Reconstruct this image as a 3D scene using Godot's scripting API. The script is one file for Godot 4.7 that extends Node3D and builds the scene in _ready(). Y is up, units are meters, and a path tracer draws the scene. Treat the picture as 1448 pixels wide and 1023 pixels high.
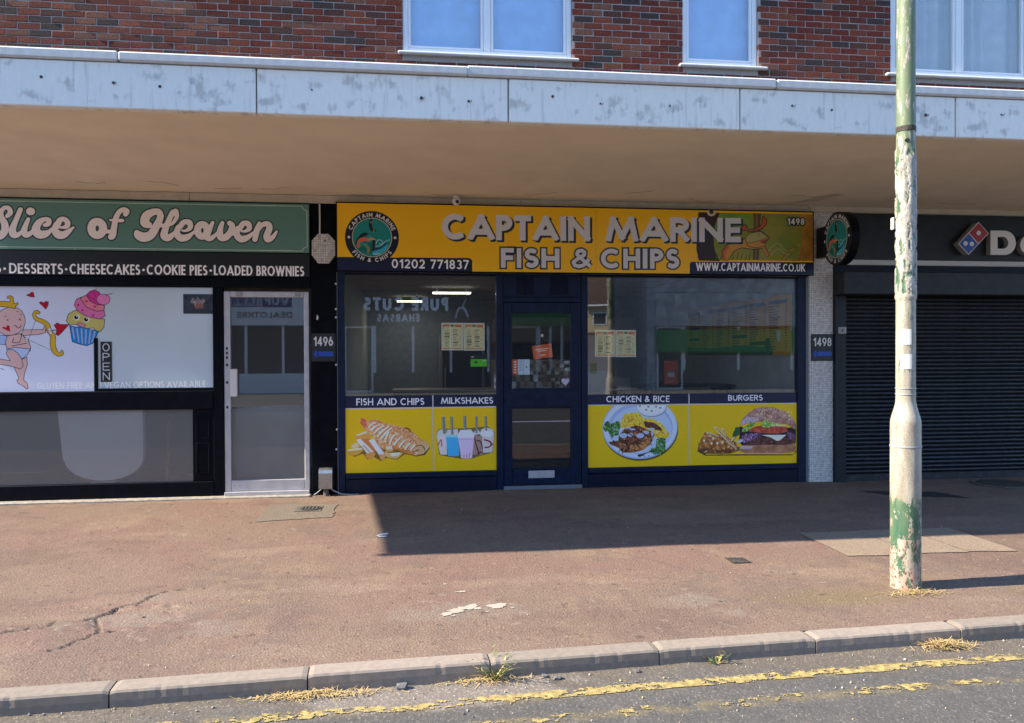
extends Node3D
# A parade of shops under a concrete canopy. Metres, y up; the shop fronts stand in the plane z = 0 and the road runs along x.

const SUN_HEIGHT := 36.0
const SUN_TURN := 2.1

var count := {}
var rng := RandomNumberGenerator.new()
var tex := {}
var M := {}
var glyph := {}


class MB:
	var v := PackedVector3Array()
	var n := PackedVector3Array()
	var uv := PackedVector2Array()
	var c := PackedColorArray()
	var idx := PackedInt32Array()
	var tint := Color.WHITE
	var colored := false

	func vert(p: Vector3, no: Vector3, u := Vector2.ZERO) -> int:
		v.append(p); n.append(no); uv.append(u)
		if colored: c.append(tint)
		return v.size() - 1

	func tri(a: Vector3, b: Vector3, d: Vector3, out := Vector3.ZERO) -> void:
		var no := (b - a).cross(d - a)
		if no.length() < 1e-12: return
		no = no.normalized()
		if out != Vector3.ZERO and no.dot(out) < 0.0:
			var t := b; b = d; d = t; no = -no
		var i := vert(a, no, Vector2(a.x, -a.y)); vert(b, no, Vector2(b.x, -b.y)); vert(d, no, Vector2(d.x, -d.y))
		idx.append_array([i, i + 2, i + 1])

	func quad(a: Vector3, b: Vector3, d: Vector3, e: Vector3, out := Vector3.ZERO, uvs := []) -> void:
		var no := (d - a).cross(e - b)
		if no.length() < 1e-12: return
		no = no.normalized()
		var flip := out != Vector3.ZERO and no.dot(out) < 0.0
		if flip: no = -no
		var us = uvs if uvs.size() == 4 else [Vector2(a.x, -a.y), Vector2(b.x, -b.y), Vector2(d.x, -d.y), Vector2(e.x, -e.y)]
		var i := vert(a, no, us[0]); vert(b, no, us[1]); vert(d, no, us[2]); vert(e, no, us[3])
		if flip: idx.append_array([i, i + 1, i + 2, i, i + 2, i + 3])
		else: idx.append_array([i, i + 2, i + 1, i, i + 3, i + 2])

	func box(lo: Vector3, hi: Vector3, bev := 0.0) -> MB:
		var mid := (lo + hi) / 2
		var h := (hi - lo) / 2
		var b := minf(bev, minf(h.x, minf(h.y, h.z)) * 0.9)
		var pt := func(s: Vector3, axis: int) -> Vector3:
			var q := Vector3(s.x * (h.x - b), s.y * (h.y - b), s.z * (h.z - b))
			q[axis] = s[axis] * h[axis]
			return mid + q
		for ax in 3:
			var a1 := (ax + 1) % 3
			var a2 := (ax + 2) % 3
			for sg in [-1.0, 1.0]:
				var q := []
				for w in [[-1, -1], [1, -1], [1, 1], [-1, 1]]:
					var s := Vector3.ZERO
					s[ax] = sg; s[a1] = w[0]; s[a2] = w[1]
					q.append(pt.call(s, ax))
				var out := Vector3.ZERO
				out[ax] = sg
				quad(q[0], q[1], q[2], q[3], out)
		if b > 0.0:
			for ax in 3:
				var a1 := (ax + 1) % 3
				var a2 := (ax + 2) % 3
				for s1 in [-1.0, 1.0]:
					for s2 in [-1.0, 1.0]:
						var sa := Vector3.ZERO
						sa[a1] = s1; sa[a2] = s2; sa[ax] = -1
						var sb := sa
						sb[ax] = 1
						var out := sa
						out[ax] = 0
						quad(pt.call(sa, a1), pt.call(sb, a1), pt.call(sb, a2), pt.call(sa, a2), out)
			for k in 8:
				var s := Vector3(-1 if k & 1 else 1, -1 if k & 2 else 1, -1 if k & 4 else 1)
				tri(pt.call(s, 0), pt.call(s, 1), pt.call(s, 2), s)
		return self

	func bx(x0: float, x1: float, y0: float, y1: float, z0: float, z1: float, bev := 0.0) -> MB:
		return box(Vector3(x0, y0, z0), Vector3(x1, y1, z1), bev)

	# a thin board whose front (towards +z) carries a print
	func sheet(x0: float, x1: float, y0: float, y1: float, z0: float, z1: float, u0 := 0.0, u1 := 1.0) -> MB:
		quad(Vector3(x0, y0, z1), Vector3(x1, y0, z1), Vector3(x1, y1, z1), Vector3(x0, y1, z1), Vector3(0, 0, 1), [Vector2(u0, 1), Vector2(u1, 1), Vector2(u1, 0), Vector2(u0, 0)])
		var e := [Vector2(u0, .99), Vector2(u0, .99), Vector2(u0, .99), Vector2(u0, .99)]
		quad(Vector3(x0, y0, z0), Vector3(x1, y0, z0), Vector3(x1, y1, z0), Vector3(x0, y1, z0), Vector3(0, 0, -1), e)
		quad(Vector3(x0, y0, z0), Vector3(x0, y0, z1), Vector3(x0, y1, z1), Vector3(x0, y1, z0), Vector3(-1, 0, 0), e)
		quad(Vector3(x1, y0, z0), Vector3(x1, y0, z1), Vector3(x1, y1, z1), Vector3(x1, y1, z0), Vector3(1, 0, 0), e)
		quad(Vector3(x0, y1, z0), Vector3(x0, y1, z1), Vector3(x1, y1, z1), Vector3(x1, y1, z0), Vector3(0, 1, 0), e)
		quad(Vector3(x0, y0, z0), Vector3(x0, y0, z1), Vector3(x1, y0, z1), Vector3(x1, y0, z0), Vector3(0, -1, 0), e)
		return self

	# an outline in x, y pushed from z0 to z1; the front may carry a print over its bounding box
	func prism(pts: PackedVector2Array, z0: float, z1: float) -> MB:
		var t := Geometry2D.triangulate_polygon(pts)
		var r := Rect2(pts[0], Vector2.ZERO)
		for q in pts: r = r.expand(q)
		for k in range(0, t.size(), 3):
			for f in [[z1, 1.0], [z0, -1.0]]:
				var q := []
				for j in 3: q.append(Vector3(pts[t[k + j]].x, pts[t[k + j]].y, f[0]))
				var i := v.size()
				for j in 3: vert(q[j], Vector3(0, 0, f[1]), Vector2((q[j].x - r.position.x) / r.size.x, 1.0 - (q[j].y - r.position.y) / r.size.y))
				var up: bool = (q[1] - q[0]).cross(q[2] - q[0]).z * f[1] > 0.0
				if up: idx.append_array([i, i + 2, i + 1])
				else: idx.append_array([i, i + 1, i + 2])
		var cw := Geometry2D.is_polygon_clockwise(pts)
		for k in pts.size():
			var a := pts[k]
			var b := pts[(k + 1) % pts.size()]
			var o := Vector2(b.y - a.y, a.x - b.x) * (-1.0 if cw else 1.0)
			var e := [Vector2(.01, .99), Vector2(.01, .99), Vector2(.01, .99), Vector2(.01, .99)]
			quad(Vector3(a.x, a.y, z0), Vector3(b.x, b.y, z0), Vector3(b.x, b.y, z1), Vector3(a.x, a.y, z1), Vector3(o.x, o.y, 0), e)
		return self

	func tube(path: Array, r: float, seg := 8, r1 := -1.0) -> MB:
		var rings := []
		for k in path.size():
			var d: Vector3 = ((path[mini(k + 1, path.size() - 1)] - path[maxi(k - 1, 0)]) as Vector3).normalized()
			var s := d.cross(Vector3.UP if absf(d.y) < .9 else Vector3.RIGHT).normalized()
			var t := s.cross(d)
			var rr := r if r1 < 0.0 else lerpf(r, r1, float(k) / (path.size() - 1))
			var ring := []
			for j in seg:
				var a := TAU * j / seg
				var o := s * cos(a) + t * sin(a)
				ring.append(vert(path[k] + o * rr, o))
			rings.append(ring)
		for k in path.size() - 1:
			for j in seg:
				var a: int = rings[k][j]
				var b: int = rings[k][(j + 1) % seg]
				var d: int = rings[k + 1][(j + 1) % seg]
				var e: int = rings[k + 1][j]
				idx.append_array([a, b, d, a, d, e])
		for k in [0, path.size() - 1]:
			for j in range(1, seg - 1):
				tri(v[rings[k][0]], v[rings[k][j]], v[rings[k][j + 1]], (path[k] - path[1 if k == 0 else k - 1]))
		return self

	# r, y pairs turned round a vertical axis at `at`
	func lathe(prof: Array, at: Vector3, seg := 32) -> MB:
		var rings := []
		for k in prof.size():
			var p0 = prof[maxi(k - 1, 0)]
			var p1 = prof[mini(k + 1, prof.size() - 1)]
			var sl := Vector2(p1[1] - p0[1], p0[0] - p1[0]).normalized()
			var ring := []
			for j in seg + 1:
				var a := TAU * j / seg
				ring.append(vert(at + Vector3(cos(a) * prof[k][0], prof[k][1], sin(a) * prof[k][0]), Vector3(cos(a) * sl.x, sl.y, sin(a) * sl.x), Vector2(float(j) / seg, prof[k][1])))
			rings.append(ring)
		for k in prof.size() - 1:
			for j in seg:
				idx.append_array([rings[k][j], rings[k][j + 1], rings[k + 1][j + 1], rings[k][j], rings[k + 1][j + 1], rings[k + 1][j]])
		return self

	func mesh() -> ArrayMesh:
		var a := []
		a.resize(Mesh.ARRAY_MAX)
		a[Mesh.ARRAY_VERTEX] = v; a[Mesh.ARRAY_NORMAL] = n; a[Mesh.ARRAY_TEX_UV] = uv; a[Mesh.ARRAY_INDEX] = idx
		if colored: a[Mesh.ARRAY_COLOR] = c
		var m := ArrayMesh.new()
		m.add_surface_from_arrays(Mesh.PRIMITIVE_TRIANGLES, a)
		return m


# flat print: outlines, strokes and lettering filled into an image, in metres from its top left corner
class Art:
	var img: Image
	var k: float
	var W: int
	var H: int
	var noise := FastNoiseLite.new()
	var glyphs: Dictionary
	const LINE := Color(0.09, 0.08, 0.11)

	func _init(wm: float, hm: float, ppm: float, bg: Color, g := {}) -> void:
		k = ppm; W = roundi(wm * ppm); H = roundi(hm * ppm); glyphs = g
		img = Image.create(W, H, false, Image.FORMAT_RGB8)
		img.fill(bg)
		noise.seed = 5; noise.fractal_octaves = 3

	func fill(pts: PackedVector2Array, col: Color, other := Color.BLACK, freq := 0.0) -> void:
		var y0 := 1e9
		var y1 := -1e9
		for q in pts:
			y0 = minf(y0, q.y); y1 = maxf(y1, q.y)
		var np := pts.size()
		for y in range(maxi(0, floori(y0)), mini(H - 1, ceili(y1)) + 1):
			var yc := y + 0.5
			var xs := PackedFloat32Array()
			for i in np:
				var a := pts[i]
				var b := pts[(i + 1) % np]
				if (a.y <= yc) != (b.y <= yc):
					xs.append(a.x + (yc - a.y) / (b.y - a.y) * (b.x - a.x))
			xs.sort()
			for i in range(0, xs.size() - 1, 2):
				var xa := maxi(0, roundi(xs[i]))
				var xb := mini(W, roundi(xs[i + 1]))
				if xb <= xa: continue
				if freq <= 0.0:
					img.fill_rect(Rect2i(xa, y, xb - xa, 1), col)
				else:
					for x in range(xa, xb):
						var t := clampf(0.5 + 0.9 * noise.get_noise_2d(x / k * freq * 100.0, y / k * freq * 100.0), 0, 1)
						img.set_pixel(x, y, col.lerp(other, t))

	func px(l: Array) -> PackedVector2Array:
		var r := PackedVector2Array()
		for i in range(0, l.size(), 2): r.append(Vector2(l[i], l[i + 1]) * k)
		return r

	func p(col: Color, l: Array) -> void: fill(px(l), col)
	func n(col: Color, other: Color, freq: float, l: Array) -> void: fill(px(l), col, other, freq)

	func po(col: Color, l: Array, w: float) -> void:
		var q := px(l)
		fill(q, col)
		for i in q.size(): seg(q[i], q[(i + 1) % q.size()], w * k, w * k, LINE)

	func disc(c: Vector2, rx: float, ry: float, col: Color) -> void:
		var q := PackedVector2Array()
		var m := clampi(int(maxf(rx, ry)), 8, 64)
		for i in m: q.append(c + Vector2(cos(TAU * i / m) * rx, sin(TAU * i / m) * ry))
		fill(q, col)

	func e(col: Color, x: float, y: float, rx: float, ry: float) -> void: disc(Vector2(x, y) * k, rx * k, ry * k, col)

	func seg(a: Vector2, b: Vector2, wa: float, wb: float, col: Color) -> void:
		var d := (b - a)
		if d.length() > 0.01:
			var o := Vector2(-d.y, d.x).normalized()
			fill(PackedVector2Array([a + o * wa, b + o * wb, b - o * wb, a - o * wa]), col)
		if wa > 0.7: disc(a, wa, wa, col)
		if wb > 0.7: disc(b, wb, wb, col)

	# x, y, half width along a smooth line
	func s(col: Color, l: Array, more := 0.0) -> void:
		var q := []
		for i in range(0, l.size(), 3): q.append(Vector3(l[i], l[i + 1], l[i + 2] + more) * k)
		var last = null
		for i in q.size() - 1:
			var p0: Vector3 = q[maxi(i - 1, 0)]
			var p3: Vector3 = q[mini(i + 2, q.size() - 1)]
			var m := clampi(int((q[i + 1] - q[i]).length() / 4.0), 2, 14)
			for j in m + 1:
				var c3: Vector3 = q[i].cubic_interpolate(q[i + 1], p0, p3, float(j) / m)
				if last != null: seg(Vector2(last.x, last.y), Vector2(c3.x, c3.y), last.z, c3.z, col)
				last = c3

	func so(col: Color, l: Array, w: float) -> void:
		s(LINE, l, w * 2.0)
		s(col, l)

	func at(l: Array, m: int, cx: float, cy: float, r: float) -> Array:
		var o := []
		for i in range(0, l.size(), m):
			o.append(cx + l[i] * r); o.append(cy + l[i + 1] * r)
			if m == 3: o.append(l[i + 2] * r)
		return o

	func advance(t: String, hw: float, gap: float) -> float:
		var w := -gap
		for ch in t: w += (maxf(glyphs[ch][0], 2 * hw) if glyphs.has(ch) else 0.32) + gap
		return w

	# lettering from x0 to x1 between the cap line and the base line, which may slope
	func text(t: String, x0: float, x1: float, top0: float, base0: float, top1: float, base1: float, hw: float, col: Color, grow := 0.0, off := Vector2.ZERO, gap := 0.14) -> void:
		var total := advance(t, hw, gap)
		var fixed := 0.0
		for ch in t: if glyphs.has(ch) and glyphs[ch][0] <= 2 * hw: fixed += 2 * hw
		var cap := (base0 + base1 - top0 - top1) / 2
		var stretch := ((x1 - x0) / cap - fixed) / maxf(total - fixed, 0.01)
		var pen := 0.0
		for ch in t:
			var gw: float
			if glyphs.has(ch):
				gw = glyphs[ch][0] * stretch if glyphs[ch][0] > 2 * hw else 2 * hw
				var u := (pen * cap) / (x1 - x0)
				var tp := lerpf(top0, top1, u)
				var bs := lerpf(base0, base1, u)
				var f := Transform2D(Vector2(bs - tp, (bs - tp) * (base1 - base0) / (x1 - x0)), Vector2(0, -(bs - tp)), Vector2(x0 + pen * cap, bs) + off)
				letter(ch, f, gw, hw, col, grow / cap)
			else: gw = 0.32 * stretch
			pen += gw + gap * stretch

	# lettering round a circle; turn = angle of its middle
	func round_text(t: String, cx: float, cy: float, r: float, mid: float, span: float, cap: float, hw: float, col: Color, inside := false) -> void:
		var total := advance(t, hw, 0.2)
		var pen := 0.0
		for ch in t:
			var gw: float = maxf(glyphs[ch][0], 2 * hw) if glyphs.has(ch) else 0.32
			var a := mid + (-1.0 if inside else 1.0) * span * ((pen + gw / 2) / total - 0.5)
			var rr := r + (cap if inside else 0.0)
			var c := Vector2(cx + cos(a) * rr, cy + sin(a) * rr)
			var ax := Vector2(-sin(a), cos(a)) * (-1.0 if inside else 1.0) * cap
			var ay := Vector2(cos(a), sin(a)) * (-1.0 if inside else 1.0) * cap
			if glyphs.has(ch): letter(ch, Transform2D(ax, ay, c - ax * gw / 2), gw, hw, col, 0.0)
			pen += gw + 0.2

	func letter(ch: String, f: Transform2D, gw: float, hw: float, col: Color, g: float) -> void:
		for stroke in glyphs[ch][1]:
			var q := PackedVector2Array()
			for z in stroke: q.append(Vector2(hw + z.x * (gw - 2 * hw), hw + z.y * (1 - 2 * hw)))
			var closed := q[0].distance_to(q[q.size() - 1]) < 0.001
			var w := hw + g
			for i in q.size() - 1:
				var a := q[i]
				var b := q[i + 1]
				var d := (b - a).normalized()
				if not closed and q.size() == 2 or (not closed and i == 0): a -= d * w * (1.0 if q.size() < 4 else 0.05)
				if not closed and i == q.size() - 2: b += d * w * (1.0 if q.size() < 4 else 0.05)
				var o := Vector2(-d.y, d.x) * w
				slab(PackedVector2Array([a + o, b + o, b - o, a - o]), f, -g, 1 + g, col)
				if i > 0 or closed:
					var dd := PackedVector2Array()
					for j in 14: dd.append(q[i] + Vector2(cos(TAU * j / 14), sin(TAU * j / 14)) * w)
					slab(dd, f, -g, 1 + g, col)

	func slab(q: PackedVector2Array, f: Transform2D, lo: float, hi: float, col: Color) -> void:
		for pass_ in 2:
			var r := PackedVector2Array()
			for i in q.size():
				var a := q[i]
				var b := q[(i + 1) % q.size()]
				var da := a.y - lo if pass_ == 0 else hi - a.y
				var db := b.y - lo if pass_ == 0 else hi - b.y
				if da >= 0: r.append(a)
				if (da >= 0) != (db >= 0): r.append(a.lerp(b, da / (da - db)))
			q = r
			if q.size() < 3: return
		var o := PackedVector2Array()
		for z in q: o.append((f * z) * k)
		fill(o, col)

	# print screen: soften the painted edges as a photograph has them and lay a fine grain over all
	func photo(y0: float, y1: float, soft: float, amount: float, gain := 1.0) -> void:
		var a := img.duplicate() as Image
		img.resize(int(W / soft), int(H / soft), Image.INTERPOLATE_LANCZOS)
		img.resize(W, H, Image.INTERPOLATE_CUBIC)
		img.blit_rect(a, Rect2i(0, int(y0 * k), W, int((y1 - y0) * k)), Vector2i(0, int(y0 * k)))
		for y in H:
			for x in W:
				var c := img.get_pixel(x, y)
				var g := gain + amount * (noise.get_noise_2d(x * 30.0, y * 30.0) + noise.get_noise_2d(x * 7.0 + 500.0, y * 7.0))
				img.set_pixel(x, y, Color(minf(c.r * g, 1), minf(c.g * g, 1), minf(c.b * g, 1)))

	# crumbs, leaves, grains: small flecks of several tones inside an outline
	func flecks(l: Array, cols: Array, m: int, s0: float, s1: float, sd: int) -> void:
		var q := px(l)
		var r := Rect2(q[0], Vector2.ZERO)
		for z in q: r = r.expand(z)
		var rg := RandomNumberGenerator.new()
		rg.seed = sd
		for i in m:
			var c := Vector2(rg.randf_range(r.position.x, r.end.x), rg.randf_range(r.position.y, r.end.y))
			if not Geometry2D.is_point_in_polygon(c, q): continue
			var a := rg.randf() * TAU
			var w := rg.randf_range(s0, s1) * k
			var d := Vector2(cos(a), sin(a)) * w
			var o := Vector2(-d.y, d.x) * rg.randf_range(.25, .6)
			fill(PackedVector2Array([c + d, c + o, c - d, c - o]), cols[rg.randi() % cols.size()])

	func texture() -> ImageTexture: return ImageTexture.create_from_image(img)


func arc(cx: float, cy: float, rx: float, ry: float, a0: float, a1: float, m := 14) -> PackedVector2Array:
	var r := PackedVector2Array()
	for i in m + 1:
		var a := deg_to_rad(lerpf(a0, a1, float(i) / m))
		r.append(Vector2(cx + rx * cos(a), cy + ry * sin(a)))
	return r


func ln(l: Array) -> PackedVector2Array:
	var r := PackedVector2Array()
	for i in range(0, l.size(), 2): r.append(Vector2(l[i], l[i + 1]))
	return r


func make_glyphs() -> void:
	var stem := ln([0, 0, 0, 1])
	var bowl := ln([0, 1]) + arc(.4, .74, .6, .26, 90, -90) + ln([0, .48])
	glyph = {
		"A": [.98, [ln([0, 0, .5, 1]), ln([.5, 1, 1, 0]), ln([.25, .26, .75, .26])]],
		"B": [.66, [stem, ln([0, 1]) + arc(.45, .76, .45, .24, 90, -90) + ln([0, .52]), ln([0, .52]) + arc(.5, .26, .5, .26, 90, -90) + ln([0, 0])]],
		"C": [.9, [arc(.56, .5, .56, .5, 48, 312, 22)]],
		"D": [.84, [stem, ln([0, 1]) + arc(.4, .5, .6, .5, 90, -90) + ln([0, 0])]],
		"E": [.58, [stem, ln([0, 1, 1, 1]), ln([0, .5, .9, .5]), ln([0, 0, 1, 0])]],
		"F": [.56, [stem, ln([0, 1, 1, 1]), ln([0, .5, .9, .5])]],
		"G": [1.0, [arc(.5, .5, .5, .5, 42, 350, 22), ln([.55, .46, 1, .46])]],
		"H": [.78, [stem, ln([1, 0, 1, 1]), ln([0, .5, 1, .5])]],
		"I": [0.0, [ln([.5, 0, .5, 1])]],
		"J": [.5, [ln([1, 1, 1, .3]) + arc(.5, .3, .5, .3, 0, -180)]],
		"K": [.78, [stem, ln([.02, .4, 1, 1]), ln([.3, .6, 1, 0])]],
		"L": [.54, [stem, ln([0, 0, 1, 0])]],
		"M": [1.12, [ln([0, 0, .16, 1]), ln([.16, 1, .5, .08]), ln([.5, .08, .84, 1]), ln([.84, 1, 1, 0])]],
		"N": [.86, [stem, ln([1, 0, 1, 1]), ln([0, 1, 1, 0])]],
		"O": [1.04, [arc(.5, .5, .5, .5, 0, 360, 28)]],
		"P": [.62, [stem, bowl]],
		"R": [.68, [stem, bowl, ln([.42, .48, 1, 0])]],
		"S": [.62, [arc(.5, .755, .45, .245, 35, 270, 14) + arc(.5, .255, .5, .255, 90, -145, 14)]],
		"T": [.64, [ln([0, 1, 1, 1]), ln([.5, 0, .5, 1])]],
		"U": [.76, [ln([0, 1, 0, .4]) + arc(.5, .4, .5, .4, 180, 360) + ln([1, .4, 1, 1])]],
		"V": [.9, [ln([0, 1, .5, 0]), ln([.5, 0, 1, 1])]],
		"W": [1.3, [ln([0, 1, .26, 0]), ln([.26, 0, .5, 1]), ln([.5, 1, .74, 0]), ln([.74, 0, 1, 1])]],
		"X": [.8, [ln([0, 0, 1, 1]), ln([0, 1, 1, 0])]],
		"Y": [.82, [ln([0, 1, .5, .45]), ln([1, 1, .5, .45]), ln([.5, 0, .5, .45])]],
		"&": [.86, [ln([1, 0, .36, .6, .22, .78, .3, .95, .5, 1, .66, .9, .64, .72, .25, .46, .02, .26, .1, .07, .34, 0, .6, .08, .84, .34, .92, .48])]],
		"0": [.68, [arc(.5, .5, .5, .5, 0, 360, 24)]],
		"1": [.4, [ln([1, 0, 1, 1]), ln([0, .78, 1, 1])]],
		"2": [.6, [arc(.5, .7, .5, .3, 165, -32, 12) + ln([0, 0]), ln([0, 0, 1, 0])]],
		"3": [.6, [arc(.48, .75, .44, .25, 150, -90, 12), arc(.48, .26, .52, .26, 90, -150, 12)]],
		"4": [.68, [ln([.75, 0, .75, 1]), ln([.75, 1, 0, .26]), ln([0, .24, 1, .24])]],
		"6": [.64, [arc(.5, .32, .5, .32, 0, 360, 18), ln([.04, .45, .55, 1])]],
		"7": [.6, [ln([0, 1, 1, 1]), ln([1, 1, .25, 0])]],
		"8": [.62, [arc(.5, .75, .42, .25, 0, 360, 18), arc(.5, .26, .5, .26, 0, 360, 18)]],
		"9": [.64, [arc(.5, .68, .5, .32, 0, 360, 18), ln([.96, .55, .45, 0])]],
		".": [0.0, [ln([.5, 0, .5, .03])]],
		"*": [.3, [ln([.5, .45, .5, .5])]],
		"-": [.4, [ln([0, .45, 1, .45])]],
	}


func numbered(called: String) -> String:
	count[called] = count.get(called, -1) + 1
	return called if count[called] == 0 else "%s_%03d" % [called, count[called]]


func thing(called: String, label: String, category: String, at: Vector3, group := "") -> Node3D:
	var o := Node3D.new()
	o.name = numbered(called)
	o.position = at
	o.set_meta("label", label)
	o.set_meta("category", category)
	if group: o.set_meta("group", group)
	add_child(o)
	return o


# shapes are given in world metres; a part of a thing is moved back by the thing's base
func part(parent: Node3D, called: String, mb, m: Material) -> MeshInstance3D:
	var o := MeshInstance3D.new()
	var seen: Dictionary = parent.get_meta("_n") if parent.has_meta("_n") else {}
	seen[called] = seen.get(called, -1) + 1
	parent.set_meta("_n", seen)
	o.name = called if seen[called] == 0 else "%s_%03d" % [called, seen[called]]
	o.mesh = mb.mesh() if mb is MB else mb
	o.material_override = m
	if not parent is MeshInstance3D: o.position = -parent.position
	parent.add_child(o)
	return o


func setting(called: String, mb, m: Material) -> MeshInstance3D:
	var o := MeshInstance3D.new()
	o.name = numbered(called)
	o.mesh = mb.mesh() if mb is MB else mb
	o.material_override = m
	o.set_meta("kind", "structure")
	add_child(o)
	return o


func drop_meta(o: Node) -> void:
	if o.has_meta("_n"): o.remove_meta("_n")
	for ch in o.get_children(): drop_meta(ch)


func lin(r: float, g: float, b: float, a := 1.0) -> Color: return Color(r, g, b, a).linear_to_srgb()


func mt(col: Color, rough := .7, metal := 0.0, spec := .5) -> StandardMaterial3D:
	var m := StandardMaterial3D.new()
	m.albedo_color = col; m.roughness = rough; m.metallic = metal; m.metallic_specular = spec
	return m


# grain: a seamless noise image stretched between two greys, used as colour and as relief
func grain(seed_: int, freq: float, oct: int, lo: float, hi: float, size := 512, kind := FastNoiseLite.TYPE_SIMPLEX_SMOOTH, gain := .5) -> Image:
	var f := FastNoiseLite.new()
	f.seed = seed_; f.frequency = freq; f.fractal_octaves = oct; f.noise_type = kind; f.fractal_gain = gain
	var im := f.get_seamless_image(size, size)
	im.convert(Image.FORMAT_L8)
	if lo > 0.0 or hi < 1.0:
		var d := im.get_data()
		for i in d.size(): d[i] = int(lo * 255 + (hi - lo) * d[i])
		im = Image.create_from_data(size, size, false, Image.FORMAT_L8, d)
	return im


func noisy(m: StandardMaterial3D, albedo: Image, scale: float, relief: Image = null, cm := 0.0) -> StandardMaterial3D:
	if albedo:
		if not tex.has(albedo): tex[albedo] = ImageTexture.create_from_image(albedo)
		m.albedo_texture = tex[albedo]
	if relief:
		if not tex.has(relief): tex[relief] = ImageTexture.create_from_image(relief)
		m.heightmap_enabled = true
		m.heightmap_texture = tex[relief]
		m.heightmap_scale = cm
	m.uv1_triplanar = true
	m.uv1_world_triplanar = true
	m.uv1_triplanar_sharpness = 4.0
	m.uv1_scale = Vector3.ONE * scale
	return m


func printed(a: Art, rough := .35, spec := .5) -> StandardMaterial3D:
	var m := StandardMaterial3D.new()
	m.albedo_texture = a.texture()
	m.roughness = rough; m.metallic_specular = spec
	m.texture_repeat = false
	return m


func glass(tint := Color(.86, .92, .92), a := .05, rough := .0) -> StandardMaterial3D:
	var m := mt(Color(tint.r, tint.g, tint.b, a), rough)
	m.transparency = BaseMaterial3D.TRANSPARENCY_ALPHA
	return m

func _ready() -> void:
	rng.seed = 7
	# camera
	var cam := Camera3D.new()
	cam.name = "camera"
	cam.position = Vector3(0, 1.545, 8.7)
	cam.rotation_degrees = Vector3(-0.544, -7.23, -0.221)
	cam.fov = 50.36
	cam.near = 0.05
	cam.far = 600.0
	add_child(cam)
	cam.make_current()
	# sky, exposure
	var sky_mat := ProceduralSkyMaterial.new()
	sky_mat.sky_top_color = Color(0.43, 0.60, 0.82)
	sky_mat.sky_horizon_color = Color(0.82, 0.88, 0.94)
	sky_mat.sky_curve = 0.13
	sky_mat.ground_bottom_color = Color(0.30, 0.28, 0.26)
	sky_mat.ground_horizon_color = Color(0.55, 0.60, 0.66)
	sky_mat.sky_energy_multiplier = 0.98
	var sky := Sky.new()
	sky.sky_material = sky_mat
	var env := Environment.new()
	env.background_mode = Environment.BG_SKY
	env.sky = sky
	env.tonemap_mode = Environment.TONE_MAPPER_LINEAR
	env.tonemap_exposure = 2.8
	env.sdfgi_enabled = true
	env.ssao_enabled = true
	env.ssil_enabled = true
	var we := WorldEnvironment.new()
	we.name = "world_environment"
	we.environment = env
	add_child(we)
	# sun: low from along the street, a few degrees to the road side of the shop fronts
	var sun := DirectionalLight3D.new()
	sun.name = "sun"
	sun.light_energy = 1.6
	sun.light_color = Color(1.0, 0.95, 0.87)
	sun.light_angular_distance = 0.6
	sun.shadow_enabled = true
	add_child(sun)
	var el := deg_to_rad(SUN_HEIGHT)
	var az := deg_to_rad(SUN_TURN)
	sun.look_at_from_position(Vector3(-cos(el) * cos(az), sin(el), cos(el) * sin(az)) * 50.0, Vector3.ZERO)
	make_glyphs()
	make_materials()
	build_ground()
	build_building()
	build_canopy()
	build_dessert_shop()
	build_pier()
	build_chip_shop()
	build_chip_room()
	build_pizza_shop()
	build_lamp_post()
	build_opposite()
	build_small_things()
	for ch in get_children(): drop_meta(ch)


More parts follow.
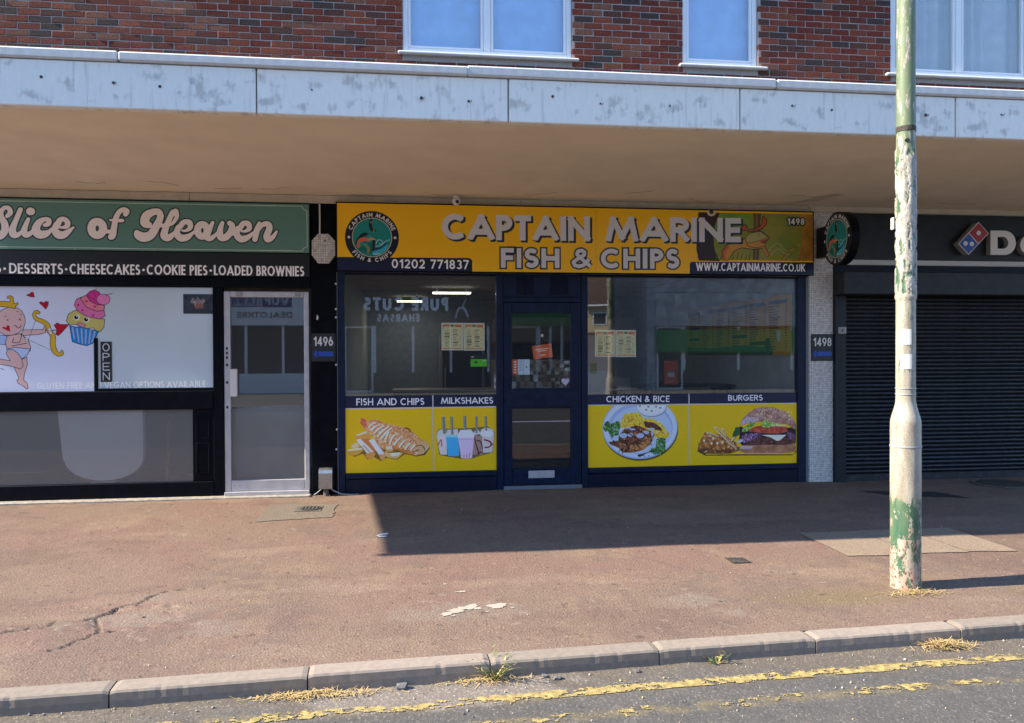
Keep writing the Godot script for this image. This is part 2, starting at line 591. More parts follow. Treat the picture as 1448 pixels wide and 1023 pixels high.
func make_materials() -> void:
	var fine := grain(1, .05, 4, .72, 1.0)
	var soft := grain(2, .012, 5, .62, 1.0, 512, FastNoiseLite.TYPE_SIMPLEX_SMOOTH, .6)
	var faint := grain(9, .012, 4, .90, 1.0)
	var calm := grain(19, .006, 3, .95, 1.0)
	var rough := grain(3, .09, 4, 0.0, 1.0)
	var pits := grain(4, .06, 2, 0.0, 1.0, 512, FastNoiseLite.TYPE_CELLULAR)
	var blot := grain(6, .02, 5, .45, 1.0, 512, FastNoiseLite.TYPE_SIMPLEX_SMOOTH, .65)
	tex["fine"] = fine; tex["soft"] = soft; tex["faint"] = faint; tex["rough"] = rough; tex["pits"] = pits; tex["blot"] = blot
	# ground
	var agg := aggregate(512, 11, 5200, [Color(.86, .84, .82), Color(.97, .94, .91), Color(.68, .64, .62), Color(1, 1, .98), Color(.78, .70, .66)], Color(.85, .82, .80))
	var agg2 := aggregate(512, 12, 4200, [Color(.78, .77, .75), Color(.95, .93, .90), Color(.58, .58, .58), Color(.90, .90, .88), Color(.68, .66, .64)], Color(.66, .65, .64))
	tex["agg"] = agg; tex["agg2"] = agg2
	M.pavement = noisy(mt(Color.WHITE, .92, 0, .3), agg, 1.2, rough, .35)
	M.pavement.vertex_color_use_as_albedo = true
	M.road = noisy(mt(Color.WHITE, .9, 0, .3), agg2, 1.5, pits, .25)
	M.road.vertex_color_use_as_albedo = true
	M.far_ground = noisy(mt(lin(.10, .095, .09), .95), blot, .2)
	M.far_paving = noisy(mt(lin(.20, .185, .17), .9), blot, .3)
	M.kerb = []
	for c in [lin(.275, .225, .182), lin(.30, .245, .20), lin(.255, .21, .17)]: M.kerb.append(noisy(mt(c, .9, 0, .3), faint, 3.1, rough, .03))
	M.concrete_patch = noisy(mt(lin(.36, .305, .25), .92, 0, .3), agg2, 2.0, rough, .3)
	M.slab = noisy(mt(lin(.32, .262, .205), .9, 0, .3), agg, 1.4, rough, .2)
	M.iron = noisy(mt(lin(.10, .085, .07), .75, .1), blot, 4.0, pits, .4)
	M.iron_light = noisy(mt(lin(.20, .18, .16), .8), blot, 4.0, pits, .4)
	M.yellow_paint = noisy(mt(lin(.52, .385, .135), .85), soft, 3.0, rough, .2)
	M.gum = mt(lin(.10, .085, .075), .9)
	M.white_splash = noisy(mt(lin(.38, .33, .27), .9), faint, 9.0)
	# walls
	M.mortar = noisy(mt(lin(.40, .36, .33), .95, 0, .2), faint, 3.0, rough, .3)
	M.brick = []
	for c in [[.58, .150, .095], [.50, .125, .082], [.66, .185, .110], [.40, .112, .084], [.29, .135, .108], [.54, .165, .118], [.19, .135, .125], [.60, .25, .165], [.46, .108, .074]]:
		M.brick.append(noisy(mt(lin(c[0], c[1], c[2]), .9, 0, .25), blot, 5.0, rough, 1.0))
	M.brick_stuff = noisy(mt(Color.WHITE, .9, 0, .25), blot, 5.0, rough, 1.0)
	M.brick_stuff.vertex_color_use_as_albedo = true
	M.fascia = []
	for c in [lin(.86, .845, .79), lin(.83, .825, .78), lin(.87, .85, .80)]:
		var fm := stained(c)
		fm.uv1_offset = Vector3(M.fascia.size() * .37, M.fascia.size() * .23, 0)
		M.fascia.append(fm)
	M.capping = noisy(mt(lin(.60, .61, .61), .6, 0, .4), faint, 1.7, rough, .07)
	M.soffit = noisy(mt(lin(.86, .735, .555), .95, 0, .2), calm, .45, rough, .06)
	M.band = noisy(mt(lin(.66, .58, .46), .95, 0, .2), faint, .9, rough, .2)
	M.felt = noisy(mt(lin(.12, .12, .12), .95), blot, .8)
	M.inner_wall = noisy(mt(lin(.46, .51, .50), .9), faint, .5)
	M.inner_tile = noisy(mt(lin(.25, .30, .36), .6), faint, 1.2)
	M.inner_floor = noisy(mt(lin(.24, .21, .18), .7), soft, 1.0)
	M.room_dark = mt(lin(.40, .40, .39), .9)
	M.upvc = mt(lin(.74, .75, .76), .35)
	M.sill = noisy(mt(lin(.70, .70, .68), .5), faint, 1.0)
	M.sky_tinted_blind = noisy(mt(lin(.30, .50, .80), .9), faint, .6)  # blue of the mirrored sky is put into the blind colour
	M.curtain = noisy(mt(lin(.40, .46, .50), .95), faint, .6)
	M.pane = glass(Color(.8, .85, .85), .008)
	M.tinted = glass(Color(.52, .53, .53), .34, .03)
	# shop fronts
	M.black = noisy(mt(lin(.004, .006, .012), .42, 0, .22), soft, 1.2, rough, .04)
	M.black_matt = noisy(mt(lin(.005, .007, .012), .6, 0, .2), soft, .9, rough, .08)
	M.navy = noisy(mt(lin(.008, .022, .068), .45, 0, .35), soft, 1.3, rough, .06)
	M.navy_dark = noisy(mt(lin(.006, .013, .040), .5, 0, .35), soft, 1.3, rough, .06)
	M.slate = noisy(mt(lin(.013, .021, .029), .5, 0, .45), soft, 1.1, rough, .05)
	M.slat = []
	for c in [lin(.034, .042, .053), lin(.039, .047, .058), lin(.030, .038, .049)]: M.slat.append(noisy(mt(c, .5, .15, .5), blot, .9, rough, .04))
	M.shutter_case = noisy(mt(lin(.022, .032, .042), .55, .1), soft, 1.0)
	M.aluminium = noisy(mt(lin(.60, .60, .63), .38, .35), faint, 1.0)
	M.steel = noisy(mt(lin(.50, .48, .45), .32, .85), faint, 3.0)
	M.grey_strip = mt(lin(.17, .19, .22), .5)
	M.white_plastic = mt(lin(.68, .66, .62), .5)
	M.grey_plastic = mt(lin(.30, .31, .32), .5)
	M.black_plastic = mt(lin(.012, .012, .014), .4)
	M.letter = mt(lin(.74, .73, .70), .4)
	M.letter_side = mt(lin(.30, .28, .26), .5)
	M.red = mt(lin(.36, .012, .022), .4)
	M.blue = mt(lin(.010, .085, .42), .4)
	M.arrow_blue = mt(lin(.012, .07, .42), .45)
	M.number = mt(lin(.66, .66, .64), .5)
	M.stripe = mt(lin(.62, .62, .61), .45)
	M.orange = mt(lin(.52, .12, .025), .5)
	M.film_white = mt(lin(.80, .83, .86), .3)
	M.white_text = mt(lin(.70, .70, .70), .5)
	M.wood = noisy(mt(lin(.28, .17, .09), .7), soft, 3.0)
	M.step = noisy(mt(lin(.50, .45, .38), .6), soft, 1.5, rough, .1)
	M.mosaic = mosaic()
	M.straw = mt(lin(.46, .32, .13), .9)
	M.leaf = mt(lin(.13, .17, .04), .8)
	M.leaf.backlight_enabled = true
	M.leaf.backlight = Color(.3, .35, .1)
	M.paper = mt(lin(.62, .66, .70), .8)
	M.stone = noisy(mt(lin(.26, .25, .24), .9), blot, 12.0)
	M.lamp_glow = mt(Color.WHITE, .5)
	M.lamp_glow.emission_enabled = true
	M.lamp_glow.emission = Color(1.0, .98, .90)
	M.lamp_glow.emission_energy_multiplier = .9


# crushed stone seen from above: round grains of several tones, wrapped at the edges
func aggregate(size: int, seed_: int, grains: int, tones: Array, bed: Color) -> Image:
	var r := RandomNumberGenerator.new()
	r.seed = seed_
	var im := Image.create(size, size, false, Image.FORMAT_RGB8)
	im.fill(bed)
	for i in grains:
		var q := Vector2(r.randf() * size, r.randf() * size)
		var rad := 1.2 + 3.6 * pow(r.randf(), 2.2)
		var c: Color = tones[r.randi() % tones.size()]
		c = c.lerp(bed, r.randf() * .6)
		var sq := r.randf_range(.6, 1.0)
		for y in range(-int(rad), int(rad) + 1):
			var hw := sqrt(maxf(0.0, rad * rad - y * y)) * sq
			for x in range(-int(hw), int(hw) + 1):
				im.set_pixel(posmod(int(q.x) + x, size), posmod(int(q.y) + y, size), c)
	return im


# painted concrete with rust-grey marks, drips and scuffs
func stained(c: Color) -> StandardMaterial3D:
	if not tex.has("stain"):
		var im := Image.create(1024, 1024, false, Image.FORMAT_RGB8)
		var f := FastNoiseLite.new()
		f.seed = 31; f.frequency = .012; f.fractal_octaves = 5
		var g := FastNoiseLite.new()
		g.seed = 32; g.frequency = .05; g.fractal_octaves = 4
		for y in 1024:
			for x in 1024:
				var a := TAU * x / 1024.0
				var px := Vector3(cos(a) * 163.0, sin(a) * 163.0, y * 1.1)
				var big := f.get_noise_3d(px.x, px.y, px.z * 1.2)
				var small := g.get_noise_3d(px.x * 1.5, px.y * 1.5, px.z * .45)
				var t := smoothstep(.12, .62, big * 1.0 + small * .30) * .15 + .08 * smoothstep(.25, .6, g.get_noise_3d(px.x * .9, px.y * .9, px.z * .06 + 300.0))
				var v := 1.0 - t - .04 * (small * .5 + .5)
				im.set_pixel(x, y, Color(v, v * .995, v * .985))
		tex["stain"] = im
	return noisy(mt(c, .8, 0, .3), tex["stain"], .35, tex["rough"], .12)


# small square wall tiles, too small to pick apart
func mosaic() -> StandardMaterial3D:
	var im := Image.create(512, 512, false, Image.FORMAT_RGB8)
	var hi := Image.create(512, 512, false, Image.FORMAT_L8)
	var r := RandomNumberGenerator.new()
	r.seed = 40
	im.fill(Color(.60, .59, .57))
	hi.fill(Color(.0, .0, .0))
	for j in 16:
		for i in 16:
			var v := r.randf_range(.78, .90)
			if r.randf() < .05: v *= .88
			im.fill_rect(Rect2i(i * 32 + 2, j * 32 + 2, 28, 28), Color(v, v * .985, v * .96))
			hi.fill_rect(Rect2i(i * 32 + 2, j * 32 + 2, 28, 28), Color(1, 1, 1))
			for d in 5: im.fill_rect(Rect2i(i * 32 + r.randi_range(2, 26), j * 32 + r.randi_range(2, 26), 3, 2), Color(v * .8, v * .78, v * .75))
	var m := mt(Color.WHITE, .45)
	noisy(m, im, 2.4, hi, .15)
	return m


func kerb_z(x: float) -> float: return 4.661 - 0.047 * x


func ground_y(z: float) -> float: return -0.01 * z


func near_line(p: Vector2, l: Array) -> float:
	var d := 1e9
	for i in range(0, l.size() - 2, 2):
		var q := Geometry2D.get_closest_point_to_segment(p, Vector2(l[i], l[i + 1]), Vector2(l[i + 2], l[i + 3]))
		d = minf(d, p.distance_to(q))
	return d


func build_ground() -> void:
	# one sheet out to the horizon
	var g := MB.new()
	g.quad(Vector3(-400, -.30, -400), Vector3(400, -.30, -400), Vector3(400, -.30, 400), Vector3(-400, -.30, 400), Vector3.UP)
	setting("ground", g, M.far_ground)
	var cracks := [[-2.35, 3.98, -2.12, 3.90, -2.121, 3.829, -1.963, 3.826, -1.899, 3.785, -1.824, 3.598, -1.78, 3.56, -1.714, 3.413, -1.622, 3.305, -1.55, 3.29], [-1.95, 4.30, -1.872, 4.193, -1.813, 4.059, -1.70, 4.03], [-1.90, 3.79, -1.86, 3.95, -1.813, 4.059], [1.55, 2.75, 1.75, 2.95, 1.98, 3.30], [-3.2, 2.15, -2.2, 2.28, -1.2, 2.22, -.2, 2.12]]
	var n1 := FastNoiseLite.new()
	n1.seed = 51; n1.frequency = .55; n1.fractal_octaves = 4
	var n2 := FastNoiseLite.new()
	n2.seed = 52; n2.frequency = 3.2; n2.fractal_octaves = 4
	var n3 := FastNoiseLite.new()
	n3.seed = 53; n3.frequency = 9.0; n3.fractal_octaves = 3
	# pavement: worn red-brown macadam
	var xs := PackedFloat32Array()
	var x := -14.0
	while x < 16.0:
		xs.append(x)
		x += .012 if x > -2.4 and x < -1.45 else (.022 if x > -3.4 and x < 5.6 else (.08 if x > -6 and x < 9 else .4))
	var ts := PackedFloat32Array()
	var t := 0.0
	while t < 4.6:
		ts.append(t / 4.6)
		t += .012 if t > 3.2 and t < 4.3 else .024
	ts.append(1.0)
	var base := Color(.242, .180, .143)
	var rosy := Color(.242, .165, .140)
	var sandy := Color(.278, .212, .158)
	var dull := Color(.205, .156, .132)
	var moss := Color(.215, .180, .095)
	var worn := Color(.26, .215, .18)
	var pav := sheet_grid(xs, ts, func(px: float, tt: float) -> Array:
		var z := tt * kerb_z(px)
		var a := n1.get_noise_2d(px, z)
		var b := n2.get_noise_2d(px, z)
		var d := n3.get_noise_2d(px, z)
		var y := ground_y(z) + a * .010 + b * .0022
		y *= 1.0 - .0 * tt
		var c := base.lerp(rosy, smoothstep(-.1, .35, a)).lerp(sandy, smoothstep(.15, .6, n1.get_noise_2d(px * 1.7 + 9, z * 1.7)) * .8)
		c = c.lerp(dull, smoothstep(.05, .45, b * .7 + n1.get_noise_2d(px * .8 - 30, z * 1.1)) * .75)
		c = c.lerp(Color(.180, .128, .108), smoothstep(.1, .5, n1.get_noise_2d(px * .45 + 70, z * 1.6 + 11) + b * .25) * .55)
		c = c.lerp(Color(.335, .26, .205), smoothstep(.2, .55, n1.get_noise_2d(px * .6 - 90, z * 1.9 + 33) + b * .2) * .4)
		var mo := smoothstep(.75, .1, Vector2((px - 2.75) / 1.15, (z - 4.02) / .36).length() - d * .35)
		c = c.lerp(moss, mo * .55)
		mo = smoothstep(.8, .1, Vector2((px - 4.3) / .9, (z - 4.06) / .2).length() - d * .35)
		c = c.lerp(moss, mo * .5)
		for w in [[-1.7, 3.86, .42, .22], [-1.66, 3.45, .16, .1], [1.75, 3.95, .3, .16], [-1.15, 4.05, .22, .16], [1.9, 4.2, .2, .1], [.25, 3.98, .5, .2]]:
			c = c.lerp(worn, smoothstep(1.0, .35, Vector2((px - w[0]) / w[2], (z - w[1]) / w[3]).length() - d * .7 - b * .5) * .8)
		if px > -2.5 and px < 2.1:
			for l in cracks.size():
				var dist := near_line(Vector2(px + b * .035 + d * .02, z + d * .03), cracks[l])
				if l < 3:
					y -= .011 * smoothstep(.016, .003, dist)
					c = c.lerp(Color(.10, .085, .07), smoothstep(.014, .004, dist) * .8)
				else:
					y -= .003 * smoothstep(.02, .004, dist)
					c = c.lerp(dull, smoothstep(.03, .006, dist) * .7)
			# broken surface sunk on one side of the long crack
			if z > 3.3 and z < 4.2 and px > -2.2 and px < -1.4:
				y -= .010 * smoothstep(1.0, .6, Vector2((px + 1.68) / .30, (z - 3.82) / .25).length() - d * .3)
		var sp := d + .3 * b
		if sp > .62: c = c.lerp(Color(.48, .40, .34), .3)
		elif sp < -.66: c = c.lerp(Color(.08, .07, .065), .6)
		return [Vector3(px, y, z), c])
	setting("pavement", pav, M.pavement)
	# road
	var rx := PackedFloat32Array()
	x = -60.0
	while x < 70.0:
		rx.append(x)
		x += .02 if x > -2.9 and x < 4.6 else (.1 if x > -8 and x < 10 else 2.0)
	var rt := PackedFloat32Array()
	t = 0.0
	while t < 9.2:
		rt.append(t / 9.2)
		t += .016 if t < 1.0 else .3
	rt.append(1.0)
	var tar := Color(.205, .197, .185)
	var dust := Color(.29, .245, .195)
	var pale := Color(.26, .245, .225)
	var road := sheet_grid(rx, rt, func(px: float, tt: float) -> Array:
		var z0 := kerb_z(px) + .10
		var z := lerpf(z0, 14.0, tt)
		var dz := z - z0
		var a := n1.get_noise_2d(px * 1.3, z * 1.3 + 40)
		var b := n2.get_noise_2d(px, z + 40)
		var d := n3.get_noise_2d(px, z + 40)
		var c := tar.lerp(pale, smoothstep(-.1, .5, a + b * .5) * .45)
		c = c.lerp(dust, smoothstep(.42, .05, dz + a * .16 + b * .08) * .85)
		# thin remains of the two lines
		for w in [[.275, .045], [.525, .042]]:
			c = c.lerp(Color(.40, .325, .18), smoothstep(w[1] + .012, w[1] - .008, absf(dz - w[0]) + b * .008) * clampf(.35 + d * .9 + b * .5, 0, .6))
		# the patch of pale concrete in the gutter
		c = c.lerp(Color(.42, .37, .315), smoothstep(1.0, .7, Vector2((px - .12) / .78, (z - 4.90) / .20).length() - b * .45) * .9)
		if d > .55: c = c.lerp(Color(.44, .40, .36), .3)
		elif d < -.55: c = c.lerp(Color(.09, .08, .075), .4)
		return [Vector3(px, -.128 + a * .007 + b * .004 + d * .0022 + minf(dz, 4.0) * .012, z), c])
	setting("road", road, M.road)
	# kerb, stone by stone
	var kerb := Node3D.new()
	kerb.name = "kerb"
	kerb.set_meta("kind", "structure")
	add_child(kerb)
	var along := Vector3(1, 0, -.047).normalized()
	var k0 := -1.453
	for i in range(-9, 13):
		var xa := k0 + i * .9135
		var m := MB.new()
		m.bx(-.4535, .4535, -.25, 0, 0, .125, .014)
		# uneven arris and face
		var rr := RandomNumberGenerator.new()
		rr.seed = 300 + i
		var st := kerb_stone(rr)
		var o := part(kerb, "kerb_stone", st, M.kerb[posmod(i * 7 + 3, 3)])
		var xm := xa + .457
		o.position = Vector3(xm, ground_y(4.6) + .006 + rr.randf_range(-.003, .003), kerb_z(xm))
		o.rotation = Vector3(rr.randf_range(-.006, .006), atan(.047) + rr.randf_range(-.002, .002), rr.randf_range(-.002, .002))
	# yellow lines, worn away in places
	yellow_line("yellow_line", .275, .085, .0, n2, n3)
	yellow_line("yellow_line", .525, .080, .40, n2, n3)
	# far side
	setting("far_pavement", MB.new().bx(-60, 70, -.4, .10, 14.0, 21.0), M.far_paving)
	setting("far_kerb", MB.new().bx(-60, 70, -.4, .105, 13.86, 13.996, .02), M.kerb[0])


func kerb_stone(rr: RandomNumberGenerator) -> MB:
	# cross-section pushed along x with small chips in the arris
	var m := MB.new()
	var nx := 36
	var prof := [Vector2(0, -.2), Vector2(0, -.006), Vector2(.006, 0), Vector2(.05, .001), Vector2(.104, .0), Vector2(.117, -.004), Vector2(.124, -.014), Vector2(.126, -.05), Vector2(.128, -.2)]
	var rows := []
	for i in nx + 1:
		var x := lerpf(-.4535, .4535, float(i) / nx)
		var chip := maxf(0, rr.randf() - .86) * .05
		var edge := .006 if i == 0 or i == nx else 0.0
		var row := []
		for j in prof.size():
			var q: Vector2 = prof[j]
			var jit := Vector2(rr.randf_range(-.0005, .0005), rr.randf_range(-.0005, .0005)) if j > 1 and j < 6 else Vector2.ZERO
			if j == 5 or j == 6: jit -= Vector2(chip * .5, chip * .6)
			if j > 0: jit.y -= edge
			row.append(Vector3(x, q.y + jit.y, q.x + jit.x))
		rows.append(row)
	for i in nx:
		for j in prof.size() - 1:
			m.quad(rows[i][j], rows[i + 1][j], rows[i + 1][j + 1], rows[i][j + 1], Vector3(0, .5, .5) if j > 0 else Vector3(0, 0, -1))
	for e in [0, nx]:
		for j in range(1, prof.size() - 1):
			m.tri(rows[e][0], rows[e][j], rows[e][j + 1], Vector3(-1 if e == 0 else 1, 0, 0))
	return m


func yellow_line(called: String, off: float, wide: float, wear: float, n2: FastNoiseLite, n3: FastNoiseLite) -> void:
	var m := MB.new()
	var step := .0085
	var nw := int(wide / step) + 3
	var x := -9.0
	var prev := []
	while x < 12.0:
		var fine := x > -2.8 and x < 4.6
		var row := []
		for j in nw + 1:
			var dz := (float(j) / nw - .5) * wide
			var jx := n3.get_noise_2d(x * 4.0, j * 3.1 + off * 90.0) * .007
			var jz := n3.get_noise_2d(x * 4.0 + 50, j * 3.1 + off * 90.0) * .006
			var z := kerb_z(x) + .10 + off + dz + jz
			var tt := z - kerb_z(x) - .10
			var a := n2.get_noise_2d(x * .8, z + 7)
			row.append([Vector3(x + jx, road_y(x, z, tt) + .004, z), n2.get_noise_2d(x * 1.1, dz * 2.0 + off * 50.0) * .75 + n3.get_noise_2d(x * 1.6, dz * 2.6 + off * 20) * .55 + n3.get_noise_2d(x * 5.0, dz * 6.0 + off * 40) * .5 + a * .2])
		if prev.size():
			for j in nw:
				var v: float = (prev[j][1] + row[j + 1][1]) / 2
				if v + absf(float(j) / (nw - 1) - .5) * .35 + .30 * smoothstep(1.4, -1.2, x) < .20 - wear:
					m.quad(prev[j][0], row[j][0], row[j + 1][0], prev[j + 1][0], Vector3.UP)
		prev = row
		x += step if fine else .05
	setting(called, m, M.yellow_paint)


var _r1: FastNoiseLite
var _r2: FastNoiseLite
var _r3: FastNoiseLite


func road_y(px: float, z: float, dz: float) -> float:
	if _r1 == null:
		_r1 = FastNoiseLite.new()
		_r1.seed = 51; _r1.frequency = .55; _r1.fractal_octaves = 4
		_r2 = FastNoiseLite.new()
		_r2.seed = 52; _r2.frequency = 3.2; _r2.fractal_octaves = 4
		_r3 = FastNoiseLite.new()
		_r3.seed = 53; _r3.frequency = 9.0; _r3.fractal_octaves = 3
	return -.128 + _r1.get_noise_2d(px * 1.3, z * 1.3 + 40) * .007 + _r2.get_noise_2d(px, z + 40) * .004 + _r3.get_noise_2d(px, z + 40) * .0022 + minf(dz, 4.0) * .012


func pave_y(px: float, z: float) -> float:
	if _r1 == null: road_y(0, 5, 0)
	return ground_y(z) + _r1.get_noise_2d(px, z) * .010 + _r2.get_noise_2d(px, z) * .0022


# a surface over a grid of x and t values; f gives [position, colour]
func sheet_grid(xs: PackedFloat32Array, ts: PackedFloat32Array, f: Callable) -> ArrayMesh:
	var nx := xs.size()
	var nt := ts.size()
	var v := PackedVector3Array()
	var c := PackedColorArray()
	v.resize(nx * nt); c.resize(nx * nt)
	for j in nt:
		for i in nx:
			var r: Array = f.call(xs[i], ts[j])
			v[j * nx + i] = r[0]
			c[j * nx + i] = r[1]
	var n := PackedVector3Array()
	n.resize(nx * nt)
	for j in nt:
		for i in nx:
			var dx := v[j * nx + mini(i + 1, nx - 1)] - v[j * nx + maxi(i - 1, 0)]
			var dz := v[mini(j + 1, nt - 1) * nx + i] - v[maxi(j - 1, 0) * nx + i]
			n[j * nx + i] = dz.cross(dx).normalized()
	var idx := PackedInt32Array()
	idx.resize((nx - 1) * (nt - 1) * 6)
	var k := 0
	for j in nt - 1:
		for i in nx - 1:
			var a := j * nx + i
			idx[k] = a; idx[k + 1] = a + 1; idx[k + 2] = a + nx + 1
			idx[k + 3] = a; idx[k + 4] = a + nx + 1; idx[k + 5] = a + nx
			k += 6
	var arr := []
	arr.resize(Mesh.ARRAY_MAX)
	arr[Mesh.ARRAY_VERTEX] = v; arr[Mesh.ARRAY_NORMAL] = n; arr[Mesh.ARRAY_COLOR] = c; arr[Mesh.ARRAY_INDEX] = idx
	var m := ArrayMesh.new()
	m.add_surface_from_arrays(Mesh.PRIMITIVE_TRIANGLES, arr)
	return m


func build_building() -> void:
	var b := thing("shop_building", "red brick upper storey with white windows above the shop parade", "building", Vector3(2, 3.3, 0))
	var holes := [[-.115, 1.815, 4.93, 6.35], [3.13, 4.06, 4.93, 6.35], [5.745, 7.62, 4.93, 6.35]]
	# backing wall: mortar shows in the joints
	var wall := MB.new()
	var xa := -6.15
	for h in holes:
		wall.bx(xa, h[0], 4.93, 6.35, -.24, -.0065)
		xa = h[1]
	wall.bx(xa, 10.5, 4.93, 6.35, -.24, -.0065)
	wall.bx(-6.15, 10.5, 3.62, 4.93, -.24, -.0065)
	wall.bx(-6.15, 10.5, 6.35, 8.2, -.24, -.0065)
	part(b, "wall", wall, M.mortar)
	part(b, "roof", MB.new().bx(-6.3, 10.6, 8.202, 8.4, -6.2, .15), M.felt)
	part(b, "side_wall", MB.new().bx(-6.15, -6.0, 0, 8.2, -6.0, -.242), M.brick[0])
	part(b, "side_wall", MB.new().bx(10.3, 10.5, 0, 8.2, -6.0, -.242), M.brick[0])
	part(b, "end_pier", MB.new().bx(-6.149, -5.602, -.05, 3.618, -.24, -.004, .004), M.band)
	part(b, "back_wall", MB.new().bx(-5.998, 10.298, 0, 8.2, -6.1, -5.9), M.brick[3])
	part(b, "floor_slab", MB.new().bx(-5.998, 10.298, 3.32, 3.60, -5.898, -.002), M.capping)
	# bricks in stretcher bond, cut at the windows
	var shapes := []
	for s in 6: shapes.append(brick_shape(s).mesh())
	var list := []
	var camp := Vector3(0, 1.545, 8.7)
	for row in range(13, 60):
		var y := 3.64 + row * .075
		var x := -6.15 + (.1125 if row % 2 else 0.0)
		if row % 2: x -= .225
		while x < 10.5:
			var a := x + .005
			var e := x + .22
			x += .225
			var cut := [[maxf(a, -6.15), minf(e, 10.5)]]
			for h in holes:
				if y + .065 > h[2] - .055 and y < h[3]:
					var nxt := []
					for q in cut:
						if q[1] <= h[0] or q[0] >= h[1]: nxt.append(q)
						else:
							if q[0] < h[0] - .03: nxt.append([q[0], h[0] - .001])
							if q[1] > h[1] + .03: nxt.append([h[1] + .001, q[1]])
					cut = nxt
			for q in cut:
				if q[1] - q[0] < .03: continue
				var mid := Vector3((q[0] + q[1]) / 2, y + .0325, 0)
				var d := mid - camp
				d = d.rotated(Vector3.UP, deg_to_rad(7.23))
				var su := d.x / -d.z
				var sv := d.y / -d.z
				var inside := absf(su) < .68 and sv < .475 and (mid.y - 1.545) / 8.7 > .372
				list.append([mid, q[1] - q[0], d.length() + (0.0 if inside else 100.0)])
	list.sort_custom(func(p, q): return p[2] < q[2])
	var rest := []
	for i in list.size():
		var it = list[i]
		var tone := pick_brick()
		var at: Vector3 = it[0] + Vector3(rng.randf_range(-.002, .002), rng.randf_range(-.0025, .0025), rng.randf_range(-.0015, .0015))
		var turn := Vector3(rng.randf_range(-.01, .01), rng.randf_range(-.012, .012), rng.randf_range(-.012, .012))
		var t := Transform3D(Basis.from_euler(turn).scaled_local(Vector3(it[1] / .215, 1, 1)), at)
		if i < 300:
			var o := part(b, "brick", shapes[rng.randi() % 6], M.brick[tone])
			o.transform = Transform3D(t.basis, at - b.position)
		else: rest.append([t, M.brick[tone].albedo_color.srgb_to_linear()])
	var mm := MultiMesh.new()
	mm.transform_format = MultiMesh.TRANSFORM_3D
	mm.use_colors = true
	mm.mesh = shapes[0]
	mm.instance_count = rest.size()
	for i in rest.size():
		mm.set_instance_transform(i, rest[i][0])
		mm.set_instance_color(i, rest[i][1])
	var mi := MultiMeshInstance3D.new()
	mi.name = "brickwork"
	mi.multimesh = mm
	mi.material_override = M.brick_stuff
	mi.position = -b.position
	mi.set_meta("kind", "stuff")
	b.add_child(mi)
	# windows
	window(b, -.115, 1.815, [.8375], [-.165, 1.89], 0, 0)
	window(b, 3.13, 4.06, [], [3.08, 4.165], 0, 1)
	window(b, 5.745, 7.62, [6.672], [5.672, 7.70], 1, 2)
	# render strip between the sign boards and the canopy
	for s in [[-6.0, -2.4], [-2.397, 1.2], [1.203, 4.7], [4.703, 10.4]]:
		part(b, "render_strip", MB.new().bx(s[0], s[1], 3.225 if s[0] > 4 else 3.214, 3.305, -.1, .022, .006), M.band)


func pick_brick() -> int:
	var r := rng.randf()
	if r < .10: return 6
	if r < .20: return 4
	return [0, 1, 2, 3, 5, 7, 8, 0, 1, 8][rng.randi() % 10]


func brick_shape(s: int) -> MB:
	var r := RandomNumberGenerator.new()
	r.seed = 70 + s
	var m := MB.new().bx(-.1075, .1075, -.0325, .0325, -.06, .0, .0045)
	var moved := {}
	for i in m.v.size():
		var key := m.v[i].snapped(Vector3.ONE * .0005)
		if not moved.has(key): moved[key] = Vector3(r.randf_range(-.0028, .0028), r.randf_range(-.002, .002), r.randf_range(-.003, .0015))
		m.v[i] += moved[key]
	return m


func frame(x0: float, x1: float, y0: float, y1: float, z0: float, z1: float, w: float, bev := .006) -> MB:
	var m := MB.new()
	m.bx(x0, x0 + w, y0, y1, z0, z1, bev)
	m.bx(x1 - w, x1, y0, y1, z0, z1, bev)
	m.bx(x0 + w, x1 - w, y0, y0 + w, z0 + .001, z1 - .001, bev)
	m.bx(x0 + w, x1 - w, y1 - w, y1, z0 + .001, z1 - .001, bev)
	return m


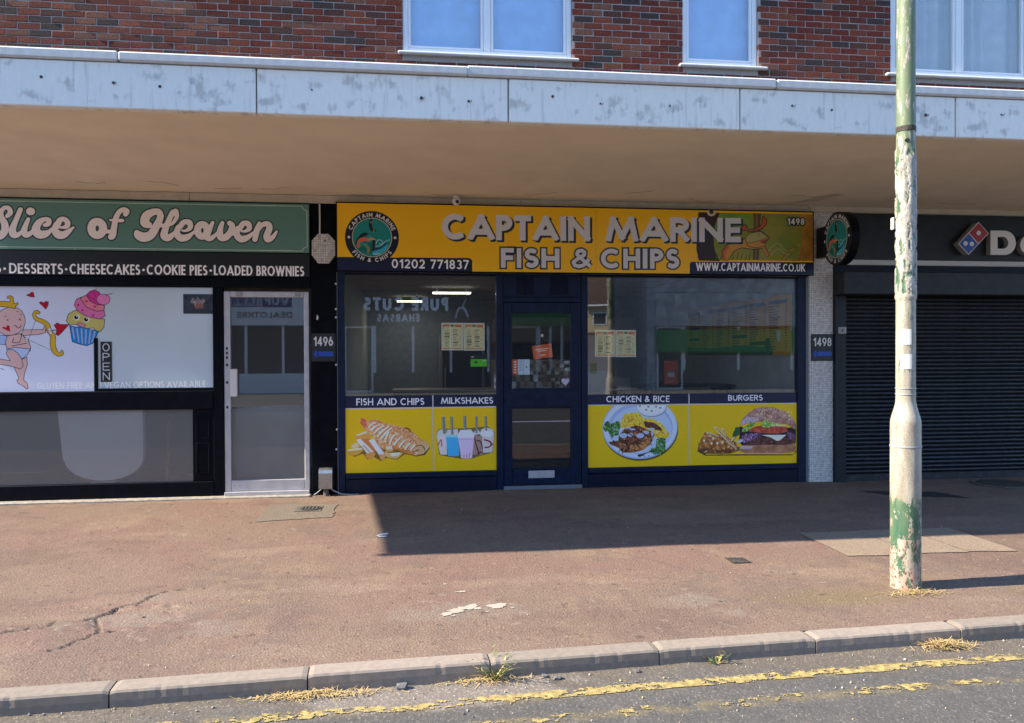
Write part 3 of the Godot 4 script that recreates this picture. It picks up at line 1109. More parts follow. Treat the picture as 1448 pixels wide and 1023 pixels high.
func window(b: Node3D, x0: float, x1: float, bars: Array, sill: Array, cover: int, which: int) -> void:
	var y0 := 4.932
	var y1 := 6.349
	var f := frame(x0 + .001, x1 - .001, y0, y1, -.11, -.035, .058, .008)
	for q in bars: f.bx(q - .04, q + .04, y0 + .058, y1 - .058, -.109, -.037, .008)
	var o := part(b, "window", f, M.upvc)
	var edges := [x0 + .059]
	for q in bars:
		edges.append(q - .04); edges.append(q + .04)
	edges.append(x1 - .059)
	for i in range(0, edges.size(), 2):
		# sash and sealed double pane
		part(o, "sash", frame(edges[i] + .002, edges[i + 1] - .002, y0 + .060, y1 - .060, -.100, -.045, .030, .006), M.upvc)
		part(o, "pane", MB.new().bx(edges[i] + .032, edges[i + 1] - .032, y0 + .09, y1 - .09, -.068, -.062), M.pane)
		part(o, "pane", MB.new().bx(edges[i] + .032, edges[i + 1] - .032, y0 + .09, y1 - .09, -.090, -.084), M.pane)
		if cover == 0:
			part(o, "sky_tinted_blind", MB.new().bx(edges[i] - .01, edges[i + 1] + .01, y0 + .02, y1 - .02, -.150, -.145), M.sky_tinted_blind)
	if cover == 1:
		for side in [[x0, x0 + .98], [x0 + 1.0, x1]]:
			var c := MB.new()
			var m := 90
			for i in m:
				var xa: float = lerpf(side[0], side[1], float(i) / m)
				var xb: float = lerpf(side[0], side[1], float(i + 1) / m)
				var za := -.20 + .030 * sin(xa * 31.0 + sin(xa * 9.0) * 2.0)
				var zb := -.20 + .030 * sin(xb * 31.0 + sin(xb * 9.0) * 2.0)
				c.quad(Vector3(xa, y0, za), Vector3(xb, y0, zb), Vector3(xb, y1, zb), Vector3(xa, y1, za), Vector3(0, 0, 1))
			part(o, "curtain", c, M.curtain)
	var s := MB.new()
	s.bx(sill[0], sill[1], 4.895, 4.930, -.06, .045, .012)
	part(o, "sill", s, M.sill)
	part(b, "room", MB.new().bx(x0 - .1, x1 + .1, y0 - .05, y1 + .1, -.60, -.56), M.room_dark)


# a curl of paint hanging from the soffit
func soffit_flake() -> MB:
	var m := MB.new()
	var a := [Vector3(4.36, 3.306, .10), Vector3(4.62, 3.312, .62), Vector3(4.74, 3.314, .66), Vector3(4.66, 3.309, .30)]
	for i in 4: a[i].y = 3.305 + (a[i].z - .024) * .021 - [.002, .006, .012, .003][i]
	m.quad(a[0], a[1], a[2], a[3], Vector3.DOWN)
	return m


func build_canopy() -> void:
	var c := thing("concrete_canopy", "pale painted concrete canopy projecting over the shop fronts", "canopy", Vector3(2, 3.3, 1.5))
	var x0i := -5.07
	var x0o := -4.90
	var x1 := 10.4
	# slab with a slightly skewed end; its underside is the tan soffit
	var s := MB.new()
	var q := [Vector3(x0i, 3.305, .024), Vector3(x1, 3.305, .024), Vector3(x1, 3.362, 2.74), Vector3(x0o, 3.362, 2.74)]
	var up := Vector3(0, .28, 0)
	s.quad(q[0], q[1], q[2], q[3], Vector3.DOWN)
	part(c, "soffit", s, M.soffit)
	part(c, "peeling_patch", soffit_flake(), M.band)
	for k in 12:
		var cx := [-3.4, -2.7, -2.1, -1.6, -.7, .1, 1.2, 2.3, 3.1, 4.2, 5.4, 6.2][k] as float
		var cz := rng.randf_range(.06, .5)
		var path := []
		for j in 7:
			path.append(Vector3(cx, 3.3052 + (cz - .024) * .021 - .0006, cz))
			cx += rng.randf_range(.02, .09); cz = maxf(.045, cz + rng.randf_range(-.07, .06))
		part(c, "crack", MB.new().tube(path, .0016, 4), M.iron)
	var r := MB.new()
	for k in 4: r.quad(q[k] + Vector3(0, .003, 0), q[(k + 1) % 4] + Vector3(0, .003, 0), q[(k + 1) % 4] + up, q[k] + up, [Vector3(0, 0, -1), Vector3(1, 0, 0), Vector3(0, 0, 1), Vector3(-1, 0, 0)][k])
	r.quad(q[0] + up, q[1] + up, q[2] + up, q[3] + up, Vector3.UP)
	part(c, "slab", r, M.felt)
	# front panels, butted with open joints
	var joints := [x0o, -3.02, -1.148, .726, 2.591, 4.464, 6.33, 8.2, x1]
	for i in joints.size() - 1:
		var m := MB.new()
		m.bx(joints[i] + .005, joints[i + 1] - .005, 3.329, 3.660, 2.744, 2.82 + [0.0, .003, -.002, .001][i % 4], .007)
		var o := part(c, "fascia_panel", m, M.fascia[i % 3])
		# fixings, old hooks and screw holes left on the face
		for h in [[.18, .55], [.42, .48], [.63, .55], [.86, .5]]:
			if rng.randf() < .75:
				var hx: float = lerpf(joints[i], joints[i + 1], h[0] + rng.randf_range(-.06, .06))
				var hy: float = lerpf(3.35, 3.64, h[1] + rng.randf_range(-.12, .12))
				var hm := MB.new()
				hm.tube([Vector3(hx, hy, 2.81), Vector3(hx, hy, 2.826)], rng.randf_range(.006, .012), 7)
				if rng.randf() < .4: hm.tube([Vector3(hx, hy, 2.825), Vector3(hx + .012, hy - .012, 2.834), Vector3(hx + .022, hy + .004, 2.832)], .003, 5)
				part(o, "fixing", hm, M.iron)
	part(c, "end_panel", MB.new().bx(x0o - .02, x0o, 3.333, 3.660, 2.75, 2.81, .004), M.fascia[0])
	# metal capping in lengths
	var caps := [x0o - .02, -2.106, .405, 2.89, 5.36, 7.8, x1]
	for i in caps.size() - 1:
		var m := MB.new()
		m.bx(caps[i] + .002, caps[i + 1] + (.012 if i % 2 else -.002), 3.665, 3.740 + [0.0, -.004, .003][i % 3], 2.62, 2.844 + [0.0, .005, .002][i % 3], .012)
		part(c, "capping", m, M.capping)
	# little dome camera under the strip
	var cam := thing("security_camera", "small white dome camera under the canopy above the yellow sign", "camera", Vector3(.468, 3.305, .16))
	part(cam, "mount", MB.new().lathe([[0.0, 0.0], [.034, 0.0], [.034, -.022], [.0, -.022]], Vector3(.468, 3.303, .16), 20), M.white_plastic)
	var ball := []
	for k in 11:
		var a := PI * k / 10
		ball.append([sin(a) * .047, -.062 + cos(a) * .047])
	part(cam, "housing", MB.new().lathe(ball, Vector3(.468, 3.303, .16), 20), M.white_plastic)
	part(cam, "lens", MB.new().tube([Vector3(.474, 3.232, .19), Vector3(.478, 3.226, .212)], .019, 14), M.black_plastic)

func build_dessert_shop() -> void:
	# green board with script lettering
	var sign_ := thing("shop_sign", "sage green sign board reading Slice of Heaven in cream script", "sign", Vector3(-3.4, 2.66, .03))
	var a := Art.new(4.466, .535, 440, Color8(92, 136, 124), glyph)
	var edge := Color8(196, 214, 200)
	for l in [[-.1, .030, 4.395, .022], [4.443, .070, 4.445, .466], [4.395, .514, -.1, .508]]:
		a.seg(Vector2(l[0], l[1]) * a.k, Vector2(l[2], l[3]) * a.k, 1.6, 1.6, edge)
	a.s(edge, [4.395, .022, .0036, 4.402, .048, .0036, 4.443, .070, .0036])
	a.s(edge, [4.443, .466, .0036, 4.402, .488, .0036, 4.395, .514, .0036])
	for l in SCRIPT_WORDS: a.s(Color8(34, 44, 44), l, .0125)
	for l in SCRIPT_WORDS: a.s(Color8(250, 238, 232), l)
	part(sign_, "board", MB.new().bx(-5.6, -1.134, 2.66, 3.195, -.02, .052, .003), M.black_matt)
	part(sign_, "face", MB.new().sheet(-5.597, -1.137, 2.663, 3.192, .0525, .058), printed(a, .4))
	for x in [-3.55, -2.75, -1.55]: part(sign_, "screw", MB.new().tube([Vector3(x, 2.672, .055), Vector3(x, 2.672, .0615)], .006, 8), M.steel)

	var s := thing("dessert_shopfront", "black shopfront with frosted windows and white framed door under the green sign", "shopfront", Vector3(-3.4, 0, 0))
	a = Art.new(4.466, .255, 400, Color8(12, 15, 22), glyph)
	var white := Color8(252, 250, 250)
	var words := [["CAKES", .86, 1.318], ["DESSERTS", 1.396, 1.926], ["CHEESECAKES", 1.990, 2.700], ["COOKIE PIES", 2.766, 3.389], ["LOADED BROWNIES", 3.456, 4.407]]
	for w in words:
		if w[0] == "CAKES": a.text("S", 1.245, 1.318, .132, .243, .132, .243, .085, white)
		else: a.text(w[0], w[1], w[2], .136, .246, .138, .250, .085, white, 0.0, Vector2.ZERO, .10)
	for x in [1.352, 1.957, 2.733, 3.423]: a.e(white, x, .196, .015, .015)
	var board := part(s, "lettering_board", MB.new().bx(-5.6, -1.134, 2.40, 2.656, -.06, .044, .004), M.black)
	part(board, "lettering", MB.new().sheet(-5.598, -1.136, 2.402, 2.654, .0445, .047), printed(a, .45))
	part(s, "header", MB.new().bx(-5.6, -1.134, 2.282, 2.398, -.06, .030, .006), M.black)
	part(s, "mullion", MB.new().bx(-2.168, -2.062, .02, 2.281, -.06, .022, .006), M.black)
	part(s, "side_post", MB.new().bx(-5.6, -5.5, .02, 2.281, -.06, .022, .006), M.black)
	part(s, "transom", MB.new().bx(-5.498, -2.170, .962, 1.165, -.06, .024, .008), M.black)
	part(s, "stallriser", MB.new().bx(-5.498, -2.170, .02, .178, -.06, .026, .008), M.black)
	part(s, "side_panel", MB.new().bx(-2.388, -2.170, .180, .960, -.06, .004, .004), M.black)
	for y in [[.26, .60], [.63, .90]]: part(s, "panel_moulding", frame(-2.355, -2.205, y[0], y[1], .0045, .016, .022, .005), M.black)
	# upper window: white film with the cut-out graphics, and a clearer pane beside it
	a = Art.new(3.43, 1.113, 400, Color8(222, 229, 250), glyph)
	a.p(Color8(200, 216, 224), [2.235, 0, 3.43, 0, 3.43, 1.113, 2.235, 1.113])
	a.p(Color8(186, 194, 214), [2.225, 0, 2.240, 0, 2.240, .6, 2.225, .6])
	draw_cherub(a)
	draw_cupcake(a)
	a.text("GLUTEN FREE AND VEGAN OPTIONS AVAILABLE", 1.631, 3.346, 1.017, 1.084, 1.010, 1.079, .07, Color8(255, 255, 255), 0.0, Vector2.ZERO, .12)
	var film := printed(a, .08, .6)
	part(s, "window_film", MB.new().sheet(-5.498, -2.170, 1.167, 2.280, -.014, -.009, .102 / 3.43, 1.0), film)
	part(s, "glazing_bar", MB.new().bx(-3.392, -3.352, 1.167, 1.735, -.0088, .006, .004), M.black)
	part(s, "lower_bead", MB.new().bx(-3.350, -2.172, 1.1665, 1.196, -.0088, .012, .004), M.black)
	# lower window: grey tinted glass, a pale curved counter end standing behind it
	part(s, "window_pane", MB.new().bx(-5.498, -2.390, .180, .960, -.014, -.008), M.tinted)
	var cab := thing("counter_end", "white curved counter end behind the grey lower window", "counter", Vector3(-3.35, .02, -.12))
	var pts := PackedVector2Array([Vector2(-3.775, 1.0), Vector2(-3.72, .42)])
	for k in 13:
		var an := PI * k / 12
		pts.append(Vector2(-3.31 - cos(an) * .40, .44 - sin(an) * .235))
	pts.append(Vector2(-2.905, .60)); pts.append(Vector2(-2.915, 1.0))
	part(cab, "panel", MB.new().prism(pts, -.10, -.022), M.film_white)
	part(cab, "foot", MB.new().bx(-3.45, -3.2, .021, .20, -.09, -.03), M.room_dark)
	var plank := thing("reflected_plank", "thin board added as the reflection of a plank in the grey lower window", "plank", Vector3(-2.7, .02, -.1))  # reflection of a plank in the glass, built as a solid board
	part(plank, "board", MB.new().prism(PackedVector2Array([Vector2(-2.73, .021), Vector2(-2.68, .021), Vector2(-2.635, .82), Vector2(-2.67, .82)]), -.10, -.085), M.wood)
	part(s, "room_wall", MB.new().bx(-5.6, -1.135, .02, 3.2, -2.2, -2.1), M.room_dark)
	part(s, "room_wall", MB.new().bx(-5.7, -5.602, .02, 3.2, -2.2, -.062), M.room_dark)
	part(s, "room_wall", MB.new().bx(-1.133, -1.0, .02, 3.2, -2.2, -.062), M.room_dark)
	part(s, "room_ceiling", MB.new().bx(-5.6, -1.135, 2.72, 2.8, -2.098, -.062), M.room_dark)
	part(s, "room_floor", MB.new().bx(-5.6, -1.135, -.1, .018, -2.098, -.062), M.inner_floor)
	# door
	var d := part(s, "door", MB.new().bx(-2.054, -1.990, .060, 2.242, -.045, .012, .006).bx(-1.206, -1.152, .060, 2.242, -.045, .012, .006).bx(-1.988, -1.208, .060, .180, -.044, .011, .006).bx(-1.988, -1.208, 2.180, 2.242, -.044, .011, .006), M.aluminium)
	part(d, "door_pane", MB.new().bx(-1.988, -1.208, .966, 2.178, -.020, -.014), M.pane)
	part(d, "added_inner_pane", MB.new().bx(-1.988, -1.208, .966, 2.178, -.038, -.032), M.pane)  # second pane added to strengthen the mirrored street
	part(d, "lower_pane", MB.new().bx(-1.988, -1.208, .182, .962, -.020, -.014), M.tinted)
	part(d, "backing", MB.new().bx(-2.0, -1.2, .10, .964, -.30, -.28), M.inner_wall)
	part(d, "pull_handle", MB.new().bx(-1.992, -1.914, 1.095, 1.396, .0115, .030, .008), M.white_plastic)
	for x in [-1.89, -1.27]: part(d, "closer_bracket", MB.new().bx(x - .03, x + .03, 2.188, 2.238, .0115, .028, .004), M.grey_plastic)
	for y in [.98, 1.25, 1.44, 1.52, 1.57, 1.62]: part(d, "lock", MB.new().bx(-2.034, -2.012, y - .014, y + .014, .0122, .0165, .003), M.black_plastic)
	for x in [-1.95, -1.90, -1.30, -1.25]: part(d, "rivet", MB.new().tube([Vector3(x, .12, .011), Vector3(x, .12, .0145)], .006, 7), M.grey_plastic)
	part(s, "doorstep", MB.new().bx(-5.6, -1.136, -.05, .018, -.06, .135, .008), M.step)
	part(s, "threshold", MB.new().bx(-2.052, -1.154, .0185, .058, -.05, .05, .004), M.aluminium)

	var o := thing("open_sign", "black upright sign reading OPEN inside the frosted window", "sign", Vector3(-3.27, 1.268, 0))
	a = Art.new(.112, .43, 900, Color8(26, 30, 34), glyph)
	var y := .018
	for ch in ["O", "P", "E", "N"]:
		a.text(ch, .020, .092, y, y + .085, y, y + .085, .055, Color8(214, 220, 220))
		y += .103
	part(o, "face", MB.new().sheet(-3.326, -3.214, 1.266, 1.696, -.0085, -.002), printed(a, .4))
	var p := thing("window_poster", "small dark photo poster in the frosted window's top corner", "poster", Vector3(-2.32, 1.997, 0))
	a = Art.new(.31, .212, 700, Color8(46, 54, 66), glyph)
	a.n(Color8(40, 46, 58), Color8(70, 78, 90), 9, [0, 0, .31, 0, .31, .17, 0, .17])
	for q in [[.10, .06, 150], [.155, .055, 130], [.21, .06, 170], [.13, .075, 96], [.185, .08, 110]]:
		a.n(Color8(90, 80, 90), Color8(190, 180, 180), 40, [q[0] - .025, q[1] + .02, q[0], q[1] - .025, q[0] + .026, q[1] + .018, q[0] + .01, q[1] + .04, q[0] - .015, q[1] + .038])
	a.n(Color8(110, 70, 60), Color8(180, 130, 110), 40, [.11, .11, .20, .10, .21, .15, .13, .16])
	part(p, "sheet", MB.new().sheet(-2.478, -2.172, 1.997, 2.209, -.0085, -.003), printed(a, .3))


func number_plate(label: String, num: String, x0: float, x1: float, y0: float, y1: float, z: float) -> void:
	var o := thing("number_plate", label, "sign", Vector3((x0 + x1) / 2, y0, z))
	var w := x1 - x0
	var h := y1 - y0
	part(o, "plate", MB.new().bx(x0, x1, y0, y1, z, z + .010, .004), M.slate)
	# figures and arrow stand a little proud
	var a := Art.new(w - .012, h - .012, 900, Color8(34, 38, 42), glyph)
	a.text(num, .022, w - .034, h * .11, h * .43, h * .11, h * .43, .075, Color8(222, 222, 216), 0.0, Vector2.ZERO, .12)
	part(o, "figures", MB.new().sheet(x0 + .006, x1 - .006, y0 + .006, y1 - .006, z + .0102, z + .0118), printed(a, .45))
	var ay := y0 + h * .27
	var ar := PackedVector2Array([Vector2(x0 + .022, ay), Vector2(x0 + .058, ay + .048), Vector2(x0 + .066, ay + .028), Vector2(x0 + .066, ay - .028), Vector2(x0 + .058, ay - .048)])
	part(o, "arrow", MB.new().prism(ar, z + .012, z + .0145).bx(x0 + .078, x1 - .026, ay - .026, ay + .026, z + .012, z + .0145), M.arrow_blue)


func build_pier() -> void:
	var b := thing("black_pier", "black painted pier between the green and the yellow signs", "pier", Vector3(-.99, 0, 0))
	part(b, "face", MB.new().bx(-1.130, -.852, -.05, 3.212, -.10, .020, .004), M.black_matt)
	part(b, "edge_trim", MB.new().bx(-.850, -.842, -.05, 2.46, -.05, .014, .002), M.grey_strip)
	for q in [[-.858, 2.33], [-.858, 2.05], [-.858, 1.96], [-.86, 1.435], [-.856, .72], [-.862, .50]]:
		part(b, "screw_cap", MB.new().bx(q[0] - .009, q[0] + .009, q[1] - .011, q[1] + .011, .0195, .027, .003), M.white_plastic)
	part(b, "scuff", MB.new().prism(PackedVector2Array([Vector2(-1.07, 1.935), Vector2(-1.052, 1.93), Vector2(-1.046, 1.962), Vector2(-1.062, 1.992), Vector2(-1.068, 1.965)]), .0202, .0222), M.paper)
	number_plate("dark plate reading 1496 with a blue arrow on the black pier", "1496", -1.126, -.862, 1.472, 1.786, .0205)
	var o := thing("tiled_plaque", "octagonal plaque of small pale tiles hanging on the black pier", "plaque", Vector3(-.987, 2.55, .02))
	part(o, "plaque", MB.new().prism(PackedVector2Array([Vector2(-1.045, 2.552), Vector2(-.93, 2.552), Vector2(-.862, 2.64), Vector2(-.862, 2.80), Vector2(-.93, 2.876), Vector2(-1.045, 2.876), Vector2(-1.112, 2.80), Vector2(-1.112, 2.64)]), .0205, .038), M.mosaic)
	part(o, "conduit", MB.new().tube([Vector3(-1.027, 3.205, .028), Vector3(-1.025, 3.05, .028), Vector3(-1.027, 2.87, .029)], .0085, 8), M.white_plastic)
	part(o, "bolt", MB.new().tube([Vector3(-.97, 2.80, .037), Vector3(-.97, 2.80, .045)], .009, 8), M.black_plastic)
	var v := thing("outlet_cover", "brushed steel hooded cover at the foot of the black pier", "vent cover", Vector3(-.97, .07, .07))
	var hood := MB.new()
	var prof := [Vector2(.021, .30), Vector2(.075, .302), Vector2(.105, .285), Vector2(.118, .25), Vector2(.122, .08), Vector2(.021, .075)]
	for i in prof.size() - 1:
		hood.quad(Vector3(-1.045, prof[i].y, prof[i].x), Vector3(-.900, prof[i].y, prof[i].x), Vector3(-.900, prof[i + 1].y, prof[i + 1].x), Vector3(-1.045, prof[i + 1].y, prof[i + 1].x), Vector3(0, .4, 1) if i < 4 else Vector3.DOWN)
	for x in [[-1.045, -1], [-.900, 1]]:
		for i in range(1, prof.size() - 1): hood.tri(Vector3(x[0], prof[0].y, prof[0].x), Vector3(x[0], prof[i].y, prof[i].x), Vector3(x[0], prof[i + 1].y, prof[i + 1].x), Vector3(x[1], 0, 0))
	part(v, "hood", hood, M.steel)
	part(v, "pipe", MB.new().tube([Vector3(-.97, .076, .07), Vector3(-.97, .03, .07), Vector3(-.97, -.01, .08)], .030, 10), M.iron_light)
	var w := thing("cable", "thin grey cables trailing from the steel cover along the wall foot", "cable", Vector3(-.9, 0, .08))
	part(w, "strand", MB.new().tube([Vector3(-.93, .078, .06), Vector3(-.88, .05, .09), Vector3(-.80, .018, .11), Vector3(-.70, .008, .10), Vector3(-.62, .004, .07)], .007, 6), M.grey_plastic)
	part(w, "strand", MB.new().tube([Vector3(-1.01, .078, .06), Vector3(-1.07, .03, .08), Vector3(-1.10, .010, .07)], .006, 6), M.grey_plastic)


func build_chip_shop() -> void:
	# yellow sign board
	var sg := thing("shop_sign", "yellow sign board reading Captain Marine Fish and Chips in silver capitals", "sign", Vector3(1.93, 2.47, .05))
	var a := Art.new(5.52, .74, 370, Color8(255, 194, 16), glyph)
	draw_fish_picture(a)
	var navy := Color8(22, 30, 62)
	a.p(navy, [0, .596, 1.445, .590, 1.478, .612, 1.478, .74, 0, .74])
	a.p(navy, [4.005, .625, 4.025, .603, 5.52, .592, 5.52, .74, 4.005, .74])
	var silver := Color8(218, 216, 218)
	var dark := Color8(34, 44, 62)
	for ps in 2:
		var c := dark if ps == 0 else silver
		var off := Vector2(.020, .016) if ps == 0 else Vector2.ZERO
		var gr := .006 if ps == 0 else 0.0
		a.text("CAPTAIN", 1.140, 2.828, .094, .386, .100, .380, .118, c, gr, off, .07)
		a.text("MARINE", 3.010, 4.630, .090, .378, .082, .366, .118, c, gr, off, .08)
		var g2 := .017 if ps == 0 else 0.0
		a.text("FISH", 1.800, 2.470, .470, .694, .470, .692, .118, c, g2, Vector2.ZERO, .12)
		a.text("&", 2.605, 2.850, .466, .692, .466, .692, .095, c, g2)
		a.text("CHIPS", 2.950, 3.880, .462, .690, .452, .684, .118, c, g2, Vector2.ZERO, .12)
		a.text("1498", 5.204, 5.415, .070, .148, .070, .148, .105, Color8(16, 14, 14) if ps == 0 else Color8(232, 230, 224), .014 if ps == 0 else 0.0)
	var white := Color8(252, 252, 255)
	a.text("01202 771837", .588, 1.440, .610, .711, .612, .717, .088, white)
	a.text("WWW.CAPTAINMARINE.CO.UK", 4.080, 5.424, .612, .707, .612, .704, .085, white, 0.0, Vector2.ZERO, .10)
	a.e(Color8(20, 20, 26), .376, .375, .292, .292)
	emblem(a, .376, .375, .285)
	part(sg, "box", MB.new().bx(-.846, 4.700, 2.466, 3.222, .0, .094, .004), M.black)
	var face := printed(a, .28, .5)
	part(sg, "face_panel", MB.new().sheet(-.832, 2.062, 2.472, 3.208, .0945, .100, 0, 2.894 / 5.52), face)
	part(sg, "face_panel", MB.new().sheet(2.0635, 4.688, 2.472, 3.208, .0945, .100, 2.8955 / 5.52, 1), face)
	part(sg, "edge_trim", frame(-.846, 4.700, 2.458, 3.222, .0946, .104, .012, .002), M.black)

	var s := thing("chip_shopfront", "navy blue shopfront with glazed door under the yellow sign", "shopfront", Vector3(1.93, 0, 0))
	for q in [[-.840, -.766], [.924, 1.000], [1.912, 1.984], [4.542, 4.648]]: part(s, "frame_post", MB.new().bx(q[0], q[1], -.02, 2.455, -.07, .020, .006), M.navy)
	part(s, "edge_strip", MB.new().bx(4.650, 4.680, -.03, 2.455, -.07, .010, .003), M.grey_strip)
	for q in [[-.764, .922], [1.986, 4.540]]:
		part(s, "head_rail", MB.new().bx(q[0], q[1], 2.434, 2.455, -.07, .016, .004), M.navy_dark)
		part(s, "sill_rail", MB.new().bx(q[0], q[1], .165, .226, -.07, .040, .010), M.navy)
		part(s, "stallriser", MB.new().bx(q[0], q[1], -.05, .163, -.07, .022, .006), M.navy_dark)
		part(s, "window_pane", MB.new().bx(q[0], q[1], .228, 2.432, -.012, -.006), M.pane)
		part(s, "added_inner_pane", MB.new().bx(q[0], q[1], .228, 2.432, -.040, -.034), M.pane)  # extra pane added so the glass mirrors the street more strongly
	# door, its over-panel and louvres
	part(s, "door_head", MB.new().bx(1.002, 1.910, 2.140, 2.196, -.07, .016, .005), M.navy)
	var op := part(s, "over_panel", MB.new().bx(1.002, 1.910, 2.198, 2.455, -.07, -.006, .004), M.navy)
	for x in [1.160, 1.262, 1.556, 1.660]:
		part(op, "louvre_frame", frame(x, x + .096, 2.222, 2.430, -.0058, .004, .008, .002), M.navy_dark)
		for k in 9:
			var yy := 2.236 + k * .0208
			var q := MB.new()
			q.quad(Vector3(x + .008, yy, -.0015), Vector3(x + .088, yy, -.0015), Vector3(x + .088, yy + .017, -.0056), Vector3(x + .008, yy + .017, -.0056), Vector3(0, 0, 1))
			part(op, "louvre_slat", q, M.navy_dark)
	var leaf := MB.new()
	leaf.bx(1.004, 1.104, .045, 2.136, -.05, .006, .005).bx(1.784, 1.908, .045, 2.136, -.05, .006, .005)
	leaf.bx(1.106, 1.782, 2.014, 2.136, -.049, .005, .005).bx(1.106, 1.782, .925, 1.153, -.049, .005, .005).bx(1.106, 1.782, .045, .240, -.049, .005, .005)
	var d := part(s, "door", leaf, M.navy)
	part(d, "door_pane", MB.new().bx(1.106, 1.782, 1.155, 2.012, -.024, -.018), M.pane)
	part(d, "door_pane", MB.new().bx(1.106, 1.782, .242, .923, -.024, -.018), M.pane)
	part(d, "kick_panel", MB.new().bx(1.030, 1.890, .945, 1.130, .0052, .012, .004), M.navy)
	part(d, "letter_plate", MB.new().bx(1.288, 1.590, .124, .210, .0052, .016, .004), M.aluminium)
	part(d, "road_line_reflection", MB.new().bx(1.106, 1.782, .768, .776, -.0178, -.012), M.aluminium)  # road lines mirrored in the glass, modelled as a thin solid strip
	part(s, "threshold", MB.new().bx(1.002, 1.910, -.02, .040, -.07, .03, .005), M.grey_strip)

	# printed vinyl on the lower glass
	var yellow := Color8(214, 172, 16)
	var vn := Color8(20, 32, 66)
	var wt := Color8(250, 250, 255)
	a = Art.new(1.687, .858, 560, yellow, glyph)
	draw_fish_chips(a)
	draw_milkshakes(a)
	a.photo(.0, .14, 1.9, .04, 1.22)
	a.p(vn, [0, 0, 1.687, 0, 1.687, .132, 0, .134])
	a.p(Color8(214, 212, 206), [0, .134, 1.687, .131, 1.687, .144, 0, .147])
	a.p(Color8(214, 212, 206), [.965, 0, .980, 0, .984, .858, .970, .858])
	a.text("FISH AND CHIPS", .120, .877, .027, .106, .030, .108, .085, wt, 0.0, Vector2.ZERO, .11)
	a.text("MILKSHAKES", 1.064, 1.652, .026, .100, .029, .103, .085, wt, 0.0, Vector2.ZERO, .10)
	poster("food_poster", "yellow vinyl poster of battered fish and chips beneath the window", -.764, .2055, .2285, 1.0865, a, 0.0, .9745 / 1.687)
	poster("food_poster", "yellow vinyl poster of five milkshake cups beside the blue door", .2075, .922, .2285, 1.0865, a, .9765 / 1.687, 1.0)
	a = Art.new(2.555, .846, 520, yellow, glyph)
	draw_chicken_plate(a)
	draw_burger(a)
	a.photo(.0, .12, 1.9, .04, 1.22)
	a.p(vn, [0, 0, 2.555, 0, 2.555, .124, 0, .118])
	a.p(Color8(214, 212, 206), [0, .117, 2.555, .123, 2.555, .136, 0, .130])
	a.p(Color8(214, 212, 206), [1.208, 0, 1.222, 0, 1.226, .846, 1.212, .846])
	a.text("CHICKEN & RICE", .219, .978, .018, .091, .022, .097, .085, wt, 0.0, Vector2.ZERO, .11)
	a.text("BURGERS", 1.697, 2.127, .022, .091, .023, .094, .085, wt, 0.0, Vector2.ZERO, .11)
	poster("food_poster", "yellow vinyl poster of chicken and rice on a white plate", 1.986, 3.2015, .2285, 1.0745, a, 0.0, 1.216 / 2.555)
	poster("food_poster", "yellow vinyl poster of a sesame bun burger beside potatoes", 3.2035, 4.540, .2285, 1.0745, a, 1.218 / 2.555, 1.0)

	# paper things in the glass
	var menu := Art.new(.25, .31, 700, Color8(206, 208, 196), glyph)
	menu_print(menu, 3)
	var menu2 := Art.new(.25, .31, 700, Color8(206, 208, 196), glyph)
	menu_print(menu2, 8)
	paper("menu_sheet", "laminated menu sheet above the green rating sticker, farther from the blue door", .303, .548, 1.592, 1.902, menu, "menu sheets in the shop windows")
	paper("menu_sheet", "laminated menu sheet above the green rating sticker, nearer the blue door", .553, .792, 1.588, 1.901, menu2, "menu sheets in the shop windows")
	paper("menu_sheet", "laminated menu sheet above the chicken poster, nearer the blue door", 2.074, 2.315, 1.510, 1.822, menu2, "menu sheets in the shop windows")
	paper("menu_sheet", "laminated menu sheet above the chicken poster, farther from the blue door", 2.320, 2.562, 1.508, 1.821, menu, "menu sheets in the shop windows")
	a = Art.new(.21, .146, 700, Color8(16, 18, 18), glyph)
	a.p(Color8(86, 190, 40), [.012, .05, .198, .05, .198, .134, .012, .134])
	a.p(Color8(30, 90, 30), [.05, .075, .08, .07, .10, .085, .08, .10, .06, .095])
	a.p(Color8(200, 230, 180), [.15, .062, .19, .062, .19, .072, .15, .072])
	a.p(Color8(190, 200, 190), [.02, .018, .05, .018, .05, .03, .02, .03])
	paper("hygiene_sticker", "black and green rating sticker on the window below the menus", .620, .828, 1.395, 1.540, a)
	a = Art.new(.225, .155, 700, Color8(206, 98, 38), glyph)
	for l in [[.03, .045, .19, .055], [.06, .066, .16, .074], [.08, .115, .145, .125]]: a.p(Color8(236, 220, 206), [l[0], l[1], l[2], l[1], l[2], l[3], l[0], l[3]])
	var o := thing("hanging_sign", "small orange card hanging askew inside the blue door", "sign", Vector3(1.462, 1.48, -.03))
	var cardm := MB.new().sheet(-.1125, .1125, -.0775, .0775, -.003, 0.0)
	var card := part(o, "card", cardm, printed(a, .5))
	card.transform = Transform3D(Basis(Vector3(0, 0, 1), .14), Vector3(.0, .095, -.002))
	part(o, "string", MB.new().tube([Vector3(1.372, 1.640, -.032), Vector3(1.456, 1.752, -.030)], .0022, 5).tube([Vector3(1.556, 1.664, -.032), Vector3(1.456, 1.752, -.030)], .0022, 5), M.grey_plastic)
	part(o, "hook", MB.new().bx(1.440, 1.472, 1.742, 1.774, -.034, -.0245, .005), M.white_plastic)
	a = Art.new(.20, .175, 800, Color8(196, 214, 224), glyph)
	a.p(Color8(206, 98, 38), [0, 0, .064, 0, .064, .175, 0, .175])
	for k in 5: a.p(Color8(236, 226, 216), [.018, .02 + k * .03, .046, .02 + k * .03, .046, .036 + k * .03, .018, .036 + k * .03])
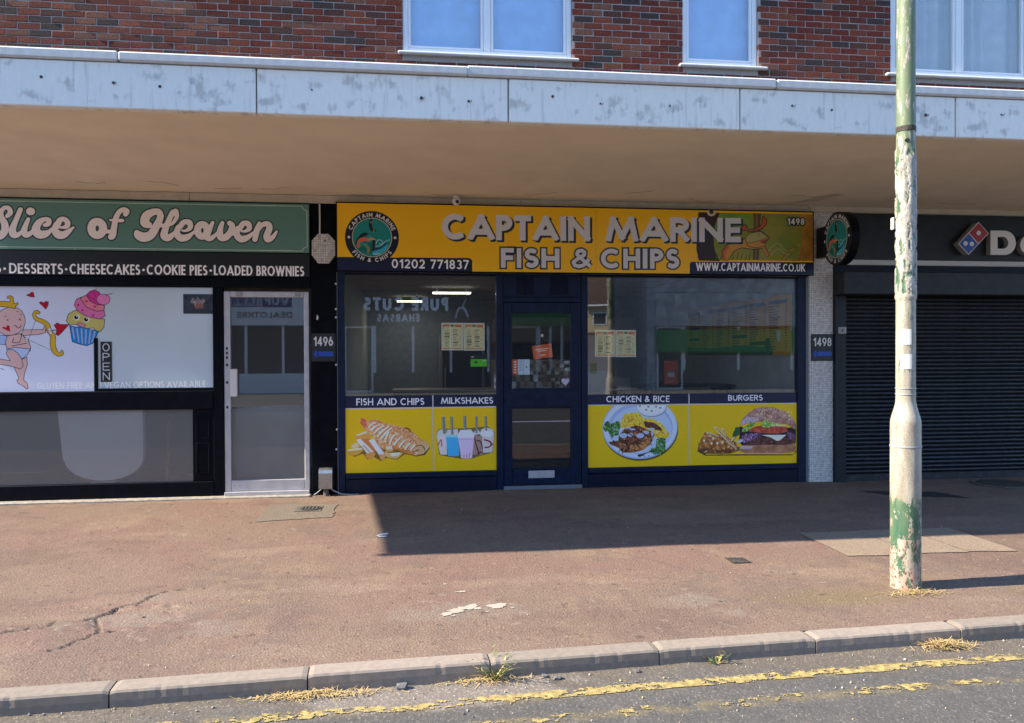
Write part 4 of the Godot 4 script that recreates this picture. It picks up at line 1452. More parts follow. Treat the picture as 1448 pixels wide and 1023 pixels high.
	a.p(Color8(120, 140, 160), [.128, 0, .131, 0, .131, .175, .128, .175])
	for k in 7: a.p(Color8(120, 134, 150), [.078, .02 + k * .018, .118, .02 + k * .018, .118, .025 + k * .018, .078, .025 + k * .018])
	a.p(Color8(70, 80, 96), [.156, .08, .172, .08, .172, .098, .156, .098])
	paper("opening_hours", "orange and pale blue cards in the lower corner of the door glass", 1.110, 1.310, 1.310, 1.485, a)
	o = thing("heart_sticker", "pale lilac heart sticker in the corner of the door glass", "sticker", Vector3(1.726, 1.18, -.017))
	var h := PackedVector2Array()
	for k in 26:
		var t := TAU * k / 26
		h.append(Vector2(1.726 + .0030 * 16 * pow(sin(t), 3), 1.228 + .0031 * (13 * cos(t) - 5 * cos(2 * t) - 2 * cos(3 * t) - cos(4 * t))))
	part(o, "sticker", MB.new().prism(h, -.0178, -.0162), mt(lin(.56, .50, .62), .5))

	# tiled pier on the right
	var p := thing("tiled_pier", "pier faced with small grimy white tiles beside the roller shutter", "pier", Vector3(4.83, 0, 0))
	part(p, "tiles", MB.new().bx(4.682, 4.990, -.05, 3.222, -.10, .026, .006), M.mosaic)
	number_plate("dark plate reading 1498 with a blue arrow on the tiled pier", "1498", 4.702, 4.988, 1.450, 1.770, .0265)

	# round projecting sign
	var r := thing("projecting_sign", "round black sign with a teal emblem projecting from the tiled pier", "sign", Vector3(4.78, 2.54, .5))
	a = Art.new(.62, .62, 700, Color8(14, 16, 22), glyph)
	emblem(a, .31, .31, .296)
	var disc := PackedVector2Array()
	for k in 48: disc.append(Vector2(cos(TAU * k / 48), sin(TAU * k / 48)) * .300)
	var drum := part(r, "drum", MB.new().prism(disc, -.05, .045), M.black)
	drum.transform = Transform3D(Basis(Vector3.UP, -PI / 2), Vector3(4.81, 2.842, .5) - r.position)
	var fm := printed(a, .35)
	var fc := part(r, "face", MB.new().prism(disc, .0452, .049), fm)
	fc.transform = Transform3D(Basis(Vector3.UP, -PI / 2), Vector3(4.805, 2.842, .5) - r.position)
	fc = part(r, "face", MB.new().prism(disc, .0452, .049), fm)
	fc.transform = Transform3D(Basis(Vector3.UP, PI / 2), Vector3(4.815, 2.842, .5) - r.position)
	part(r, "bracket", MB.new().bx(4.77, 4.85, 2.67, 3.03, .0265, .215, .006), M.black_plastic)


func poster(called: String, label: String, x0: float, x1: float, y0: float, y1: float, a: Art, u0: float, u1: float) -> void:
	var o := thing(called, label, "poster", Vector3((x0 + x1) / 2, y0, 0), "food posters along the shop front")
	if not tex.has(a): tex[a] = printed(a, .3, .5)
	part(o, "vinyl", MB.new().sheet(x0, x1, y0, y1, -.0058, -.0035, u0, u1), tex[a])


func paper(called: String, label: String, x0: float, x1: float, y0: float, y1: float, a: Art, group := "") -> void:
	var o := thing(called, label, "menu" if group else "sticker", Vector3((x0 + x1) / 2, y0, -.015), group)
	if not tex.has(a): tex[a] = printed(a, .35, .5)
	var z := -.0125 if not called == "opening_hours" else -.0245
	part(o, "sheet", MB.new().sheet(x0, x1, y0, y1, z - .002, z), tex[a])


func menu_print(a: Art, sd: int) -> void:
	var r := RandomNumberGenerator.new()
	r.seed = sd
	a.p(Color8(196, 204, 150), [.012, .012, .238, .012, .238, .298, .012, .298])
	a.p(Color8(200, 112, 74), [.018, .02, .09, .02, .10, .05, .15, .05, .16, .02, .232, .02, .232, .07, .018, .07])
	a.p(Color8(86, 120, 84), [.10, .02, .15, .02, .14, .046, .11, .046])
	a.p(Color8(214, 210, 160), [.026, .05, .224, .05, .224, .285, .026, .285])
	a.p(Color8(210, 200, 150), [.03, .04, .09, .04, .11, .06, .03, .08])
	for col in 2:
		var y := .075
		while y < .275:
			var head := r.randf() < .16
			var x := .036 + col * .096
			if head:
				a.p(Color8(60, 66, 50), [x, y, x + .06, y, x + .06, y + .008, x, y + .008])
				y += .014
			else:
				var w := r.randf_range(.04, .068)
				a.p(Color8(140, 140, 108), [x, y, x + w, y, x + w, y + .0036, x, y + .0036])
				a.p(Color8(160, 110, 86), [x + .074, y, x + .086, y, x + .086, y + .0036, x + .074, y + .0036])
				y += .0088
	a.p(Color8(198, 120, 84), [.018, .285, .232, .285, .232, .294, .018, .294])


func emblem(a: Art, cx: float, cy: float, r: float) -> void:
	a.e(Color8(20, 26, 46), cx, cy, r, r)
	a.e(Color8(226, 206, 170), cx, cy, r * .765, r * .765)
	a.e(Color8(20, 140, 134), cx, cy, r * .74, r * .74)
	draw_emblem(a, cx, cy, r)
	# the figures stay inside the ring
	for k in 96:
		var t0 := TAU * k / 96
		var t1 := TAU * (k + 1) / 96
		var q := []
		for v in [[t0, .765], [t1, .765], [t1, .80], [t0, .80]]:
			q.append(cx + cos(v[0]) * r * v[1]); q.append(cy + sin(v[0]) * r * v[1])
		a.p(Color8(20, 26, 46), q)
		q = []
		for v in [[t0, .74], [t1, .74], [t1, .765], [t0, .765]]:
			q.append(cx + cos(v[0]) * r * v[1]); q.append(cy + sin(v[0]) * r * v[1])
		a.p(Color8(226, 206, 170), q)
	var w := Color8(230, 228, 224)
	a.round_text("CAPTAIN MARINE", cx, cy, r * .80, -PI / 2, 2.45, r * .165, .11, w)
	a.round_text("FISH & CHIPS", cx, cy, r * .80, PI / 2, 1.85, r * .165, .11, w, true)
	for x in [-.88, .88]: a.e(w, cx + x * r, cy, r * .055, r * .055)

func build_chip_room() -> void:
	var r := Node3D.new()
	r.name = "shop_interior"
	r.set_meta("kind", "structure")
	add_child(r)
	part(r, "floor", MB.new().bx(-.98, 4.68, -.12, -.03, -6.0, -.072), M.inner_floor)
	part(r, "side_wall", MB.new().bx(-.98, -.86, -.03, 2.72, -6.0, -.072), M.inner_wall)
	part(r, "side_wall", MB.new().bx(4.60, 4.68, -.03, 2.72, -6.0, -.072), M.inner_wall)
	part(r, "back_wall", MB.new().bx(-.858, 4.598, -.028, 2.60, -5.9, -5.8), M.inner_tile)
	part(r, "ceiling", MB.new().bx(-.858, 4.598, 2.60, 2.70, -5.798, -.074), M.room_dark)
	var tile := noisy(mt(lin(.30, .31, .31), .9), tex["faint"], .8)
	for i in 6:
		for j in 6:
			part(r, "ceiling_tile", MB.new().bx(-.85 + i * .908, -.85 + i * .908 + .885, 2.575, 2.598, -.98 - j * .95, -.095 - j * .95, .004), tile)
	for q in [["white strip light lit on the shop ceiling, the one nearer the window", .28, .86, -3.2, -2.98], ["white strip light lit on the shop ceiling, the one nearer the back wall", -.30, .14, -5.1, -4.9]]:
		var o := thing("strip_light", q[0], "light", Vector3((q[1] + q[2]) / 2, 2.48, (q[3] + q[4]) / 2), "strip lights in the chip shop")
		part(o, "tube", MB.new().bx(q[1], q[2], 2.475, 2.492, q[3], q[3] + .022).bx(q[1], q[2], 2.475, 2.492, q[4] - .022, q[4]).bx(q[1], q[1] + .02, 2.476, 2.491, q[3] + .022, q[4] - .022).bx(q[2] - .02, q[2], 2.476, 2.491, q[3] + .022, q[4] - .022), M.lamp_glow)
		part(o, "hanger", MB.new().bx(q[1] + .06, q[1] + .075, 2.4925, 2.576, q[3] + .1, q[3] + .115).bx(q[2] - .075, q[2] - .06, 2.4925, 2.576, q[3] + .1, q[3] + .115), M.grey_plastic)
		var l := AreaLight3D.new()
		l.name = "strip_light_glow"
		l.area_size = Vector2(q[2] - q[1], q[4] - q[3])
		l.light_energy = .12
		l.light_color = Color(1, .97, .9)
		l.shadow_enabled = true
		l.position = Vector3(0, -.012, 0)
		l.rotation_degrees = Vector3(-90, 0, 0)
		o.add_child(l)
	var c := thing("serving_counter", "navy serving counter with a steel top inside the chip shop", "counter", Vector3(.9, -.03, -2.6))
	part(c, "front", MB.new().bx(-.3, 3.1, -.029, 1.0, -3.0, -2.4, .01), M.navy_dark)
	part(c, "top", MB.new().bx(-.32, 3.12, 1.002, 1.04, -3.02, -2.36, .006), M.steel)
	var hc := thing("heated_cabinet", "crumpled steel heated cabinet on the counter behind the door", "cabinet", Vector3(1.9, 1.04, -2.7))
	var cab := MB.new()
	for i in 24:
		for j in 8:
			var xa := 1.15 + i * .065
			var f := func(x: float, y: float) -> Vector3: return Vector3(x, y, -2.48 + .02 * sin(x * 21.0 + y * 9.0) + .014 * sin(x * 47.0 - y * 33.0))
			var ya := 1.043 + j * .05
			cab.quad(f.call(xa, ya), f.call(xa + .065, ya), f.call(xa + .065, ya + .05), f.call(xa, ya + .05), Vector3(0, 0, 1))
	part(hc, "front", cab, M.steel)
	part(hc, "body", MB.new().bx(1.15, 2.71, 1.042, 1.46, -2.95, -2.53), M.steel)
	var t := thing("tall_fridge", "grey upright fridge against the back wall of the chip shop", "fridge", Vector3(.85, -.03, -5.3))
	part(t, "body", MB.new().bx(.45, 1.25, -.029, 1.9, -5.75, -5.1, .01), M.grey_plastic)
	part(t, "door", MB.new().bx(.50, 1.20, .1, 1.85, -5.098, -5.07, .008), M.black_plastic)
	part(t, "handle", MB.new().bx(.53, .56, .9, 1.3, -5.068, -5.03, .006), M.steel)
	t = thing("fryer_range", "dark steel range with a hood at the back of the chip shop", "range", Vector3(2.6, -.03, -5.3))
	part(t, "body", MB.new().bx(1.5, 3.9, -.029, 1.1, -5.75, -4.9, .01), M.steel)
	part(t, "hood", MB.new().bx(1.45, 3.95, 1.75, 2.2, -5.75, -4.8, .02), M.grey_plastic)
	# menu board on the right-hand wall
	var a := Art.new(3.6, .76, 300, Color8(214, 160, 34), glyph)
	var rr := RandomNumberGenerator.new()
	rr.seed = 21
	for col in 6:
		var x0 := .06 + col * .585
		var y := .06
		while y < .70:
			if y < .07 or rr.randf() < .07:
				a.p(Color8(30, 40, 72), [x0, y, x0 + .5, y, x0 + .5, y + .05, x0, y + .05])
				y += .075
			else:
				var w := rr.randf_range(.14, .32)
				a.p(Color8(70, 50, 30), [x0 + .01, y, x0 + .01 + w, y, x0 + .01 + w, y + .012, x0 + .01, y + .012])
				a.p(Color8(70, 50, 30), [x0 + .44, y, x0 + .49, y, x0 + .49, y + .012, x0 + .44, y + .012])
				y += .034
	a.p(Color8(60, 110, 60), [0, .62, .9, .66, 2.2, .62, 3.1, .66, 3.1, .76, 0, .76])
	a.e(Color8(24, 40, 60), 2.95, .62, .09, .09)
	a.p(Color8(210, 220, 224), [3.2, .45, 3.32, .45, 3.3, .58, 3.22, .58])
	var mb := thing("menu_board", "long yellow menu board on the side wall inside the chip shop", "menu board", Vector3(4.58, 1.52, -2.0))
	var o := part(mb, "board", MB.new().sheet(-1.8, 1.8, 0, .76, 0, .02), printed(a, .4))
	o.transform = Transform3D(Basis(Vector3.UP, -PI / 2), Vector3(4.598, 1.52, -2.0) - mb.position)
	t = thing("black_table", "black bar-height table behind the glass above the burger poster", "table", Vector3(3.9, -.03, -2.2))
	part(t, "table_top", MB.new().bx(3.25, 4.58, 1.06, 1.10, -2.6, -1.85, .008), M.black_plastic)
	for q in [[3.32, -2.52], [3.32, -1.95], [4.48, -2.52], [4.48, -1.95]]: part(t, "leg", MB.new().bx(q[0], q[0] + .05, -.029, 1.058, q[1], q[1] + .05), M.black_plastic)
	a = Art.new(.2, .34, 500, Color8(214, 92, 40), glyph)
	a.p(Color8(220, 224, 220), [.05, .17, .15, .165, .155, .23, .055, .235])
	a.p(Color8(150, 150, 150), [.05, .14, .16, .14, .15, .17, .06, .17])
	a.p(Color8(240, 220, 210), [.05, .29, .14, .29, .14, .30, .05, .30])
	t = thing("orange_stand", "orange card stand upright on the black table", "card stand", Vector3(3.66, 1.10, -1.98))
	part(t, "card", MB.new().sheet(3.56, 3.76, 1.1005, 1.44, -1.99, -1.98), printed(a, .4))
	part(t, "foot", MB.new().bx(3.55, 3.77, 1.1005, 1.112, -1.978, -1.92, .003), M.orange)
	t = thing("wall_unit", "pale grey cabinet with green stickers standing inside the shop", "cabinet", Vector3(2.55, -.03, -1.6))
	part(t, "body", MB.new().bx(2.30, 2.62, -.029, 1.80, -1.9, -1.45, .008), M.inner_wall)
	part(t, "sticker", MB.new().bx(2.35, 2.44, 1.28, 1.42, -1.449, -1.446), mt(lin(.03, .22, .05), .5))


func build_pizza_shop() -> void:
	var s := thing("pizza_shopfront", "dark slate shopfront with a closed roller shutter behind the lamp post", "shopfront", Vector3(7.2, 0, 0))
	part(s, "sign_board", MB.new().bx(4.992, 10.3, 2.666, 3.222, -.05, .050, .004), M.slate)
	part(s, "pale_stripe", MB.new().bx(4.992, 10.3, 2.600, 2.664, -.05, .056, .004), M.stripe)
	part(s, "lower_board", MB.new().bx(4.992, 10.3, 2.505, 2.598, -.05, .046, .004), M.navy_dark)
	part(s, "shutter_case", MB.new().bx(4.994, 10.3, 2.232, 2.503, -.05, .255, .010), M.shutter_case)
	for x in [[4.994, 5.132], [10.15, 10.3]]: part(s, "guide_rail", MB.new().bx(x[0], x[1], -.06, 2.230, -.05, .072, .006), M.slate)
	var sh := part(s, "shutter", MB.new().bx(5.134, 10.148, -.06, .085, .004, .050, .008), M.slat[1])
	var k := 0
	var y := .087
	while y < 2.228:
		# each lath: a shallow curve that catches the light along its crown
		var m := MB.new()
		var h := minf(.0490, 2.229 - y)
		var pr := [[0.0, .016], [.06, .026], [.25, .040], [.5, .045], [.75, .041], [.93, .028], [1.0, .017]]
		for i in pr.size() - 1:
			m.quad(Vector3(5.134, y + pr[i][0] * h, pr[i][1]), Vector3(10.148, y + pr[i][0] * h, pr[i][1]), Vector3(10.148, y + pr[i + 1][0] * h, pr[i + 1][1]), Vector3(5.134, y + pr[i + 1][0] * h, pr[i + 1][1]), Vector3(0, 0, 1))
		m.quad(Vector3(5.134, y, .010), Vector3(10.148, y, .010), Vector3(10.148, y + h, .010), Vector3(5.134, y + h, .010), Vector3(0, 0, -1))
		part(sh, "slat", m, M.slat[(k * 5 + k / 3) % 3]).position = Vector3(0, 0, rng.randf_range(-.002, .002))
		k += 1
		y += .0495
	part(s, "key_switch", MB.new().bx(5.018, 5.122, 1.772, 1.856, .0722, .092, .006), M.grey_plastic)
	part(s, "key_switch_slot", MB.new().bx(5.060, 5.076, 1.80, 1.828, .0922, .096, .002), M.black_plastic)
	part(s, "threshold", MB.new().bx(4.992, 10.3, -.10, -.061, -.05, .09), M.grey_strip)
	# tile badge: two squares, red over blue, with white spots
	var b := thing("badge_sign", "tilted red and blue badge with white spots on the dark board", "sign", Vector3(6.72, 2.71, .05))
	var tl := Basis(Vector3(0, 0, 1), deg_to_rad(45))
	var tr := Transform3D(tl, Vector3(0, .215, 0))
	var pieces := [["body", MB.new().bx(-.188, .188, -.096, .096, .0005, .105, .012), M.letter_side], ["rim", MB.new().bx(-.188, .188, -.096, .096, .1052, .1085, .001), M.letter], ["red_square", MB.new().bx(.006, .180, -.087, .087, .1087, .1105), M.red], ["blue_square", MB.new().bx(-.180, -.006, -.087, .087, .1087, .1105), M.blue]]
	for q in pieces:
		var o := part(b, q[0], q[1], q[2])
		o.transform = tr
	for q in [Vector2(.093, 0), Vector2(-.120, .032), Vector2(-.066, -.030)]:
		var o := part(b, "spot", MB.new().tube([Vector3(q.x, q.y, .1107), Vector3(q.x, q.y, .1125)], .0285, 20), M.letter)
		o.transform = tr
	# raised letters
	for q in [["large raised silver letter D beside the badge", 6.972, "D"], ["large raised silver letter o after the D", 7.372, "o"]]:
		var w := thing("raised_letter", q[0], "letter", Vector3(q[1], 2.735, .05))
		var m := MB.new()
		var side := MB.new()
		var outer := PackedVector2Array()
		var inner := PackedVector2Array()
		if q[2] == "D":
			for p in [Vector2(0, 0), Vector2(.17, 0)]: outer.append(p)
			for i in 17:
				var t := -PI / 2 + PI * i / 16
				outer.append(Vector2(.19 + cos(t) * .150, .1475 + sin(t) * .1475))
			outer.append(Vector2(0, .295))
			for p in [Vector2(.095, .075), Vector2(.16, .075)]: inner.append(p)
			for i in 17:
				var t := -PI / 2 + PI * i / 16
				inner.append(Vector2(.165 + cos(t) * .072, .1475 + sin(t) * .0725))
			inner.append(Vector2(.095, .22))
		else:
			for i in 36:
				var t := TAU * i / 36
				outer.append(Vector2(.135 + cos(t) * .135, .125 + sin(t) * .125))
				inner.append(Vector2(.135 + cos(t) * .058, .125 + sin(t) * .055))
		ring_face(m, side, outer, inner, .0005, .075)
		var f := part(w, "face", m, M.letter)
		f.position = Vector3.ZERO
		f = part(w, "return_edge", side, M.letter_side)
		f.position = Vector3.ZERO


# front of a shape with a hole, and its sides
func ring_face(m: MB, side: MB, outer: PackedVector2Array, inner: PackedVector2Array, z0: float, z1: float) -> void:
	var c := Vector2.ZERO
	for q in inner: c += q / inner.size()
	var ray := func(pts: PackedVector2Array, a: float) -> Vector2:
		var far := c + Vector2(cos(a), sin(a)) * 5.0
		var best := c
		for i in pts.size():
			var h = Geometry2D.segment_intersects_segment(c, far, pts[i], pts[(i + 1) % pts.size()])
			if h != null: best = h
		return best
	var angles := []
	for q in outer: angles.append(wrapf((q - c).angle(), 0, TAU))
	for i in 48: angles.append(TAU * i / 48 + .0007)
	for q in inner: angles.append(wrapf((q - c).angle() + .0003, 0, TAU))
	angles.sort()
	for i in angles.size():
		var a0: float = angles[i]
		var a1: float = angles[(i + 1) % angles.size()]
		if i == angles.size() - 1: a1 += TAU
		if a1 - a0 < 1e-5: continue
		var o0: Vector2 = ray.call(outer, a0 + 1e-6)
		var o1: Vector2 = ray.call(outer, a1 - 1e-6)
		var i0: Vector2 = ray.call(inner, a0 + 1e-6)
		var i1: Vector2 = ray.call(inner, a1 - 1e-6)
		m.quad(Vector3(i0.x, i0.y, z1), Vector3(o0.x, o0.y, z1), Vector3(o1.x, o1.y, z1), Vector3(i1.x, i1.y, z1), Vector3(0, 0, 1))
		side.quad(Vector3(o0.x, o0.y, z0), Vector3(o1.x, o1.y, z0), Vector3(o1.x, o1.y, z1), Vector3(o0.x, o0.y, z1), Vector3(o0.x - c.x, o0.y - c.y, 0))
		side.quad(Vector3(i0.x, i0.y, z0), Vector3(i1.x, i1.y, z0), Vector3(i1.x, i1.y, z1), Vector3(i0.x, i0.y, z1), Vector3(c.x - i0.x, c.y - i0.y, 0))


func build_lamp_post() -> void:
	var at := Vector3(3.290, 0, 3.885)
	var gy := pave_y(at.x, at.z)
	var o := thing("lamp_post", "green lamp post with peeling paint and pale poster residue on the pavement", "lamp post", Vector3(at.x, gy, at.z))
	var n := FastNoiseLite.new()
	n.seed = 81; n.frequency = 1.0; n.fractal_octaves = 4
	var top := 6.6
	# how much pale residue covers the paint at a height, and how thick it is
	var cover := func(h: float, u: float) -> float:
		var c := .30
		if h < .34: c = lerpf(.60, .50, h / .34)
		elif h < .56: c = .33
		elif h < .66: c = lerpf(.33, .95, (h - .56) / .10)
		elif h < 1.45: c = .95
		elif h < 1.60: c = .68
		elif h < 1.98: c = .80
		elif h < 2.12: c = .50
		elif h < 2.90: c = .74 - .30 * absf(u - .31) * 4.0
		elif h < 3.05: c = .45
		else: c = .36
		return c
	var pick := func(u: float, h: float, wide: float) -> float:
		var p := Vector3(cos(u * TAU) * wide, h, sin(u * TAU) * wide)
		return n.get_noise_3d(p.x * 16, h * 5.5, p.z * 16) * .80 + n.get_noise_3d(p.x * 110 + 40, h * 48, p.z * 110) * .42
	var W := 320
	var H := 1792
	var im := Image.create(W, H, false, Image.FORMAT_RGB8)
	for y in H:
		var h := top * (1.0 - (y + .5) / H)
		for x in W:
			var u := (x + .5) / W
			var q: float = pick.call(u, h, .1)
			var c: float = cover.call(h, u)
			var fine := n.get_noise_3d(u * 90, h * 120, 7.0)
			var big := n.get_noise_3d(cos(u * TAU) * 1.6, h * 3.1, sin(u * TAU) * 1.6 + 9)
			var green := Color(.20, .34, .26).lerp(Color(.34, .43, .32), clampf(.5 + big * 1.1 + fine * .4, 0, 1))
			if h > 2.9: green = green.lerp(Color(.44, .48, .36), .75)
			var col := green
			var lim := (c - .5) * 1.5
			if q < lim:
				col = Color(.70, .67, .61).lerp(Color(.52, .49, .43), clampf(.5 + fine * .9 + big * .7, 0, 1))
				if h > 2.0: col = Color(.72, .70, .66).lerp(Color(.50, .48, .44), clampf(.5 + fine + big * .5, 0, 1))
				if h < .42 and big > .05: col = Color(.72, .55, .50)
			elif q < lim + .05: col = Color(.50, .48, .42)
			if h < .30 and n.get_noise_3d(u * 24 + 3, h * 30, 2.0) > .28: col = Color(.34, .26, .22)
			if fine > .62: col = col.darkened(.35)
			im.set_pixel(x, y, col)
	var paint := mt(Color.WHITE, .55)
	paint.albedo_texture = ImageTexture.create_from_image(im)
	# shaft and base as rings whose radius swells where residue is thick
	var mb := MB.new()
	var seg := 56
	var hs := []
	var h := -.05
	while h < top:
		hs.append(h)
		h += .014 if h < 3.2 else .05
	var rings := []
	for i in hs.size():
		var hh: float = hs[i]
		var r := .0955 - .001 * hh
		if hh > 1.10: r = lerpf(.0945, .0605, smoothstep(1.10, 1.27, hh))
		if hh > 1.27: r = .0605 - (hh - 1.27) * .0010
		var ring := []
		for j in seg + 1:
			var u := float(j % seg) / seg
			var c: float = cover.call(hh, u)
			var q: float = pick.call(u, hh, .1)
			var th := .0015
			if hh > 1.95 and hh < 2.95: th = .0075
			elif hh < .7 or hh > 3: th = .0012
			var rr := r + th * smoothstep(.06, -.12, q - (c - .5) * 1.5) * (1.0 + .6 * n.get_noise_3d(u * 40, hh * 30, 4.0))
			var an := TAU * u
			ring.append(mb.vert(Vector3(cos(an) * rr, hh, sin(an) * rr) + Vector3(at.x, gy, at.z), Vector3(cos(an), 0, sin(an)), Vector2(float(j) / seg, 1.0 - clampf(hh, 0, top) / top)))
		rings.append(ring)
	for i in hs.size() - 1:
		for j in seg: mb.idx.append_array([rings[i][j], rings[i][j + 1], rings[i + 1][j + 1], rings[i][j], rings[i + 1][j + 1], rings[i + 1][j]])
	# normals from the built surface
	for i in hs.size():
		for j in seg + 1:
			var du := mb.v[rings[i][(j + 1) % seg]] - mb.v[rings[i][(j + seg - 1) % seg]]
			var dv := mb.v[rings[mini(i + 1, hs.size() - 1)][j]] - mb.v[rings[maxi(i - 1, 0)][j]]
			var no := dv.cross(du).normalized()
			var rad := mb.v[rings[i][j]] - Vector3(at.x, gy, at.z)
			if no.dot(Vector3(rad.x, 0, rad.z)) < 0: no = -no
			mb.n[rings[i][j]] = no
	part(o, "shaft", mb, paint)
	part(o, "cap", MB.new().lathe([[.0, top + .03], [.06, top + .02], [.068, top - .01], [.068, top - .05]], Vector3(at.x, gy, at.z), 24), M.iron_light)
	# tape bands
	for q in [[.955, .0975, .012], [1.305, .0635, .008], [1.345, .0640, .006], [3.085, .0605, .034]]:
		part(o, "band", MB.new().lathe([[q[1] - .002, q[0] - q[2] / 2], [q[1] + .0015, q[0] - q[2] / 2], [q[1] + .0015, q[0] + q[2] / 2], [q[1] - .002, q[0] + q[2] / 2]], Vector3(at.x, gy, at.z), 32), M.grey_plastic if q[2] < .02 else M.iron)
	# two white stickers wrapped round the front
	for q in [[1.69, .105, 92, 150], [1.525, .100, 88, 152]]:
		var st := MB.new()
		for i in 12:
			var a0 := deg_to_rad(lerpf(q[2], q[3], i / 12.0))
			var a1 := deg_to_rad(lerpf(q[2], q[3], (i + 1) / 12.0))
			var wob := .004 * sin(i * 1.9)
			var p := func(a: float, y: float) -> Vector3: return Vector3(at.x + cos(a) * .0650, gy + y, at.z + sin(a) * .0650)
			st.quad(p.call(a0, q[0] - q[1] / 2 + wob), p.call(a1, q[0] - q[1] / 2), p.call(a1, q[0] + q[1] / 2 + wob * .5), p.call(a0, q[0] + q[1] / 2), Vector3(cos(a0), 0, sin(a0)))
		part(o, "sticker", st, mt(lin(.62, .62, .60), .7))
	# cable hole and the access door line low on the shaft
	var da := deg_to_rad(118)
	part(o, "cable_hole", MB.new().tube([Vector3(at.x + cos(da) * .054, gy + 3.0, at.z + sin(da) * .054), Vector3(at.x + cos(da) * .0615, gy + 3.0, at.z + sin(da) * .0615)], .014, 12), M.black_plastic)
	part(o, "tag", MB.new().bx(at.x - .072, at.x - .060, gy + 2.42, gy + 2.50, at.z - .06, at.z - .03, .003), M.white_plastic)


func place_back(parent: Node3D, called: String, mb: MB, m: Material, at: Vector3) -> MeshInstance3D:
	var o := part(parent, called, mb, m)
	o.transform = Transform3D(Basis(Vector3.UP, PI), at - parent.position)
	return o


